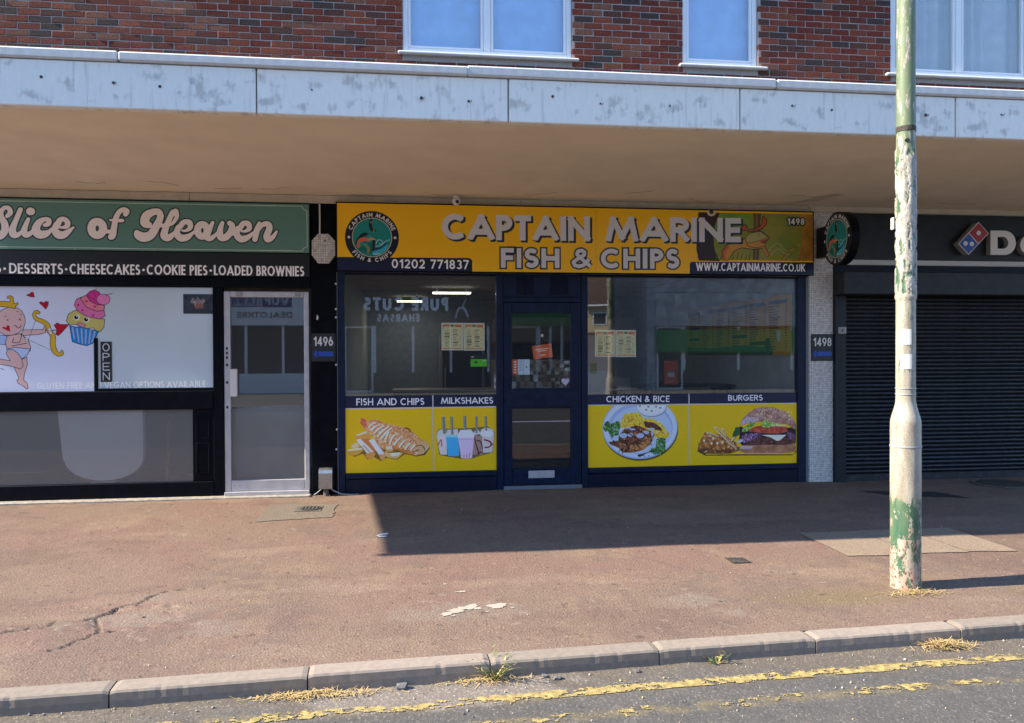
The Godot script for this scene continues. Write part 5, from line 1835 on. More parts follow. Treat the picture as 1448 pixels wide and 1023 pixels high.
# the other side of the street, which the shop windows mirror
func build_opposite() -> void:
	var Z := 21.0
	var wall_w := noisy(mt(lin(.70, .72, .73), .9), tex["soft"], .3)
	var wall_b := noisy(mt(lin(.20, .09, .06), .9), tex["blot"], .6)
	var roof := noisy(mt(lin(.13, .07, .05), .9), tex["blot"], .8)
	var dark := mt(lin(.012, .014, .02), .4)
	var green := mt(lin(.04, .22, .06), .6)
	var frame_m := mt(lin(.66, .68, .70), .5)
	var units := [
		["grey fronted shop across the road with lettering over its window", -3.15, 6.0, wall_w, wall_w, "lawn"],
		["black fronted butcher shop across the road with pale capitals", 3.25, 6.3, wall_b, dark, "cuts"],
		["narrow shop across the road with a green sign board", 6.6, 3.3, wall_b, green, ""],
		["wide shop across the road with a green hoarding along its front", 18.0, 8.8, wall_w, wall_w, "band"],
		["brick shop at the far end across the road", -9.3, 7.0, wall_b, dark, "plain"],
	]
	for u in units:
		var xr: float = u[1]
		var wd: float = u[2]
		var b := thing("facing_shop", u[0], "building", Vector3(xr - wd / 2, .10, Z), "shops across the road")
		# local x runs to the viewer's right, that is towards -x
		var at := Vector3(xr - wd / 2, .1, Z)
		place_back(b, "wall", MB.new().bx(-wd / 2, wd / 2, 3.9, 6.6, -6, 0).bx(-wd / 2, wd / 2, 0, 3.9, -6, -.25).bx(-wd / 2, -wd / 2 + .35, 0, 3.9, -.25, 0).bx(wd / 2 - .35, wd / 2, 0, 3.9, -.25, 0), u[3], at)
		var r := MB.new()
		r.quad(Vector3(-wd / 2 - .1, 6.5, .3), Vector3(wd / 2 + .1, 6.5, .3), Vector3(wd / 2 + .1, 9.2, -3), Vector3(-wd / 2 - .1, 9.2, -3), Vector3(0, 1, 1))
		r.quad(Vector3(-wd / 2 - .1, 6.5, -6.3), Vector3(wd / 2 + .1, 6.5, -6.3), Vector3(wd / 2 + .1, 9.2, -3), Vector3(-wd / 2 - .1, 9.2, -3), Vector3(0, 1, -1))
		place_back(b, "roof", r, roof, at)
		place_back(b, "sign_board", MB.new().bx(-wd / 2 + .352, wd / 2 - .352, 2.55, 3.88, -.2, .06, .01), u[4], at)
		place_back(b, "stallriser", MB.new().bx(-wd / 2 + .352, wd / 2 - 1.5, 0, .75, -.2, .02, .01), frame_m if u[5] == "lawn" else dark, at)
		place_back(b, "shop_window", MB.new().bx(-wd / 2 + .45, wd / 2 - 1.6, .752, 2.548, -.12, -.1), dark, at)
		var nb := 3
		for i in nb + 1:
			var x := lerpf(-wd / 2 + .40, wd / 2 - 1.55, float(i) / nb)
			place_back(b, "window_bar", MB.new().bx(x - .05, x + .05, .754, 2.546, -.098, -.02), frame_m, at)
		place_back(b, "door", MB.new().bx(wd / 2 - 1.45, wd / 2 - .45, .02, 2.3, -.15, -.08), dark, at)
		place_back(b, "door_frame", frame(wd / 2 - 1.5, wd / 2 - .4, 0, 2.54, -.07, -.01, .08), frame_m, at)
		for i in maxi(1, int(wd / 2.6)):
			var x := -wd / 2 + 1.3 + i * 2.5
			if x > wd / 2 - .8: continue
			var w := place_back(b, "upper_window", frame(x - .6, x + .6, 4.5, 5.8, .001, .05, .08), frame_m, at)
			part(w, "glazing", MB.new().bx(x - .52, x + .52, 4.58, 5.72, .001, .01), dark)
		if u[5] == "cuts":
			var a := Art.new(5.4, 1.3, 130, Color8(22, 24, 30), glyph)
			a.text("PURE CUTS", 1.5, 4.7, .22, .74, .22, .74, .12, Color8(240, 244, 248), 0.0, Vector2.ZERO, .16)
			a.text("EHARSAS", 2.6, 4.2, .86, 1.16, .86, 1.16, .11, Color8(220, 226, 230), 0.0, Vector2.ZERO, .2)
			a.s(Color8(190, 196, 202), [.75, .95, .04, .85, .70, .05, 1.0, .62, .05, 1.15, .74, .04, 1.2, 1.0, .03])
			a.s(Color8(190, 196, 202), [.95, .60, .03, .88, .40, .02, .80, .26, .015])
			place_back(b, "lettering", MB.new().sheet(-2.7, 2.7, 2.56, 3.86, .0605, .064), printed(a, .5), at)
		elif u[5] == "lawn":
			var a := Art.new(5.2, 1.3, 130, Color8(214, 218, 220), glyph)
			a.p(Color8(28, 50, 110), [1.0, .12, 2.1, .12, 2.1, .62, 1.0, .62])
			a.text("VUP", 1.1, 2.0, .2, .54, .2, .54, .10, Color8(190, 196, 204))
			a.p(Color8(28, 50, 110), [2.14, .12, 3.3, .12, 3.3, .62, 2.14, .62])
			a.p(Color8(160, 170, 180), [2.18, .16, 3.26, .16, 3.26, .58, 2.18, .58])
			a.text("LAWN", 2.26, 3.18, .2, .54, .2, .54, .10, Color8(28, 50, 110))
			a.text("DEALOTKRE", 1.0, 3.0, .80, 1.02, .80, 1.02, .10, Color8(40, 46, 60))
			place_back(b, "lettering", MB.new().sheet(-2.6, 2.6, 2.56, 3.86, .0605, .064), printed(a, .5), at)
		elif u[5] == "band":
			place_back(b, "hoarding", MB.new().bx(-wd / 2 + .4, wd / 2 - .4, 1.5, 2.4, .07, .12), green, at)
	# cream house down the side road, turned to the sun
	var h := thing("cream_house", "cream rendered house with a brown tiled roof down the side road", "house", Vector3(24.0, .0, 72.0))
	var cream := noisy(mt(lin(.62, .50, .28), .9), tex["faint"], .3)
	var bas := Basis(Vector3.UP, PI + .45)
	var things := [["wall", MB.new().bx(-6, 6, -.3, 7.0, -8, 0), cream], ["lower_wall", MB.new().bx(-6.01, 6.01, -.3, 3.9, -.3, .012), wall_b]]
	var rf := MB.new()
	rf.quad(Vector3(-6.4, 6.9, .5), Vector3(6.4, 6.9, .5), Vector3(6.4, 11.5, -4), Vector3(-6.4, 11.5, -4), Vector3(0, 1, 1))
	rf.quad(Vector3(-6.4, 6.9, -8.5), Vector3(6.4, 6.9, -8.5), Vector3(6.4, 11.5, -4), Vector3(-6.4, 11.5, -4), Vector3(0, 1, -1))
	things.append(["roof", rf, roof])
	things.append(["gutter", MB.new().bx(-6.4, 6.4, 6.75, 6.95, .42, .62), frame_m])
	for q in things:
		var o := part(h, q[0], q[1], q[2])
		o.transform = Transform3D(bas, Vector3.ZERO)
	for x in [-4.2, -1.4, 1.4, 4.2]:
		var o := part(h, "window", frame(x - .8, x + .8, 4.7, 6.1, .002, .07, .12), M.upvc)
		o.transform = Transform3D(bas, Vector3.ZERO)
		part(o, "pane", MB.new().bx(x - .68, x + .68, 4.82, 5.98, .002, .02), dark)


# a piece of another surface laid on the pavement, following it
func patch(p00: Vector2, p10: Vector2, p11: Vector2, p01: Vector2, lift: float, ragged: float, road := false, cells := 14) -> MB:
	var m := MB.new()
	var g := []
	for j in cells + 1:
		for i in cells + 1:
			var u := float(i) / cells
			var v := float(j) / cells
			var q := p00.lerp(p10, u).lerp(p01.lerp(p11, u), v)
			if i == 0 or j == 0 or i == cells or j == cells: q += Vector2(rng.randf_range(-ragged, ragged), rng.randf_range(-ragged, ragged))
			var y := road_y(q.x, q.y, q.y - kerb_z(q.x) - .1) if road else pave_y(q.x, q.y)
			g.append(Vector3(q.x, y + lift, q.y))
	for j in cells:
		for i in cells:
			var a := j * (cells + 1) + i
			m.quad(g[a], g[a + 1], g[a + cells + 2], g[a + cells + 1], Vector3.UP)
	return m


# an irregular spot
func spot(c: Vector2, rx: float, rz: float, turn: float, sd: int, lift: float) -> MB:
	var r := RandomNumberGenerator.new()
	r.seed = sd
	var m := MB.new()
	var k := 40
	var ph := [r.randf() * TAU, r.randf() * TAU, r.randf() * TAU]
	var ring := []
	for i in k:
		var a := TAU * i / k
		var f := 1.0 + .22 * sin(a * 2 + ph[0]) + .18 * sin(a * 3 + ph[1]) + .12 * sin(a * 7 + ph[2]) + r.randf_range(-.10, .10)
		var q := c + Vector2(cos(a) * rx * f, sin(a) * rz * f).rotated(turn)
		ring.append(Vector3(q.x, pave_y(q.x, q.y) + lift, q.y))
	var mid := Vector3(c.x, pave_y(c.x, c.y) + lift, c.y)
	for i in k: m.tri(mid, ring[i], ring[(i + 1) % k], Vector3.UP)
	return m


func blade(m: MB, at: Vector3, dir: Vector3, len_: float, w: float, droop: float) -> void:
	var s := dir.cross(Vector3.UP)
	s = (s.normalized() if s.length() > .05 else Vector3.RIGHT) * w
	var prev := at
	for i in 4:
		var t0 := i / 4.0
		var t1 := (i + 1) / 4.0
		var p := at + dir * len_ * t1 - Vector3(0, droop * t1 * t1, 0)
		m.quad(prev - s * (1 - t0 * .9), prev + s * (1 - t0 * .9), p + s * (1 - t1 * .9), p - s * (1 - t1 * .9), Vector3.UP)
		prev = p


func weed(label: String, at: Vector3, n: int, h: float, spread: float, green: float, sd: int) -> void:
	var o := thing("weed", label, "weed", at, "weeds along the kerb")
	var r := RandomNumberGenerator.new()
	r.seed = sd
	for i in n:
		var m := MB.new()
		var a := r.randf() * TAU
		var d := Vector3(cos(a) * spread, r.randf_range(.5, 1.0), sin(a) * spread * .7).normalized()
		var l := h * r.randf_range(.45, 1.0)
		blade(m, Vector3(at.x + r.randf_range(-.03, .03) * spread, at.y, at.z + r.randf_range(-.02, .02)), d, l, r.randf_range(.003, .006), l * r.randf_range(.05, .4))
		if i % 3 == 0:
			for k in 4:
				var q := at + d * l * (.35 + .16 * k)
				blade(m, q, Vector3(r.randf_range(-1, 1), .5, r.randf_range(-1, 1)).normalized(), .028, .006, .006)
		part(o, "leaf", m, M.leaf if r.randf() < green else M.straw)


func straw(label: String, c: Vector2, n: int, rx: float, rz: float, high: float, sd: int, road: bool) -> void:
	var r := RandomNumberGenerator.new()
	r.seed = sd
	var y0 := road_y(c.x, c.y, c.y - kerb_z(c.x) - .1) if road else pave_y(c.x, c.y)
	var o := thing("straw_pile", label, "straw", Vector3(c.x, y0, c.y), "drifts of dry straw")
	var m := MB.new()
	for i in n:
		var q := Vector2(r.randfn(0, .45), r.randfn(0, .45))
		var p := c + Vector2(q.x * rx, q.y * rz)
		var y := road_y(p.x, p.y, p.y - kerb_z(p.x) - .1) if road else pave_y(p.x, p.y)
		var up := high * exp(-q.length_squared() * 2.2) * r.randf()
		var a := r.randf() * TAU
		var l := r.randf_range(.02, .085)
		var d := Vector3(cos(a), r.randf_range(-.12, .3), sin(a)).normalized()
		var s := Vector3(-d.z, 0, d.x) * r.randf_range(.0012, .003)
		var p0 := Vector3(p.x, y + .003 + up, p.y)
		var p1 := p0 + d * l
		p1.y = maxf(p1.y, y + .003)
		m.quad(p0 - s, p0 + s, p1 + s * .6, p1 - s * .6, Vector3.UP)
	var q := part(o, "straw", m, M.straw)
	q.set_meta("kind", "stuff")


func build_small_things() -> void:
	# covers and patches in the pavement
	setting("concrete_patch", patch(Vector2(-1.484, .50), Vector2(-.80, .545), Vector2(-.79, 1.20), Vector2(-1.487, 1.288), .005, .014), M.concrete_patch)
	var u := thing("utility_cover", "small iron cover set in the grey patch before the white door", "cover", Vector3(-1.05, 0, .78))
	var cy := pave_y(-1.05, .78)
	part(u, "frame", patch(Vector2(-1.19, .655), Vector2(-.93, .665), Vector2(-.93, .92), Vector2(-1.185, .91), .009, .002), M.iron_light)
	var lid := MB.new()
	var ring := []
	for i in 28: ring.append(Vector3(-1.045 + cos(TAU * i / 28) * .105, cy + .016, .785 + sin(TAU * i / 28) * .105))
	for i in 28: lid.tri(Vector3(-1.045, cy + .017, .785), ring[i], ring[(i + 1) % 28], Vector3.UP)
	part(u, "lid", lid, M.iron)
	for i in 5: part(u, "rib", MB.new().bx(-1.125 + i * .035, -1.110 + i * .035, cy + .0165, cy + .023, .735, .835, .003), M.iron_light)
	for q in [[2.352, 3.055, 2.50, 3.215]]:
		var d := thing("stop_tap_cover", "small rusty square cover in the pavement by the kerb side", "cover", Vector3(2.42, pave_y(2.42, 3.13), 3.13))
		part(d, "lid", patch(Vector2(q[0], q[1]), Vector2(q[2], q[1] + .01), Vector2(q[2] + .01, q[3]), Vector2(q[0] + .005, q[3]), .005, .001), M.iron)
		for i in 4: part(d, "rib", patch(Vector2(q[0] + .015, q[1] + .02 + i * .036), Vector2(q[2] - .012, q[1] + .025 + i * .036), Vector2(q[2] - .012, q[1] + .040 + i * .036), Vector2(q[0] + .015, q[1] + .036 + i * .036), .0085, .0, false, 3), M.iron_light)
	# pale slabs by the post
	for q in [[3.30, 3.86], [3.865, 4.30], [4.305, 4.72]]:
		setting("paving_slab", patch(Vector2(q[0], 2.40), Vector2(q[1], 2.405), Vector2(q[1] + .02, 3.17), Vector2(q[0] + .02, 3.14), .006, .003), M.slab)
	var mh := thing("manhole_cover", "round iron manhole cover before the closed shutter", "manhole cover", Vector3(6.85, pave_y(6.85, .47), .47))
	var my := pave_y(6.85, .47)
	part(mh, "rim", MB.new().lathe([[.0, .003], [.29, .003], [.295, .012], [.325, .012], [.332, .0]], Vector3(6.85, my, .47), 36), M.iron_light)
	part(mh, "lid", MB.new().lathe([[.0, .012], [.26, .011], [.275, .004]], Vector3(6.85, my, .47), 36), M.iron)
	setting("tar_patch", patch(Vector2(4.95, .62), Vector2(5.75, .80), Vector2(5.9, 1.15), Vector2(5.2, .95), .005, .02), noisy(mt(lin(.035, .035, .04), .85), tex["agg2"], 2.0))
	# splashes
	for q in [[.20, 4.005, .050, .030, -.5, 1], [.255, 3.955, .060, .032, -.3, 2], [.33, 3.905, .062, .038, -.2, 3], [.385, 3.93, .026, .016, 0, 10], [.285, 3.91, .03, .018, 0, 11], [.505, 3.905, .060, .034, -.35, 4], [.545, 3.875, .03, .018, -.2, 12], [.30, 3.60, .035, .014, .1, 5], [.20, 3.42, .016, .010, 0, 6], [.225, 4.05, .014, .01, 0, 7], [.44, 3.99, .012, .008, 0, 8], [.60, 3.95, .012, .008, 0, 9]]:
		setting("paint_splash", spot(Vector2(q[0], q[1]), q[2], q[3], q[4], q[5], .0036), M.white_splash)
	# trodden chewing gum
	var gm := MB.new()
	for k in 70:
		var gx := rng.randf_range(-3.4, 5.4)
		var gz := rng.randf_range(.3, 4.3)
		var rad := rng.randf_range(.006, .016)
		var one := spot(Vector2(gx, gz), rad, rad * .9, 0, 400 + k, .003)
		var first := gm.v.size()
		gm.v.append_array(one.v); gm.n.append_array(one.n); gm.uv.append_array(one.uv)
		for q in one.idx: gm.idx.append(first + q)
	setting("gum_spots", gm, M.gum)
	# growth and straw
	weed("tall green and yellow weed growing out of the kerb foot by the pale gutter patch", Vector3(.40, road_y(.40, 4.79, .05) - .004, 4.785), 34, .25, .7, .6, 5)
	weed("small grassy tuft at the kerb foot near a stone joint", Vector3(1.60, road_y(1.6, 4.73, .05) - .004, 4.728), 18, .12, .9, .7, 6)
	straw("dry straw heaped against the foot of the lamp post", Vector2(3.28, 4.02), 190, .20, .08, .02, 11, false)
	straw("dry straw heaped at a kerb joint below the lamp post", Vector2(2.98, 4.69), 300, .17, .05, .05, 12, true)
	straw("long drift of dry straw in the gutter beside the pale patch", Vector2(-.50, 4.845), 300, .34, .035, .02, 13, true)
	straw("thin straw scattered round the foot of the tall weed", Vector2(.36, 4.795), 130, .28, .025, .01, 14, true)
	# litter
	var l := thing("paper_scrap", "white folded paper scrap lying in the shade edge", "litter", Vector3(-.28, pave_y(-.28, 2.0), 2.0))
	var sy := pave_y(-.28, 2.0)
	part(l, "fold", MB.new().prism(PackedVector2Array([Vector2(-.33, 0), Vector2(-.30, .016), Vector2(-.23, .022), Vector2(-.24, .012), Vector2(-.28, .010)]), 1.985, 2.0), M.paper).position += Vector3(0, sy + .004, 0)
	part(l, "fold", MB.new().bx(-.315, -.245, sy + .004, sy + .007, 2.01, 2.035), M.paper)
	for q in [[-.07, 4.82, .028, 1], [.66, 4.79, .014, 2], [.72, 4.82, .018, 3], [1.15, 4.80, .014, 5]]:
		stone(Vector2(q[0], q[1]), q[2], q[3])
	# loose grit along the gutter and flecks on the paving
	grit()


func stone(c: Vector2, size: float, sd: int) -> void:
	var labels := ["", "largest pale stone in the gutter by the long straw drift", "small stone in the gutter right of the tall weed", "angular stone beside a smaller one right of the tall weed", "smallest stone on the pale gutter patch edge", "lone stone in the gutter midway between weed and grassy tuft", "flat stone lying in the long straw drift"]
	var y := road_y(c.x, c.y, c.y - kerb_z(c.x) - .1)
	var o := thing("stone", labels[sd], "stone", Vector3(c.x, y, c.y), "loose stones in the gutter")
	var m := MB.new().bx(c.x - size, c.x + size, y - .004, y + size * 1.1, c.y - size * .7, c.y + size * .7, size * .35)
	var r := RandomNumberGenerator.new()
	r.seed = sd * 13
	var moved := {}
	for i in m.v.size():
		var key := m.v[i].snapped(Vector3.ONE * .001)
		if not moved.has(key): moved[key] = Vector3(r.randf_range(-.3, .3), r.randf_range(-.35, .1), r.randf_range(-.3, .3)) * size
		m.v[i] += moved[key]
	part(o, "rock", m, M.stone)


func grit() -> void:
	var m := MB.new().bx(-.5, .5, -.35, .35, -.4, .4, .2)
	var mm := MultiMesh.new()
	mm.transform_format = MultiMesh.TRANSFORM_3D
	mm.use_colors = true
	mm.mesh = m.mesh()
	var n := 1500
	mm.instance_count = n
	var r := RandomNumberGenerator.new()
	r.seed = 99
	for i in n:
		var x := r.randf_range(-3.2, 5.2)
		var road := r.randf() < .72
		var z: float
		var y: float
		var s := .0018 + .005 * pow(r.randf(), 4.0)
		if road:
			z = kerb_z(x) + .135 + pow(r.randf(), 2.0) * 1.3
			y = road_y(x, z, z - kerb_z(x) - .1)
		else:
			z = r.randf_range(.1, 1.0) * kerb_z(x)
			y = pave_y(x, z)
			s *= .8
		mm.set_instance_transform(i, Transform3D(Basis.from_euler(Vector3(r.randf() * 6, r.randf() * 6, r.randf() * 6)).scaled(Vector3.ONE * s * 2.0), Vector3(x, y + s * .6, z)))
		var t := r.randf()
		var c := Color(.24, .22, .19).lerp(Color(.40, .36, .31), t) if r.randf() < .75 else Color(.10, .09, .085)
		if r.randf() < .12: c = Color(.45, .33, .15)
		mm.set_instance_color(i, c)
	var o := MultiMeshInstance3D.new()
	o.name = "grit"
	o.multimesh = mm
	var mat := mt(Color.WHITE, .9)
	mat.vertex_color_use_as_albedo = true
	o.material_override = mat
	o.set_meta("kind", "stuff")
	o.set_meta("label", "loose grit and small flecks on road and pavement")
	o.set_meta("category", "grit")
	add_child(o)

const SCRIPT_WORDS := [
	[1.388,0.186,0.0219,1.418,0.15,0.0263,1.405,0.105,0.0241,1.367,0.098,0.0219,1.333,0.132,0.0241,1.328,0.193,0.0285,1.36,0.263,0.0351,1.364,0.334,0.0373,1.321,0.396,0.0373,1.265,0.392,0.0329,1.218,0.347,0.0241],
	[1.518,0.113,0.0241,1.48,0.21,0.0263,1.441,0.313,0.0329,1.445,0.374,0.0395,1.487,0.383,0.0263,1.526,0.347,0.0154],
	[1.594,0.213,0.0198,1.564,0.29,0.0263,1.55,0.352,0.0329,1.573,0.382,0.0307,1.616,0.361,0.0241,1.65,0.319,0.0132],
	[1.613,0.132,0.0417,1.62,0.132,0.0417],
	[1.753,0.275,0.0198,1.788,0.261,0.0263,1.795,0.223,0.0263,1.754,0.213,0.0241,1.699,0.247,0.0329,1.666,0.319,0.0417,1.693,0.37,0.0461,1.75,0.371,0.0395,1.798,0.343,0.0241,1.832,0.306,0.0154],
	[1.832,0.337,0.0132,1.876,0.275,0.0307,1.905,0.218,0.0285,1.949,0.21,0.0263,1.98,0.242,0.0285,1.972,0.283,0.0263,1.929,0.297,0.0154,1.893,0.295,0.011],
	[1.871,0.265,0.0307,1.854,0.326,0.0351,1.887,0.372,0.0439,1.933,0.376,0.0395,1.982,0.345,0.0285,2.021,0.308,0.0165,2.04,0.292,0.0099],
	[2.334,0.3,0.0417,2.329,0.328,0.0417,2.316,0.351,0.0417,2.297,0.367,0.0417,2.274,0.373,0.0417,2.252,0.368,0.0417,2.233,0.353,0.0417,2.221,0.329,0.0417,2.217,0.302,0.0417,2.221,0.274,0.0417,2.234,0.25,0.0417,2.253,0.234,0.0417,2.276,0.229,0.0417,2.298,0.234,0.0417,2.317,0.249,0.0417,2.329,0.272,0.0417,2.334,0.3,0.0417],
	[2.341,0.334,0.0198,2.395,0.333,0.0219],
	[2.56,0.144,0.0263,2.574,0.112,0.0285,2.541,0.094,0.0263,2.495,0.124,0.0263,2.462,0.192,0.0285,2.444,0.286,0.0307,2.429,0.369,0.0351,2.414,0.389,0.0329],
	[2.403,0.208,0.011,2.46,0.213,0.0176,2.528,0.212,0.0198],
	[2.792,0.254,0.0371,2.754,0.232,0.0457,2.773,0.157,0.0457,2.838,0.116,0.0371,2.896,0.114,0.0342,2.913,0.168,0.0342,2.873,0.264,0.0399,2.817,0.359,0.0457,2.746,0.388,0.0514,2.692,0.368,0.0457,2.672,0.335,0.0257],
	[2.882,0.261,0.02,2.953,0.256,0.02,3.005,0.245,0.0171],
	[3.09,0.122,0.0143,3.048,0.109,0.0285,3.003,0.194,0.0285,2.962,0.303,0.0342,2.952,0.371,0.0399,2.991,0.391,0.0371,3.037,0.356,0.0257,3.067,0.317,0.0143],
	[3.069,0.104,0.0314,3.081,0.165,0.0228,3.038,0.234,0.0171,2.999,0.255,0.0143],
	[3.056,0.335,0.0143,3.115,0.266,0.0285,3.155,0.218,0.0285,3.211,0.224,0.0314,3.218,0.278,0.0257,3.174,0.31,0.0157,3.135,0.308,0.0114],
	[3.098,0.273,0.0285,3.08,0.342,0.0342,3.121,0.389,0.0399,3.186,0.381,0.0342,3.232,0.346,0.02,3.271,0.311,0.0128],
	[3.393,0.304,0.0371,3.389,0.329,0.0371,3.378,0.35,0.0371,3.362,0.365,0.0371,3.343,0.37,0.0371,3.324,0.366,0.0371,3.308,0.352,0.0371,3.297,0.331,0.0371,3.294,0.306,0.0371,3.298,0.28,0.0371,3.309,0.259,0.0371,3.325,0.245,0.0371,3.344,0.239,0.0371,3.363,0.244,0.0371,3.379,0.258,0.0371,3.39,0.279,0.0371,3.393,0.304,0.0371],
	[3.452,0.216,0.0185,3.412,0.309,0.0285,3.389,0.378,0.0314,3.428,0.391,0.0285,3.474,0.356,0.02,3.504,0.321,0.0128],
	[3.552,0.218,0.0214,3.527,0.3,0.0314,3.533,0.375,0.0371,3.586,0.375,0.0371,3.635,0.319,0.0342,3.654,0.25,0.0314,3.628,0.221,0.0285],
	[3.613,0.34,0.02,3.659,0.339,0.0185,3.705,0.325,0.0157],
	[3.679,0.339,0.0143,3.736,0.27,0.0285,3.772,0.221,0.0285,3.822,0.227,0.0314,3.832,0.279,0.0257,3.785,0.307,0.0157,3.748,0.304,0.0114],
	[3.712,0.277,0.0285,3.701,0.345,0.0342,3.745,0.393,0.0371,3.805,0.378,0.0314,3.851,0.343,0.02,3.892,0.304,0.0128],
	[3.939,0.211,0.0171,3.912,0.294,0.0314,3.891,0.395,0.0285],
	[3.905,0.315,0.0228,3.965,0.238,0.0257,4.026,0.223,0.0314,4.045,0.271,0.0342,4.014,0.354,0.0342,4.028,0.393,0.0342,4.078,0.367,0.0257,4.112,0.318,0.0157,4.123,0.3,0.0114],
]

func draw_cherub(a: Art) -> void:
	a.po(Color8(172,198,238),[1.249,0.509,1.347,0.523,1.326,0.614,1.248,0.608],0.0025)
	a.po(Color8(229,188,183),[1.344,0.523,1.477,0.497,1.515,0.532,1.558,0.579,1.576,0.649,1.568,0.684,1.421,0.666,1.335,0.646,1.327,0.59],0.0025)
	a.po(Color8(229,188,183),[1.491,0.766,1.535,0.745,1.541,0.824,1.513,0.912,1.501,0.985,1.537,1.021,1.547,1.067,1.533,1.084,1.485,1.044,1.442,1.018,1.434,0.987,1.456,0.978,1.44,0.929,1.411,0.856],0.0025)
	a.po(Color8(192,212,246),[1.334,0.663,1.41,0.643,1.569,0.659,1.542,0.719,1.489,0.766,1.41,0.713],0.0025)
	a.po(Color8(229,188,183),[1.332,0.707,1.347,0.67,1.394,0.663,1.443,0.698,1.485,0.766,1.499,0.836,1.474,0.871,1.365,0.837,1.246,0.817,1.247,0.759,1.371,0.784],0.0025)
	a.po(Color8(229,188,183),[1.505,0.457,1.696,0.455,1.716,0.413,1.731,0.423,1.722,0.488,1.662,0.505,1.515,0.518,1.477,0.509],0.0025)
	a.po(Color8(229,188,183),[1.238,0.37,1.251,0.3,1.295,0.247,1.36,0.22,1.436,0.22,1.49,0.258,1.52,0.322,1.524,0.381,1.505,0.445,1.455,0.492,1.39,0.515,1.325,0.515,1.26,0.474],0.0025)
	a.po(Color8(226,182,44),[1.231,0.155,1.317,0.158,1.372,0.162,1.38,0.139,1.367,0.123,1.345,0.125,1.353,0.102,1.381,0.096,1.405,0.113,1.411,0.154,1.417,0.181,1.439,0.176,1.45,0.169,1.454,0.19,1.427,0.212,1.425,0.236,1.371,0.22,1.285,0.214,1.23,0.216],0.0025)
	a.p(Color8(196,28,52),[1.293,0.437,1.313,0.423,1.332,0.437,1.345,0.409,1.367,0.414,1.376,0.476,1.345,0.465])
	a.s(Color8(28,24,34),[1.321,0.318,0.003,1.338,0.311,0.003])
	a.s(Color8(28,24,34),[1.457,0.355,0.003,1.47,0.34,0.003,1.48,0.36,0.003])
	a.s(Color8(28,24,34),[1.415,0.411,0.003,1.432,0.414,0.003,1.449,0.437,0.003,1.475,0.43,0.003,1.481,0.406,0.003])
	a.s(Color8(28,24,34),[1.439,0.267,0.003,1.453,0.262,0.003])
	a.s(Color8(28,24,34),[1.475,0.29,0.003,1.489,0.3,0.003])
	a.s(Color8(28,24,34),[1.395,0.591,0.003,1.407,0.544,0.003])
	a.s(Color8(28,24,34),[1.396,0.592,0.003,1.463,0.586,0.003,1.488,0.5,0.003])
	a.s(Color8(28,24,34),[1.389,0.628,0.003,1.536,0.598,0.003])
	a.s(Color8(28,24,34),[1.488,0.503,0.003,1.515,0.538,0.003])
	a.s(Color8(28,24,34),[1.278,0.865,0.003,1.306,0.875,0.003])
	a.e(Color8(28,24,34),1.35,0.354,0.0088,0.0075)
	a.s(Color8(70,70,80),[1.624,0.36,0.002,1.553,0.563,0.002])
	a.s(Color8(70,70,80),[1.553,0.563,0.002,1.77,0.669,0.002])
	a.s(Color8(120,120,130),[1.717,0.462,0.0063,1.833,0.46,0.0063])
	a.so(Color8(226,182,44),[1.659,0.278,0.0113,1.637,0.266,0.0138,1.612,0.292,0.0138,1.631,0.34,0.0163,1.696,0.369,0.0188,1.745,0.41,0.0213,1.756,0.462,0.0213,1.794,0.521,0.0238,1.793,0.615,0.0238,1.814,0.685,0.0238,1.852,0.72,0.0163,1.886,0.711,0.0113,1.882,0.685,0.01],0.0025)
	a.e(Color8(28,24,34),1.761,0.451,0.0238,0.0138)
	a.e(Color8(236,226,216),1.761,0.451,0.02,0.0113)
	a.e(Color8(28,24,34),1.769,0.472,0.0238,0.0138)
	a.e(Color8(236,226,216),1.769,0.472,0.02,0.0113)
	a.e(Color8(28,24,34),1.772,0.492,0.0238,0.0138)
	a.e(Color8(236,226,216),1.772,0.492,0.02,0.0113)
	a.e(Color8(28,24,34),1.529,0.55,0.0163,0.0125)
	a.e(Color8(236,226,216),1.529,0.55,0.0138,0.01)
	a.e(Color8(28,24,34),1.537,0.567,0.0163,0.0125)
	a.e(Color8(236,226,216),1.537,0.567,0.0138,0.01)
	a.e(Color8(28,24,34),1.541,0.589,0.0163,0.0125)
	a.e(Color8(236,226,216),1.541,0.589,0.0138,0.01)
	a.po(Color8(196,28,52),[1.808,0.41,1.837,0.383,1.872,0.401,1.957,0.401,1.895,0.474,1.851,0.52,1.822,0.503,1.838,0.46],0.0025)
	a.po(Color8(196,28,52),[1.535,0.091,1.57,0.077,1.59,0.056,1.608,0.065,1.616,0.113,1.573,0.108],0.0019)
	a.po(Color8(196,28,52),[1.661,0.17,1.682,0.158,1.705,0.172,1.731,0.155,1.755,0.16,1.751,0.199,1.728,0.24,1.692,0.2],0.0019)

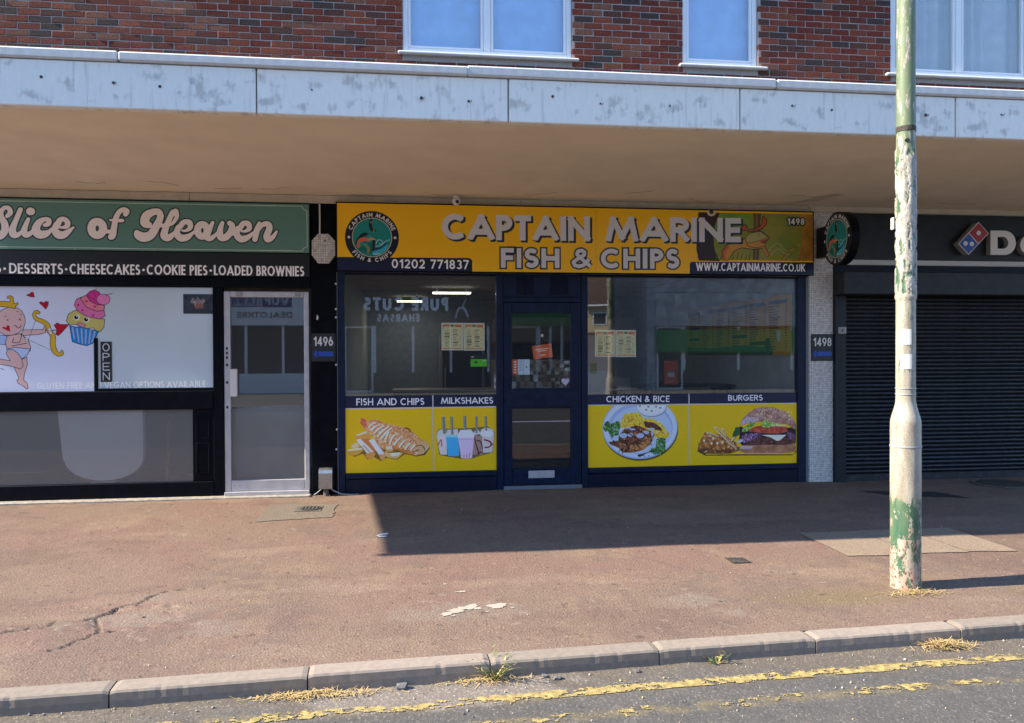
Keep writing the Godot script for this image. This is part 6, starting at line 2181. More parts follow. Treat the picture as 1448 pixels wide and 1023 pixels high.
func draw_cupcake(a: Art) -> void:
	a.po(Color8(38,142,220),[1.962,0.408,2.02,0.428,2.095,0.421,2.17,0.455,2.257,0.468,2.196,0.6,2.133,0.628,2.056,0.609,1.988,0.583],0.0028)
	a.s(Color8(176,182,214),[1.992,0.435,0.0084,2.009,0.55,0.007])
	a.s(Color8(176,182,214),[2.036,0.444,0.0084,2.054,0.584,0.007])
	a.s(Color8(176,182,214),[2.082,0.448,0.0084,2.089,0.603,0.007])
	a.s(Color8(176,182,214),[2.127,0.455,0.0084,2.121,0.606,0.007])
	a.s(Color8(176,182,214),[2.172,0.464,0.0084,2.156,0.6,0.007])
	a.s(Color8(176,182,214),[2.216,0.474,0.0084,2.187,0.587,0.007])
	a.po(Color8(206,196,112),[1.93,0.362,1.953,0.289,2.022,0.247,2.121,0.269,2.221,0.335,2.315,0.342,2.309,0.428,2.27,0.478,2.222,0.464,2.201,0.436,2.147,0.444,2.083,0.428,2.033,0.402,1.955,0.396],0.0028)
	a.po(Color8(226,122,178),[2.01,0.193,2.033,0.132,2.085,0.108,2.172,0.203,2.309,0.242,2.322,0.308,2.271,0.343,2.146,0.319,2.047,0.259],0.0028)
	a.po(Color8(236,132,152),[2.073,0.119,2.123,0.09,2.175,0.123,2.272,0.189,2.317,0.197,2.31,0.25,2.234,0.258,2.134,0.216],0.0028)
	a.po(Color8(214,66,150),[2.135,0.084,2.171,0.045,2.221,0.03,2.267,0.059,2.275,0.123,2.312,0.176,2.247,0.192,2.172,0.152],0.0028)
	a.e(Color8(204,50,118),2.05,0.193,0.0141,0.0127)
	a.e(Color8(204,50,118),2.093,0.249,0.0141,0.0127)
	a.e(Color8(204,50,118),2.199,0.303,0.0141,0.0127)
	a.e(Color8(204,50,118),2.137,0.153,0.0141,0.0127)
	a.e(Color8(204,50,118),2.217,0.209,0.0141,0.0127)
	a.s(Color8(190,40,120),[2.148,0.086,0.0035,2.191,0.123,0.0035,2.272,0.163,0.0035])
	a.s(Color8(190,40,120),[2.198,0.046,0.0035,2.225,0.09,0.0035,2.213,0.123,0.0035])
	a.e(Color8(28,24,34),2.304,0.132,0.0704,0.0606)
	a.e(Color8(236,136,194),2.304,0.132,0.0662,0.0563)
	a.s(Color8(28,24,34),[2.333,0.088,0.0028,2.396,0.068,0.0028])
	a.e(Color8(244,244,240),2.034,0.325,0.031,0.0296)
	a.e(Color8(20,18,24),2.03,0.324,0.0225,0.0211)
	a.e(Color8(250,250,250),2.036,0.316,0.007,0.007)
	a.e(Color8(244,244,240),2.133,0.349,0.031,0.0296)
	a.e(Color8(20,18,24),2.129,0.347,0.0225,0.0211)
	a.e(Color8(250,250,250),2.136,0.339,0.007,0.007)
	a.po(Color8(222,150,160),[2.036,0.388,2.071,0.375,2.095,0.391,2.125,0.408,2.101,0.433,2.06,0.418],0.0017)

func draw_emblem(a: Art, cx: float, cy: float, r: float) -> void:
	a.p(Color8(18,110,104),a.at([-0.6529,0.2588,-0.4176,0.1118,-0.0059,0.2294,0.2294,0.3471,0.1118,0.6559,-0.3,0.5824,-0.5353,0.4647],2,cx,cy,r))
	a.s(Color8(24,28,34),a.at([-0.5794,0.2294,0.0647,-0.4471,-0.0059,0.0706,-0.2706,-0.1235,0.0647,-0.1235,-0.0647,0.0529],3,cx,cy,r))
	a.s(Color8(214,112,86),a.at([-0.5206,0.3471,0.0706,-0.4618,0.1412,0.0882,-0.2706,0.0676,0.0765,-0.1235,0.1118,0.0471],3,cx,cy,r))
	a.s(Color8(40,150,136),a.at([-0.4176,0.2588,0.0706,-0.2412,0.2882,0.0765,-0.1235,0.4647,0.0588],3,cx,cy,r))
	a.s(Color8(150,140,60),a.at([-0.2706,0.2882,0.0265,-0.1529,0.4059,0.0353,-0.1529,0.5824,0.0412],3,cx,cy,r))
	a.s(Color8(26,30,44),a.at([-0.0294,-0.6824,0.0471,-0.0647,-0.5206,0.0647,-0.0059,-0.3,0.0588,0.1118,-0.2706,0.0471],3,cx,cy,r))
	a.s(Color8(196,150,110),a.at([-0.05,-0.5794,0.0265,0.0176,-0.6,0.0206],3,cx,cy,r))
	a.s(Color8(60,150,140),a.at([-0.1529,-0.0647,0.0471,-0.0647,-0.0059,0.0529],3,cx,cy,r))
	a.s(Color8(206,160,84),a.at([-0.1529,0.0765,0.0382,-0.0059,0.0529,0.0471,0.1176,0.1,0.0353],3,cx,cy,r))
	a.s(Color8(196,150,110),a.at([0.0765,-0.3,0.0235,0.0676,-0.2118,0.0176],3,cx,cy,r))
	a.s(Color8(24,28,40),a.at([0.0676,0.1412,0.0588,0.0529,0.3471,0.0471,0.0382,0.4941,0.0412],3,cx,cy,r))
	a.s(Color8(60,180,212),a.at([0.0529,0.5971,0.0588,0.2294,0.5588,0.0824,0.4059,0.4941,0.0706,0.5824,0.3176,0.0471],3,cx,cy,r))
	a.s(Color8(24,60,100),a.at([0.1118,0.4353,0.0353,0.2882,0.4059,0.0294,0.5235,0.2294,0.0294],3,cx,cy,r))
	a.s(Color8(150,206,220),a.at([0.1559,0.2294,0.0176,0.2,0.1118,0.0176,0.3176,0.0882,0.0176,0.4059,0.1706,0.0176,0.3618,0.2588,0.0176,0.2735,0.2294,0.0176],3,cx,cy,r))
	a.s(Color8(150,206,220),a.at([0.1412,0.3471,0.0206,0.3471,0.3029,0.0176,0.4941,0.1559,0.0176,0.6706,0.0824,0.0176],3,cx,cy,r))
	a.s(Color8(190,220,226),a.at([0.0529,0.6471,0.0206,0.2882,0.6353,0.0176],3,cx,cy,r))

func draw_fish_picture(a: Art) -> void:
	a.n(Color8(150,104,34),Color8(196,140,44),5,[4.102,0.024,5.522,0.021,5.522,0.577,4.101,0.576])
	a.p(Color8(52,36,34),[4.124,0.02,4.376,0.029,4.324,0.15,4.297,0.264,4.297,0.406,4.323,0.505,4.375,0.59,4.116,0.586,4.087,0.466,4.084,0.254,4.102,0.126])
	a.n(Color8(122,140,44),Color8(160,150,48),3,[4.368,0.029,5.354,0.024,5.382,0.161,5.381,0.348,5.331,0.565,4.36,0.576,4.309,0.463,4.294,0.321,4.309,0.179])
	a.n(Color8(96,140,52),Color8(126,160,60),4,[4.376,0.029,4.756,0.029,4.726,0.215,4.487,0.318,4.316,0.321,4.324,0.165])
	a.p(Color8(150,140,40),[5.382,0.132,5.346,0.161,5.316,0.248,5.316,0.306,5.381,0.305])
	a.p(Color8(96,70,40),[4.782,0.021,4.874,0.021,4.858,0.241,4.846,0.57,4.774,0.571,4.786,0.314])
	a.p(Color8(132,104,52),[4.809,0.021,4.839,0.02,4.831,0.313,4.816,0.571,4.798,0.571])
	a.s(Color8(196,176,84),[4.937,0.498,0.0041,5.012,0.411,0.0041,5.088,0.374,0.0041,5.179,0.452,0.0041,5.24,0.451,0.0041,5.362,0.377,0.0041])
	a.s(Color8(196,176,84),[4.997,0.511,0.0041,5.088,0.438,0.0041,5.179,0.495,0.0041,5.24,0.508,0.0041])
	a.s(Color8(150,90,50),[5.118,0.567,0.0055,5.224,0.451,0.0055,5.331,0.406,0.0055])
	a.s(Color8(150,90,50),[5.179,0.566,0.0055,5.27,0.479,0.0055])
	a.s(Color8(86,96,36),[4.323,0.576,0.0055,4.344,0.508,0.0055])
	a.s(Color8(86,96,36),[4.374,0.576,0.0055,4.395,0.524,0.0055])
	a.s(Color8(86,96,36),[4.424,0.575,0.0055,4.445,0.49,0.0055])
	a.s(Color8(86,96,36),[4.475,0.575,0.0055,4.496,0.506,0.0055])
	a.s(Color8(86,96,36),[4.525,0.574,0.0055,4.546,0.523,0.0055])
	a.s(Color8(86,96,36),[4.576,0.573,0.0055,4.597,0.488,0.0055])
	a.s(Color8(86,96,36),[4.627,0.573,0.0055,4.648,0.504,0.0055])
	a.s(Color8(86,96,36),[4.678,0.572,0.0055,4.699,0.521,0.0055])
	a.s(Color8(86,96,36),[4.729,0.572,0.0055,4.75,0.486,0.0055])
	a.po(Color8(206,150,56),[4.405,0.578,4.395,0.476,4.465,0.393,4.606,0.376,4.684,0.315,4.741,0.255,4.877,0.232,4.985,0.308,4.937,0.354,4.919,0.406,4.979,0.511,4.946,0.538,4.894,0.435,4.756,0.446,4.636,0.43,4.539,0.477,4.475,0.577],0.0041)
	a.po(Color8(196,84,48),[4.636,0.219,4.644,0.168,4.684,0.158,4.719,0.218,4.786,0.214,4.854,0.177,4.88,0.155,4.899,0.052,4.946,0.097,4.937,0.154,4.877,0.209,4.756,0.243],0.0041)
	a.p(Color8(210,96,54),[4.405,0.561,4.401,0.476,4.465,0.401,4.487,0.418,4.442,0.49,4.439,0.575])
	a.p(Color8(150,60,44),[4.854,0.356,4.979,0.311,4.937,0.352,4.914,0.386])
	a.po(Color8(176,168,96),[4.681,0.315,4.741,0.255,4.869,0.235,4.967,0.3,4.876,0.338,4.756,0.371,4.696,0.372],0.0027)
	a.e(Color8(60,40,30),4.846,0.273,0.015,0.0177)
	a.e(Color8(230,190,90),4.846,0.273,0.0096,0.0123)
	a.s(Color8(60,40,30),[4.681,0.315,0.0041,4.711,0.401,0.0041,4.786,0.425,0.0041,4.907,0.412,0.0041])
	a.p(Color8(204,120,60),[4.91,0.415,4.979,0.511,4.946,0.538,4.894,0.444])
	a.e(Color8(214,204,178),4.268,0.021,0.0546,0.0464)
	a.e(Color8(70,46,40),4.268,0.018,0.0273,0.0246)

func draw_fish_chips(a: Art) -> void:
	a.n(Color8(110,86,30),Color8(130,104,30),9,[0.029,0.649,0.101,0.678,0.192,0.643,0.237,0.709,0.31,0.683,0.392,0.731,0.457,0.695,0.567,0.721,0.659,0.657,0.788,0.688,0.881,0.671,0.937,0.593,0.928,0.565,0.789,0.525,0.238,0.515])
	a.p(Color8(206,150,76),[0.112,0.431,0.23,0.394,0.275,0.441,0.238,0.515,0.184,0.497,0.116,0.475])
	a.p(Color8(228,206,176),[0.112,0.431,0.23,0.394,0.239,0.411,0.121,0.446])
	a.p(Color8(196,150,64),[0.02,0.595,0.184,0.58,0.194,0.612,0.138,0.653,0.074,0.667,0.022,0.642])
	a.p(Color8(226,206,170),[0.02,0.595,0.174,0.573,0.183,0.597,0.029,0.614])
	a.p(Color8(216,190,160),[0.064,0.548,0.126,0.514,0.152,0.55,0.129,0.57,0.076,0.578])
	a.p(Color8(196,120,64),[0.175,0.476,0.266,0.478,0.347,0.6,0.311,0.627,0.193,0.523])
	a.n(Color8(196,128,76),Color8(236,200,160),16,[0.169,0.24,0.211,0.253,0.24,0.283,0.331,0.259,0.431,0.307,0.55,0.332,0.661,0.362,0.754,0.42,0.846,0.498,0.919,0.542,0.93,0.583,0.867,0.655,0.779,0.676,0.659,0.647,0.567,0.597,0.503,0.568,0.411,0.601,0.366,0.554,0.348,0.517,0.28,0.437,0.205,0.366,0.161,0.301])
	a.n(Color8(190,84,60),Color8(222,130,96),20,[0.169,0.24,0.211,0.253,0.236,0.283,0.239,0.348,0.205,0.364,0.161,0.301])
	a.n(Color8(196,100,66),Color8(224,150,110),20,[0.276,0.284,0.331,0.259,0.431,0.307,0.404,0.317,0.331,0.286])
	a.n(Color8(186,112,50),Color8(208,140,76),10,[0.411,0.601,0.439,0.555,0.512,0.557,0.659,0.606,0.742,0.632,0.77,0.675,0.659,0.647,0.567,0.604])
	a.n(Color8(182,110,64),Color8(226,176,128),30,[0.514,0.343,0.661,0.362,0.762,0.422,0.845,0.498,0.789,0.562,0.697,0.486,0.605,0.438,0.532,0.399])
	a.flecks([0.24,0.283,0.331,0.259,0.431,0.307,0.55,0.332,0.661,0.362,0.754,0.42,0.846,0.498,0.919,0.542,0.867,0.655,0.779,0.676,0.659,0.647,0.567,0.597,0.503,0.568,0.411,0.601,0.28,0.437],[Color8(222,170,110),Color8(180,110,60),Color8(244,222,190),Color8(160,92,48),Color8(210,140,84)],420,0.0056,0.015,101)
	a.s(Color8(240,218,190),[0.256,0.348,0.0084,0.286,0.323,0.0103,0.331,0.305,0.0075])
	a.s(Color8(176,96,52),[0.272,0.356,0.0047,0.304,0.327,0.0047,0.343,0.311,0.0038])
	a.s(Color8(240,218,190),[0.285,0.382,0.0084,0.323,0.349,0.0103,0.376,0.324,0.0075])
	a.s(Color8(176,96,52),[0.301,0.39,0.0047,0.341,0.353,0.0047,0.389,0.33,0.0038])
	a.s(Color8(240,218,190),[0.316,0.416,0.0084,0.364,0.373,0.0103,0.427,0.337,0.0075])
	a.s(Color8(176,96,52),[0.333,0.424,0.0047,0.382,0.377,0.0047,0.439,0.343,0.0038])
	a.s(Color8(240,218,190),[0.353,0.452,0.0084,0.407,0.396,0.0103,0.477,0.347,0.0075])
	a.s(Color8(176,96,52),[0.369,0.459,0.0047,0.426,0.4,0.0047,0.49,0.353,0.0038])
	a.s(Color8(240,218,190),[0.394,0.48,0.0084,0.446,0.415,0.0103,0.513,0.357,0.0075])
	a.s(Color8(176,96,52),[0.41,0.488,0.0047,0.465,0.419,0.0047,0.526,0.363,0.0038])
	a.s(Color8(240,218,190),[0.439,0.515,0.0084,0.451,0.457,0.0103,0.477,0.407,0.0075])
	a.s(Color8(176,96,52),[0.456,0.522,0.0047,0.469,0.461,0.0047,0.489,0.413,0.0038])
	a.s(Color8(240,218,190),[0.49,0.528,0.0084,0.508,0.483,0.0103,0.541,0.446,0.0075])
	a.s(Color8(176,96,52),[0.506,0.536,0.0047,0.526,0.487,0.0047,0.553,0.452,0.0038])
	a.s(Color8(240,218,190),[0.54,0.55,0.0084,0.565,0.508,0.0103,0.605,0.475,0.0075])
	a.s(Color8(176,96,52),[0.556,0.558,0.0047,0.583,0.512,0.0047,0.618,0.481,0.0038])
	a.s(Color8(240,218,190),[0.595,0.577,0.0084,0.62,0.536,0.0103,0.66,0.504,0.0075])
	a.s(Color8(176,96,52),[0.611,0.585,0.0047,0.638,0.54,0.0047,0.673,0.509,0.0038])
	a.s(Color8(240,218,190),[0.659,0.606,0.0084,0.68,0.57,0.0103,0.715,0.542,0.0075])
	a.s(Color8(176,96,52),[0.676,0.614,0.0047,0.698,0.574,0.0047,0.728,0.548,0.0038])
	a.s(Color8(240,218,190),[0.724,0.617,0.0084,0.74,0.585,0.0103,0.77,0.562,0.0075])
	a.s(Color8(176,96,52),[0.74,0.624,0.0047,0.758,0.589,0.0047,0.783,0.567,0.0038])
	a.p(Color8(200,160,110),[0.789,0.525,0.891,0.517,0.919,0.546,0.844,0.656,0.788,0.618])
	a.s(Color8(120,70,44),[0.779,0.571,0.0056,0.844,0.563,0.0047,0.881,0.61,0.0066])
	a.s(Color8(110,64,44),[0.751,0.636,0.0056,0.816,0.609,0.0047])
	a.p(Color8(74,54,58),[0.867,0.655,0.93,0.583,0.926,0.555,0.933,0.591,0.881,0.668,0.788,0.683])
	a.s(Color8(120,64,40),[0.661,0.364,0.0075,0.697,0.374,0.0084,0.725,0.412,0.0056])
	a.p(Color8(222,212,206),[0.116,0.486,0.161,0.476,0.309,0.622,0.283,0.647,0.238,0.646])
	a.p(Color8(186,168,150),[0.184,0.551,0.204,0.544,0.283,0.627,0.265,0.645])
	a.p(Color8(210,140,70),[0.212,0.651,0.309,0.625,0.336,0.646,0.283,0.712,0.228,0.692])
	a.p(Color8(224,214,208),[0.255,0.498,0.304,0.475,0.434,0.65,0.365,0.658])
	a.p(Color8(206,150,96),[0.365,0.658,0.434,0.65,0.435,0.704,0.402,0.722,0.385,0.71])
	a.p(Color8(224,200,170),[0.444,0.567,0.512,0.56,0.523,0.624,0.448,0.626])
	a.p(Color8(206,150,90),[0.448,0.602,0.523,0.603,0.523,0.629,0.448,0.628])
	a.p(Color8(220,168,104),[0.43,0.616,0.475,0.64,0.604,0.635,0.636,0.648,0.567,0.712,0.475,0.695,0.438,0.676])
	a.p(Color8(230,214,196),[0.484,0.647,0.604,0.638,0.585,0.67,0.512,0.683])

func draw_milkshakes(a: Art) -> void:
	a.p(Color8(104,96,60),[1.005,0.435,1.044,0.38,1.278,0.379,1.4,0.376,1.589,0.36,1.669,0.427,1.645,0.661,1.521,0.689,1.408,0.724,1.276,0.722,1.136,0.695,1.043,0.675])
	a.p(Color8(196,194,190),[1.008,0.456,1.023,0.415,1.053,0.387,1.119,0.385,1.129,0.456])
	a.p(Color8(206,196,192),[1.011,0.454,1.126,0.448,1.128,0.674,1.054,0.672,1.03,0.567])
	a.p(Color8(112,116,112),[1.071,0.245,1.104,0.246,1.118,0.437,1.083,0.436])
	a.s(Color8(160,160,154),[1.078,0.245,0.0023,1.09,0.437,0.0023])
	a.s(Color8(170,40,40),[1.03,0.561,0.0056,1.062,0.504,0.0047,1.071,0.577,0.0056])
	a.p(Color8(196,194,190),[1.499,0.448,1.513,0.397,1.57,0.367,1.646,0.399,1.664,0.446])
	a.p(Color8(200,188,184),[1.503,0.444,1.662,0.446,1.641,0.656,1.536,0.661])
	a.p(Color8(112,116,112),[1.552,0.246,1.582,0.247,1.583,0.412,1.557,0.411])
	a.s(Color8(160,160,154),[1.559,0.246,0.0023,1.564,0.412,0.0023])
	a.s(Color8(112,26,34),[1.55,0.512,0.0085,1.607,0.532,0.0085,1.641,0.571,0.0075])
	a.s(Color8(112,26,34),[1.558,0.599,0.0075,1.597,0.598,0.0075,1.63,0.578,0.0056])
	a.s(Color8(112,26,34),[1.626,0.54,0.0047,1.618,0.587,0.0047])
	a.p(Color8(196,194,190),[1.418,0.461,1.438,0.414,1.475,0.386,1.513,0.444])
	a.p(Color8(160,126,116),[1.426,0.461,1.524,0.468,1.526,0.682,1.418,0.679])
	a.p(Color8(112,116,112),[1.446,0.245,1.476,0.245,1.473,0.438,1.451,0.438])
	a.s(Color8(160,160,154),[1.453,0.245,0.0023,1.458,0.438,0.0023])
	a.s(Color8(62,34,34),[1.439,0.485,0.0066,1.46,0.575,0.0066,1.488,0.67,0.0075])
	a.s(Color8(62,34,34),[1.471,0.518,0.0066,1.509,0.538,0.0066,1.529,0.614,0.0056])
	a.s(Color8(62,34,34),[1.512,0.651,0.0075,1.474,0.674,0.0066])
	a.p(Color8(196,194,190),[1.12,0.456,1.135,0.392,1.25,0.385,1.259,0.458])
	a.p(Color8(64,164,216),[1.116,0.454,1.255,0.458,1.265,0.684,1.229,0.693,1.141,0.689])
	a.p(Color8(112,116,112),[1.164,0.246,1.196,0.247,1.202,0.446,1.176,0.446])
	a.s(Color8(160,160,154),[1.172,0.247,0.0023,1.184,0.446,0.0023])
	a.p(Color8(128,196,226),[1.118,0.454,1.255,0.458,1.255,0.484,1.12,0.479])
	a.p(Color8(196,194,190),[1.253,0.445,1.28,0.395,1.4,0.391,1.437,0.442])
	a.p(Color8(206,184,208),[1.247,0.445,1.439,0.441,1.41,0.717,1.351,0.723,1.286,0.716])
	a.p(Color8(112,116,112),[1.312,0.239,1.344,0.24,1.351,0.441,1.317,0.44])
	a.s(Color8(160,160,154),[1.32,0.239,0.0023,1.324,0.44,0.0023])
	a.p(Color8(222,210,224),[1.249,0.445,1.439,0.441,1.435,0.485,1.255,0.484])
	a.s(Color8(170,150,176),[1.258,0.505,0.0023,1.432,0.504,0.0023])
	a.s(Color8(190,90,130),[1.319,0.713,0.0038,1.319,0.68,0.0038])
	a.s(Color8(200,90,120),[1.351,0.714,0.0047,1.352,0.672,0.0038])
	a.s(Color8(190,90,130),[1.382,0.705,0.0038,1.385,0.658,0.0038])
	a.n(Color8(206,204,202),Color8(236,236,238),14,[1.273,0.411,1.325,0.395,1.4,0.414,1.43,0.442,1.259,0.443])
	a.n(Color8(206,204,202),Color8(236,236,238),14,[1.503,0.444,1.551,0.407,1.627,0.417,1.655,0.446,1.607,0.483,1.532,0.468])

func draw_chicken_plate(a: Art) -> void:
	a.e(Color8(92,76,30),0.63,0.415,0.4542,0.3647)
	a.e(Color8(150,166,204),0.623,0.396,0.4525,0.363)
	a.e(Color8(186,198,224),0.626,0.392,0.4404,0.351)
	a.e(Color8(150,166,206),0.628,0.396,0.3888,0.3011)
	a.e(Color8(172,188,222),0.636,0.414,0.3699,0.2753)
	a.n(Color8(206,150,30),Color8(244,206,80),26,[0.382,0.339,0.441,0.227,0.605,0.211,0.66,0.281,0.788,0.294,0.879,0.345,0.976,0.468,0.953,0.521,0.824,0.518,0.696,0.441,0.477,0.42,0.395,0.392])
	a.flecks([0.382,0.339,0.441,0.227,0.605,0.211,0.66,0.281,0.788,0.294,0.879,0.345,0.976,0.468,0.953,0.521,0.824,0.518,0.696,0.441,0.477,0.42,0.395,0.392],[Color8(250,214,90),Color8(214,160,30),Color8(190,130,24),Color8(244,196,60),Color8(255,230,140)],420,0.0052,0.0172,102)
	a.s(Color8(176,100,24),[0.477,0.332,0.0052,0.532,0.288,0.0043])
	a.s(Color8(176,100,24),[0.459,0.269,0.0043,0.514,0.306,0.0034])
	a.s(Color8(176,100,24),[0.55,0.35,0.0043,0.605,0.396,0.0034])
	a.s(Color8(176,100,24),[0.879,0.444,0.0043,0.925,0.481,0.0034])
	a.n(Color8(58,30,30),Color8(120,72,50),24,[0.66,0.317,0.788,0.336,0.879,0.4,0.888,0.436,0.787,0.416,0.687,0.388])
	a.n(Color8(58,34,34),Color8(150,92,58),20,[0.241,0.553,0.359,0.542,0.368,0.48,0.441,0.393,0.586,0.365,0.769,0.443,0.798,0.479,0.741,0.593,0.659,0.656,0.549,0.68,0.413,0.681,0.359,0.621,0.268,0.584])
	a.n(Color8(150,92,48),Color8(206,150,90),22,[0.477,0.597,0.604,0.591,0.751,0.513,0.741,0.593,0.659,0.656,0.549,0.68])
	a.flecks([0.241,0.553,0.359,0.542,0.368,0.48,0.441,0.393,0.586,0.365,0.769,0.443,0.798,0.479,0.741,0.593,0.659,0.656,0.549,0.68,0.413,0.681,0.359,0.621,0.268,0.584],[Color8(60,32,30),Color8(150,90,54),Color8(196,140,90),Color8(96,54,40),Color8(40,24,24),Color8(120,72,48)],360,0.0069,0.0224,103)
	a.e(Color8(168,174,200),0.422,0.481,0.0465,0.0292)
	a.e(Color8(168,174,200),0.504,0.474,0.0344,0.0241)
	a.e(Color8(168,174,200),0.477,0.393,0.0396,0.012)
	a.e(Color8(168,174,200),0.532,0.412,0.0378,0.0103)
	a.e(Color8(168,174,200),0.623,0.486,0.0482,0.0292)
	a.e(Color8(168,174,200),0.687,0.45,0.0447,0.0224)
	a.e(Color8(168,174,200),0.769,0.46,0.0155,0.0378)
	a.e(Color8(168,174,200),0.76,0.407,0.0396,0.012)
	a.s(Color8(40,24,28),[0.459,0.437,0.006,0.568,0.51,0.0052])
	a.s(Color8(40,24,28),[0.55,0.386,0.006,0.623,0.44,0.0052])
	a.s(Color8(40,24,28),[0.641,0.44,0.006,0.723,0.504,0.006])
	a.s(Color8(40,24,28),[0.395,0.543,0.0069,0.477,0.597,0.006,0.476,0.65,0.0052])
	a.s(Color8(40,24,28),[0.568,0.546,0.0069,0.604,0.617,0.006])
	a.s(Color8(176,116,76),[0.368,0.666,0.006,0.395,0.596,0.0052,0.368,0.551,0.0043])
	a.s(Color8(176,116,76),[0.422,0.667,0.0052,0.449,0.588,0.0052])
	a.s(Color8(176,116,76),[0.504,0.651,0.0052,0.513,0.58,0.0043])
	a.n(Color8(24,66,30),Color8(90,140,70),40,[0.18,0.389,0.204,0.324,0.242,0.31,0.269,0.346,0.368,0.305,0.388,0.366,0.359,0.48,0.314,0.47,0.286,0.516,0.267,0.47,0.232,0.425,0.201,0.433])
	a.n(Color8(24,66,30),Color8(96,150,70),40,[0.815,0.532,0.87,0.512,0.932,0.522,0.927,0.668,0.842,0.72,0.791,0.71,0.732,0.673,0.741,0.638,0.814,0.63])
	a.flecks([0.18,0.389,0.204,0.324,0.242,0.31,0.269,0.346,0.368,0.305,0.388,0.366,0.359,0.48,0.314,0.47,0.286,0.516,0.267,0.47,0.232,0.425,0.201,0.433],[Color8(30,80,34),Color8(96,150,70),Color8(150,186,110),Color8(150,166,206),Color8(20,50,24)],150,0.0069,0.0189,104)
	a.flecks([0.815,0.532,0.87,0.512,0.932,0.522,0.927,0.668,0.842,0.72,0.791,0.71,0.732,0.673,0.741,0.638,0.814,0.63],[Color8(30,80,34),Color8(96,150,70),Color8(150,186,110),Color8(150,166,206),Color8(20,50,24)],150,0.0069,0.0189,105)
	a.s(Color8(34,40,30),[0.608,0.717,0.0155,0.645,0.712,0.012,0.695,0.69,0.0052,0.787,0.665,0.0052])
	a.e(Color8(40,60,36),0.677,0.725,0.0077,0.0069)
	a.e(Color8(40,60,36),0.728,0.724,0.0077,0.0069)
	a.e(Color8(40,60,36),0.76,0.594,0.0077,0.0069)
	a.e(Color8(120,130,150),0.766,0.155,0.1789,0.1153)
	a.e(Color8(196,204,216),0.761,0.146,0.1772,0.1135)
	a.e(Color8(206,212,222),0.761,0.14,0.1548,0.0929)
	a.e(Color8(120,130,110),0.696,0.184,0.0155,0.0103)
	a.e(Color8(120,130,110),0.762,0.199,0.0155,0.0103)
	a.e(Color8(120,130,110),0.816,0.15,0.0155,0.0103)
	a.e(Color8(120,130,110),0.619,0.139,0.0155,0.0103)
	a.e(Color8(120,130,110),0.866,0.164,0.0155,0.0103)
	a.e(Color8(120,130,110),0.724,0.149,0.0155,0.0103)

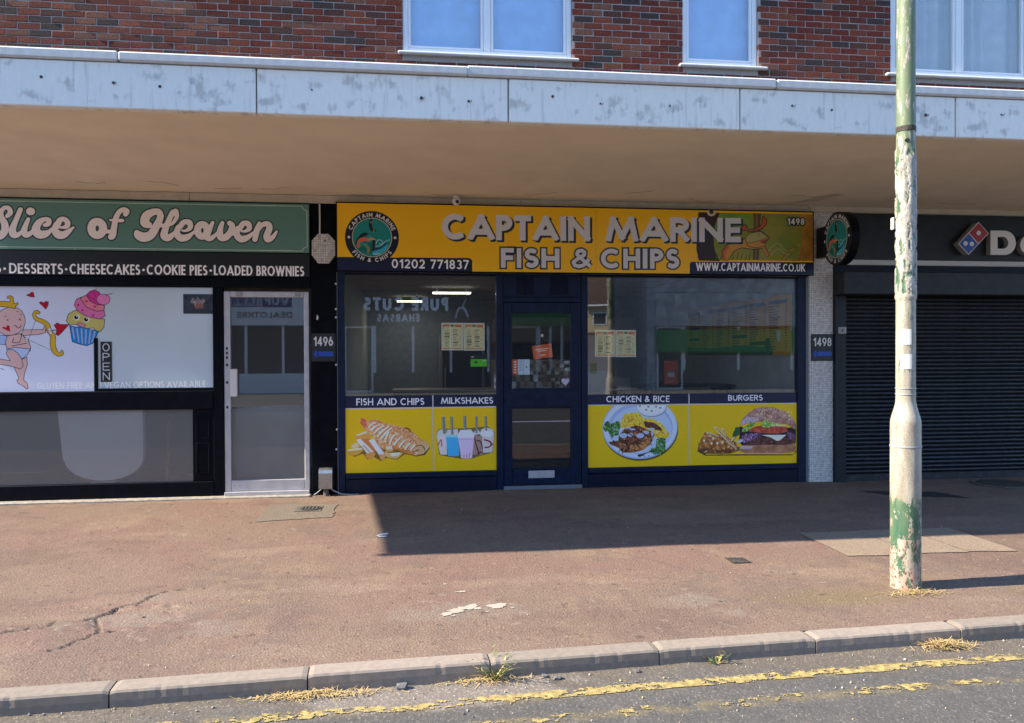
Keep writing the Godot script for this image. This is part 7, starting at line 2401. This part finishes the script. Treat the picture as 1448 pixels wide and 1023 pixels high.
func draw_burger(a: Art) -> void:
	a.p(Color8(70,56,30),[1.318,0.685,1.337,0.575,1.423,0.724,1.848,0.728,2.514,0.742,2.549,0.691,2.551,0.71,2.504,0.754,1.414,0.735])
	a.n(Color8(120,70,34),Color8(190,128,70),12,[1.327,0.672,1.356,0.548,1.412,0.455,1.51,0.477,1.674,0.504,1.79,0.584,1.84,0.677,1.712,0.717,1.423,0.712])
	a.n(Color8(88,52,34),Color8(130,82,48),10,[1.327,0.672,1.404,0.632,1.577,0.672,1.838,0.64,1.84,0.682,1.712,0.719,1.423,0.713])
	a.flecks([1.327,0.672,1.356,0.548,1.412,0.455,1.51,0.477,1.674,0.504,1.79,0.584,1.84,0.677,1.712,0.717,1.423,0.712],[Color8(210,150,84),Color8(120,70,34),Color8(170,110,56),Color8(90,52,30),Color8(226,186,130)],160,0.0071,0.0212,106)
	a.s(Color8(206,186,156),[1.539,0.405,0.015,1.654,0.526,0.0133,1.799,0.665,0.0106])
	a.s(Color8(150,104,60),[1.549,0.415,0.0044,1.809,0.673,0.0044])
	a.s(Color8(206,186,156),[1.624,0.423,0.0133,1.674,0.507,0.0106])
	a.s(Color8(150,104,60),[1.633,0.433,0.0044,1.683,0.515,0.0044])
	a.s(Color8(206,186,156),[1.833,0.459,0.0115,1.739,0.562,0.0106])
	a.s(Color8(150,104,60),[1.842,0.469,0.0044,1.749,0.57,0.0044])
	a.s(Color8(206,186,156),[1.443,0.467,0.0106,1.577,0.515,0.0097])
	a.s(Color8(150,104,60),[1.452,0.476,0.0044,1.587,0.523,0.0044])
	a.s(Color8(206,186,156),[1.462,0.504,0.008,1.539,0.542,0.0071])
	a.s(Color8(150,104,60),[1.471,0.513,0.0044,1.548,0.55,0.0044])
	a.e(Color8(216,196,160),1.491,0.592,0.0159,0.0177)
	a.e(Color8(216,196,160),1.563,0.589,0.0159,0.0177)
	a.e(Color8(216,196,160),1.625,0.581,0.0159,0.0177)
	a.e(Color8(216,196,160),1.399,0.558,0.0159,0.0177)
	a.e(Color8(216,196,160),1.51,0.532,0.0159,0.0177)
	a.n(Color8(28,60,40),Color8(70,110,70),30,[1.751,0.49,1.79,0.408,1.868,0.4,1.877,0.474,1.809,0.51,1.751,0.527])
	a.p(Color8(44,26,32),[1.848,0.39,1.906,0.428,2.544,0.419,2.544,0.597,2.514,0.634,1.887,0.632,1.829,0.584])
	a.n(Color8(140,96,86),Color8(184,142,128),10,[1.846,0.384,1.86,0.327,1.926,0.254,2.023,0.19,2.141,0.166,2.268,0.177,2.415,0.231,2.514,0.316,2.552,0.401,2.536,0.444,2.435,0.382,2.14,0.344,1.994,0.353])
	a.p(Color8(176,160,172),[1.854,0.381,1.872,0.325,1.936,0.28,2.082,0.301,2.072,0.336,1.994,0.349])
	a.e(Color8(224,198,160),2.151,0.21,0.0071,0.005)
	a.e(Color8(224,198,160),2.073,0.266,0.0094,0.0073)
	a.e(Color8(224,198,160),2.395,0.224,0.0077,0.0054)
	a.e(Color8(224,198,160),2.122,0.219,0.0063,0.0077)
	a.e(Color8(224,198,160),2.425,0.297,0.0088,0.0051)
	a.e(Color8(224,198,160),2.185,0.264,0.0085,0.0074)
	a.e(Color8(224,198,160),2.449,0.226,0.008,0.0068)
	a.e(Color8(224,198,160),2.276,0.204,0.0074,0.0047)
	a.e(Color8(224,198,160),2.474,0.316,0.0077,0.0055)
	a.e(Color8(224,198,160),2.462,0.282,0.0092,0.0074)
	a.e(Color8(224,198,160),2.277,0.232,0.008,0.0059)
	a.e(Color8(224,198,160),2.117,0.242,0.0089,0.0046)
	a.e(Color8(224,198,160),2.064,0.292,0.0065,0.0063)
	a.e(Color8(224,198,160),2.26,0.224,0.0097,0.0051)
	a.e(Color8(224,198,160),2.233,0.208,0.0081,0.0054)
	a.e(Color8(224,198,160),2.206,0.276,0.0067,0.0064)
	a.e(Color8(224,198,160),2.46,0.232,0.0056,0.0052)
	a.e(Color8(224,198,160),2.395,0.27,0.0064,0.0056)
	a.e(Color8(224,198,160),2.124,0.257,0.0055,0.0069)
	a.e(Color8(224,198,160),2.456,0.321,0.0086,0.0078)
	a.e(Color8(224,198,160),2.051,0.264,0.0096,0.0072)
	a.e(Color8(224,198,160),2.231,0.297,0.008,0.0073)
	a.e(Color8(224,198,160),2.178,0.214,0.0073,0.0049)
	a.e(Color8(224,198,160),2.218,0.3,0.0068,0.0045)
	a.e(Color8(224,198,160),2.063,0.247,0.0088,0.0057)
	a.e(Color8(224,198,160),2.176,0.204,0.0096,0.0059)
	a.e(Color8(224,198,160),2.138,0.209,0.0055,0.005)
	a.e(Color8(224,198,160),2.354,0.207,0.0055,0.0062)
	a.e(Color8(224,198,160),2.157,0.31,0.0058,0.0063)
	a.e(Color8(224,198,160),2.399,0.247,0.0097,0.0061)
	a.e(Color8(224,198,160),2.154,0.244,0.0055,0.0059)
	a.e(Color8(224,198,160),2.157,0.298,0.009,0.0062)
	a.e(Color8(224,198,160),2.057,0.258,0.0064,0.0052)
	a.e(Color8(224,198,160),2.149,0.297,0.0059,0.0046)
	a.e(Color8(224,198,160),2.471,0.284,0.0097,0.0058)
	a.e(Color8(224,198,160),2.458,0.29,0.0088,0.0071)
	a.e(Color8(224,198,160),2.27,0.193,0.0062,0.0075)
	a.e(Color8(224,198,160),2.458,0.318,0.0068,0.0067)
	a.e(Color8(224,198,160),2.411,0.276,0.0089,0.0063)
	a.e(Color8(224,198,160),2.344,0.27,0.0065,0.0077)
	a.e(Color8(224,198,160),2.484,0.239,0.0096,0.0078)
	a.e(Color8(224,198,160),2.351,0.194,0.0093,0.0049)
	a.e(Color8(224,198,160),2.49,0.301,0.0056,0.005)
	a.e(Color8(224,198,160),2.335,0.255,0.0086,0.0077)
	a.e(Color8(224,198,160),2.143,0.201,0.0094,0.0045)
	a.e(Color8(224,198,160),2.447,0.228,0.0089,0.0072)
	a.e(Color8(224,198,160),2.448,0.275,0.0092,0.0051)
	a.e(Color8(224,198,160),2.352,0.228,0.0092,0.0072)
	a.e(Color8(224,198,160),2.26,0.246,0.0054,0.0045)
	a.e(Color8(224,198,160),2.316,0.243,0.0091,0.0066)
	a.e(Color8(224,198,160),2.107,0.251,0.0087,0.0063)
	a.e(Color8(224,198,160),2.048,0.317,0.009,0.0047)
	a.e(Color8(224,198,160),2.293,0.229,0.0088,0.0055)
	a.e(Color8(224,198,160),2.15,0.254,0.0096,0.0048)
	a.e(Color8(224,198,160),2.095,0.282,0.0092,0.0062)
	a.e(Color8(224,198,160),2.242,0.287,0.0087,0.0047)
	a.e(Color8(224,198,160),2.449,0.238,0.0066,0.0074)
	a.e(Color8(224,198,160),2.237,0.28,0.006,0.0075)
	a.e(Color8(224,198,160),2.124,0.223,0.0075,0.0056)
	a.e(Color8(224,198,160),2.292,0.292,0.0084,0.0044)
	a.flecks([1.846,0.384,1.86,0.327,1.926,0.254,2.023,0.19,2.141,0.166,2.268,0.177,2.415,0.231,2.514,0.316,2.552,0.401,2.435,0.382,2.14,0.344,1.994,0.353],[Color8(150,104,90),Color8(196,156,136),Color8(128,84,72),Color8(176,130,112)],260,0.0044,0.0141,107)
	a.n(Color8(150,48,40),Color8(196,90,70),14,[1.945,0.449,2.023,0.402,2.101,0.394,2.425,0.408,2.44,0.469,2.317,0.491,2.121,0.48,1.965,0.461])
	a.n(Color8(60,120,40),Color8(140,180,80),24,[1.863,0.455,1.887,0.418,1.984,0.357,2.048,0.363,1.994,0.402,1.936,0.456,1.887,0.467])
	a.n(Color8(80,140,50),Color8(170,200,100),24,[2.101,0.385,2.14,0.339,2.18,0.317,2.219,0.368,2.278,0.35,2.327,0.388,2.229,0.398,2.209,0.422,2.14,0.413])
	a.p(Color8(196,196,150),[2.229,0.387,2.425,0.386,2.415,0.404,2.238,0.402])
	a.n(Color8(66,40,70),Color8(130,90,130),20,[1.853,0.524,1.926,0.484,2.106,0.485,2.096,0.533,1.906,0.586,1.848,0.585])
	a.n(Color8(70,44,70),Color8(140,100,140),20,[2.435,0.465,2.524,0.503,2.539,0.56,2.494,0.615,2.445,0.596])
	a.n(Color8(56,34,34),Color8(96,58,52),14,[1.901,0.586,2.101,0.529,2.455,0.549,2.539,0.579,2.524,0.638,2.14,0.624,1.926,0.631])
	a.flecks([1.901,0.586,2.101,0.529,2.455,0.549,2.539,0.579,2.524,0.638,2.14,0.624,1.926,0.631],[Color8(50,28,28),Color8(110,66,56),Color8(80,46,42),Color8(140,96,84)],200,0.0053,0.0159,108)
	a.flecks([1.853,0.524,1.926,0.484,2.106,0.485,2.096,0.533,1.906,0.586,1.848,0.585],[Color8(150,110,150),Color8(60,34,60),Color8(190,160,190)],60,0.0071,0.0194,109)
	a.flecks([1.863,0.455,1.887,0.418,1.984,0.357,2.048,0.363,1.994,0.402,1.936,0.456],[Color8(160,200,90),Color8(50,100,36),Color8(200,226,140)],50,0.0071,0.0177,110)
	a.flecks([2.101,0.385,2.14,0.339,2.18,0.317,2.219,0.368,2.278,0.35,2.327,0.388,2.229,0.398,2.14,0.413],[Color8(180,210,110),Color8(60,120,40),Color8(210,230,150)],50,0.0071,0.0177,111)
	a.p(Color8(216,206,190),[2.103,0.501,2.427,0.506,2.336,0.577,2.297,0.576,2.228,0.536])
	a.p(Color8(176,180,176),[1.78,0.583,1.848,0.548,1.892,0.558,1.848,0.594])
	a.n(Color8(140,92,66),Color8(176,126,96),8,[1.846,0.64,1.867,0.622,1.945,0.62,2.435,0.625,2.524,0.611,2.546,0.654,2.524,0.711,2.435,0.724,1.906,0.714,1.848,0.692])
	a.p(Color8(176,160,168),[1.85,0.631,2.003,0.634,1.994,0.662,1.887,0.669,1.852,0.664])
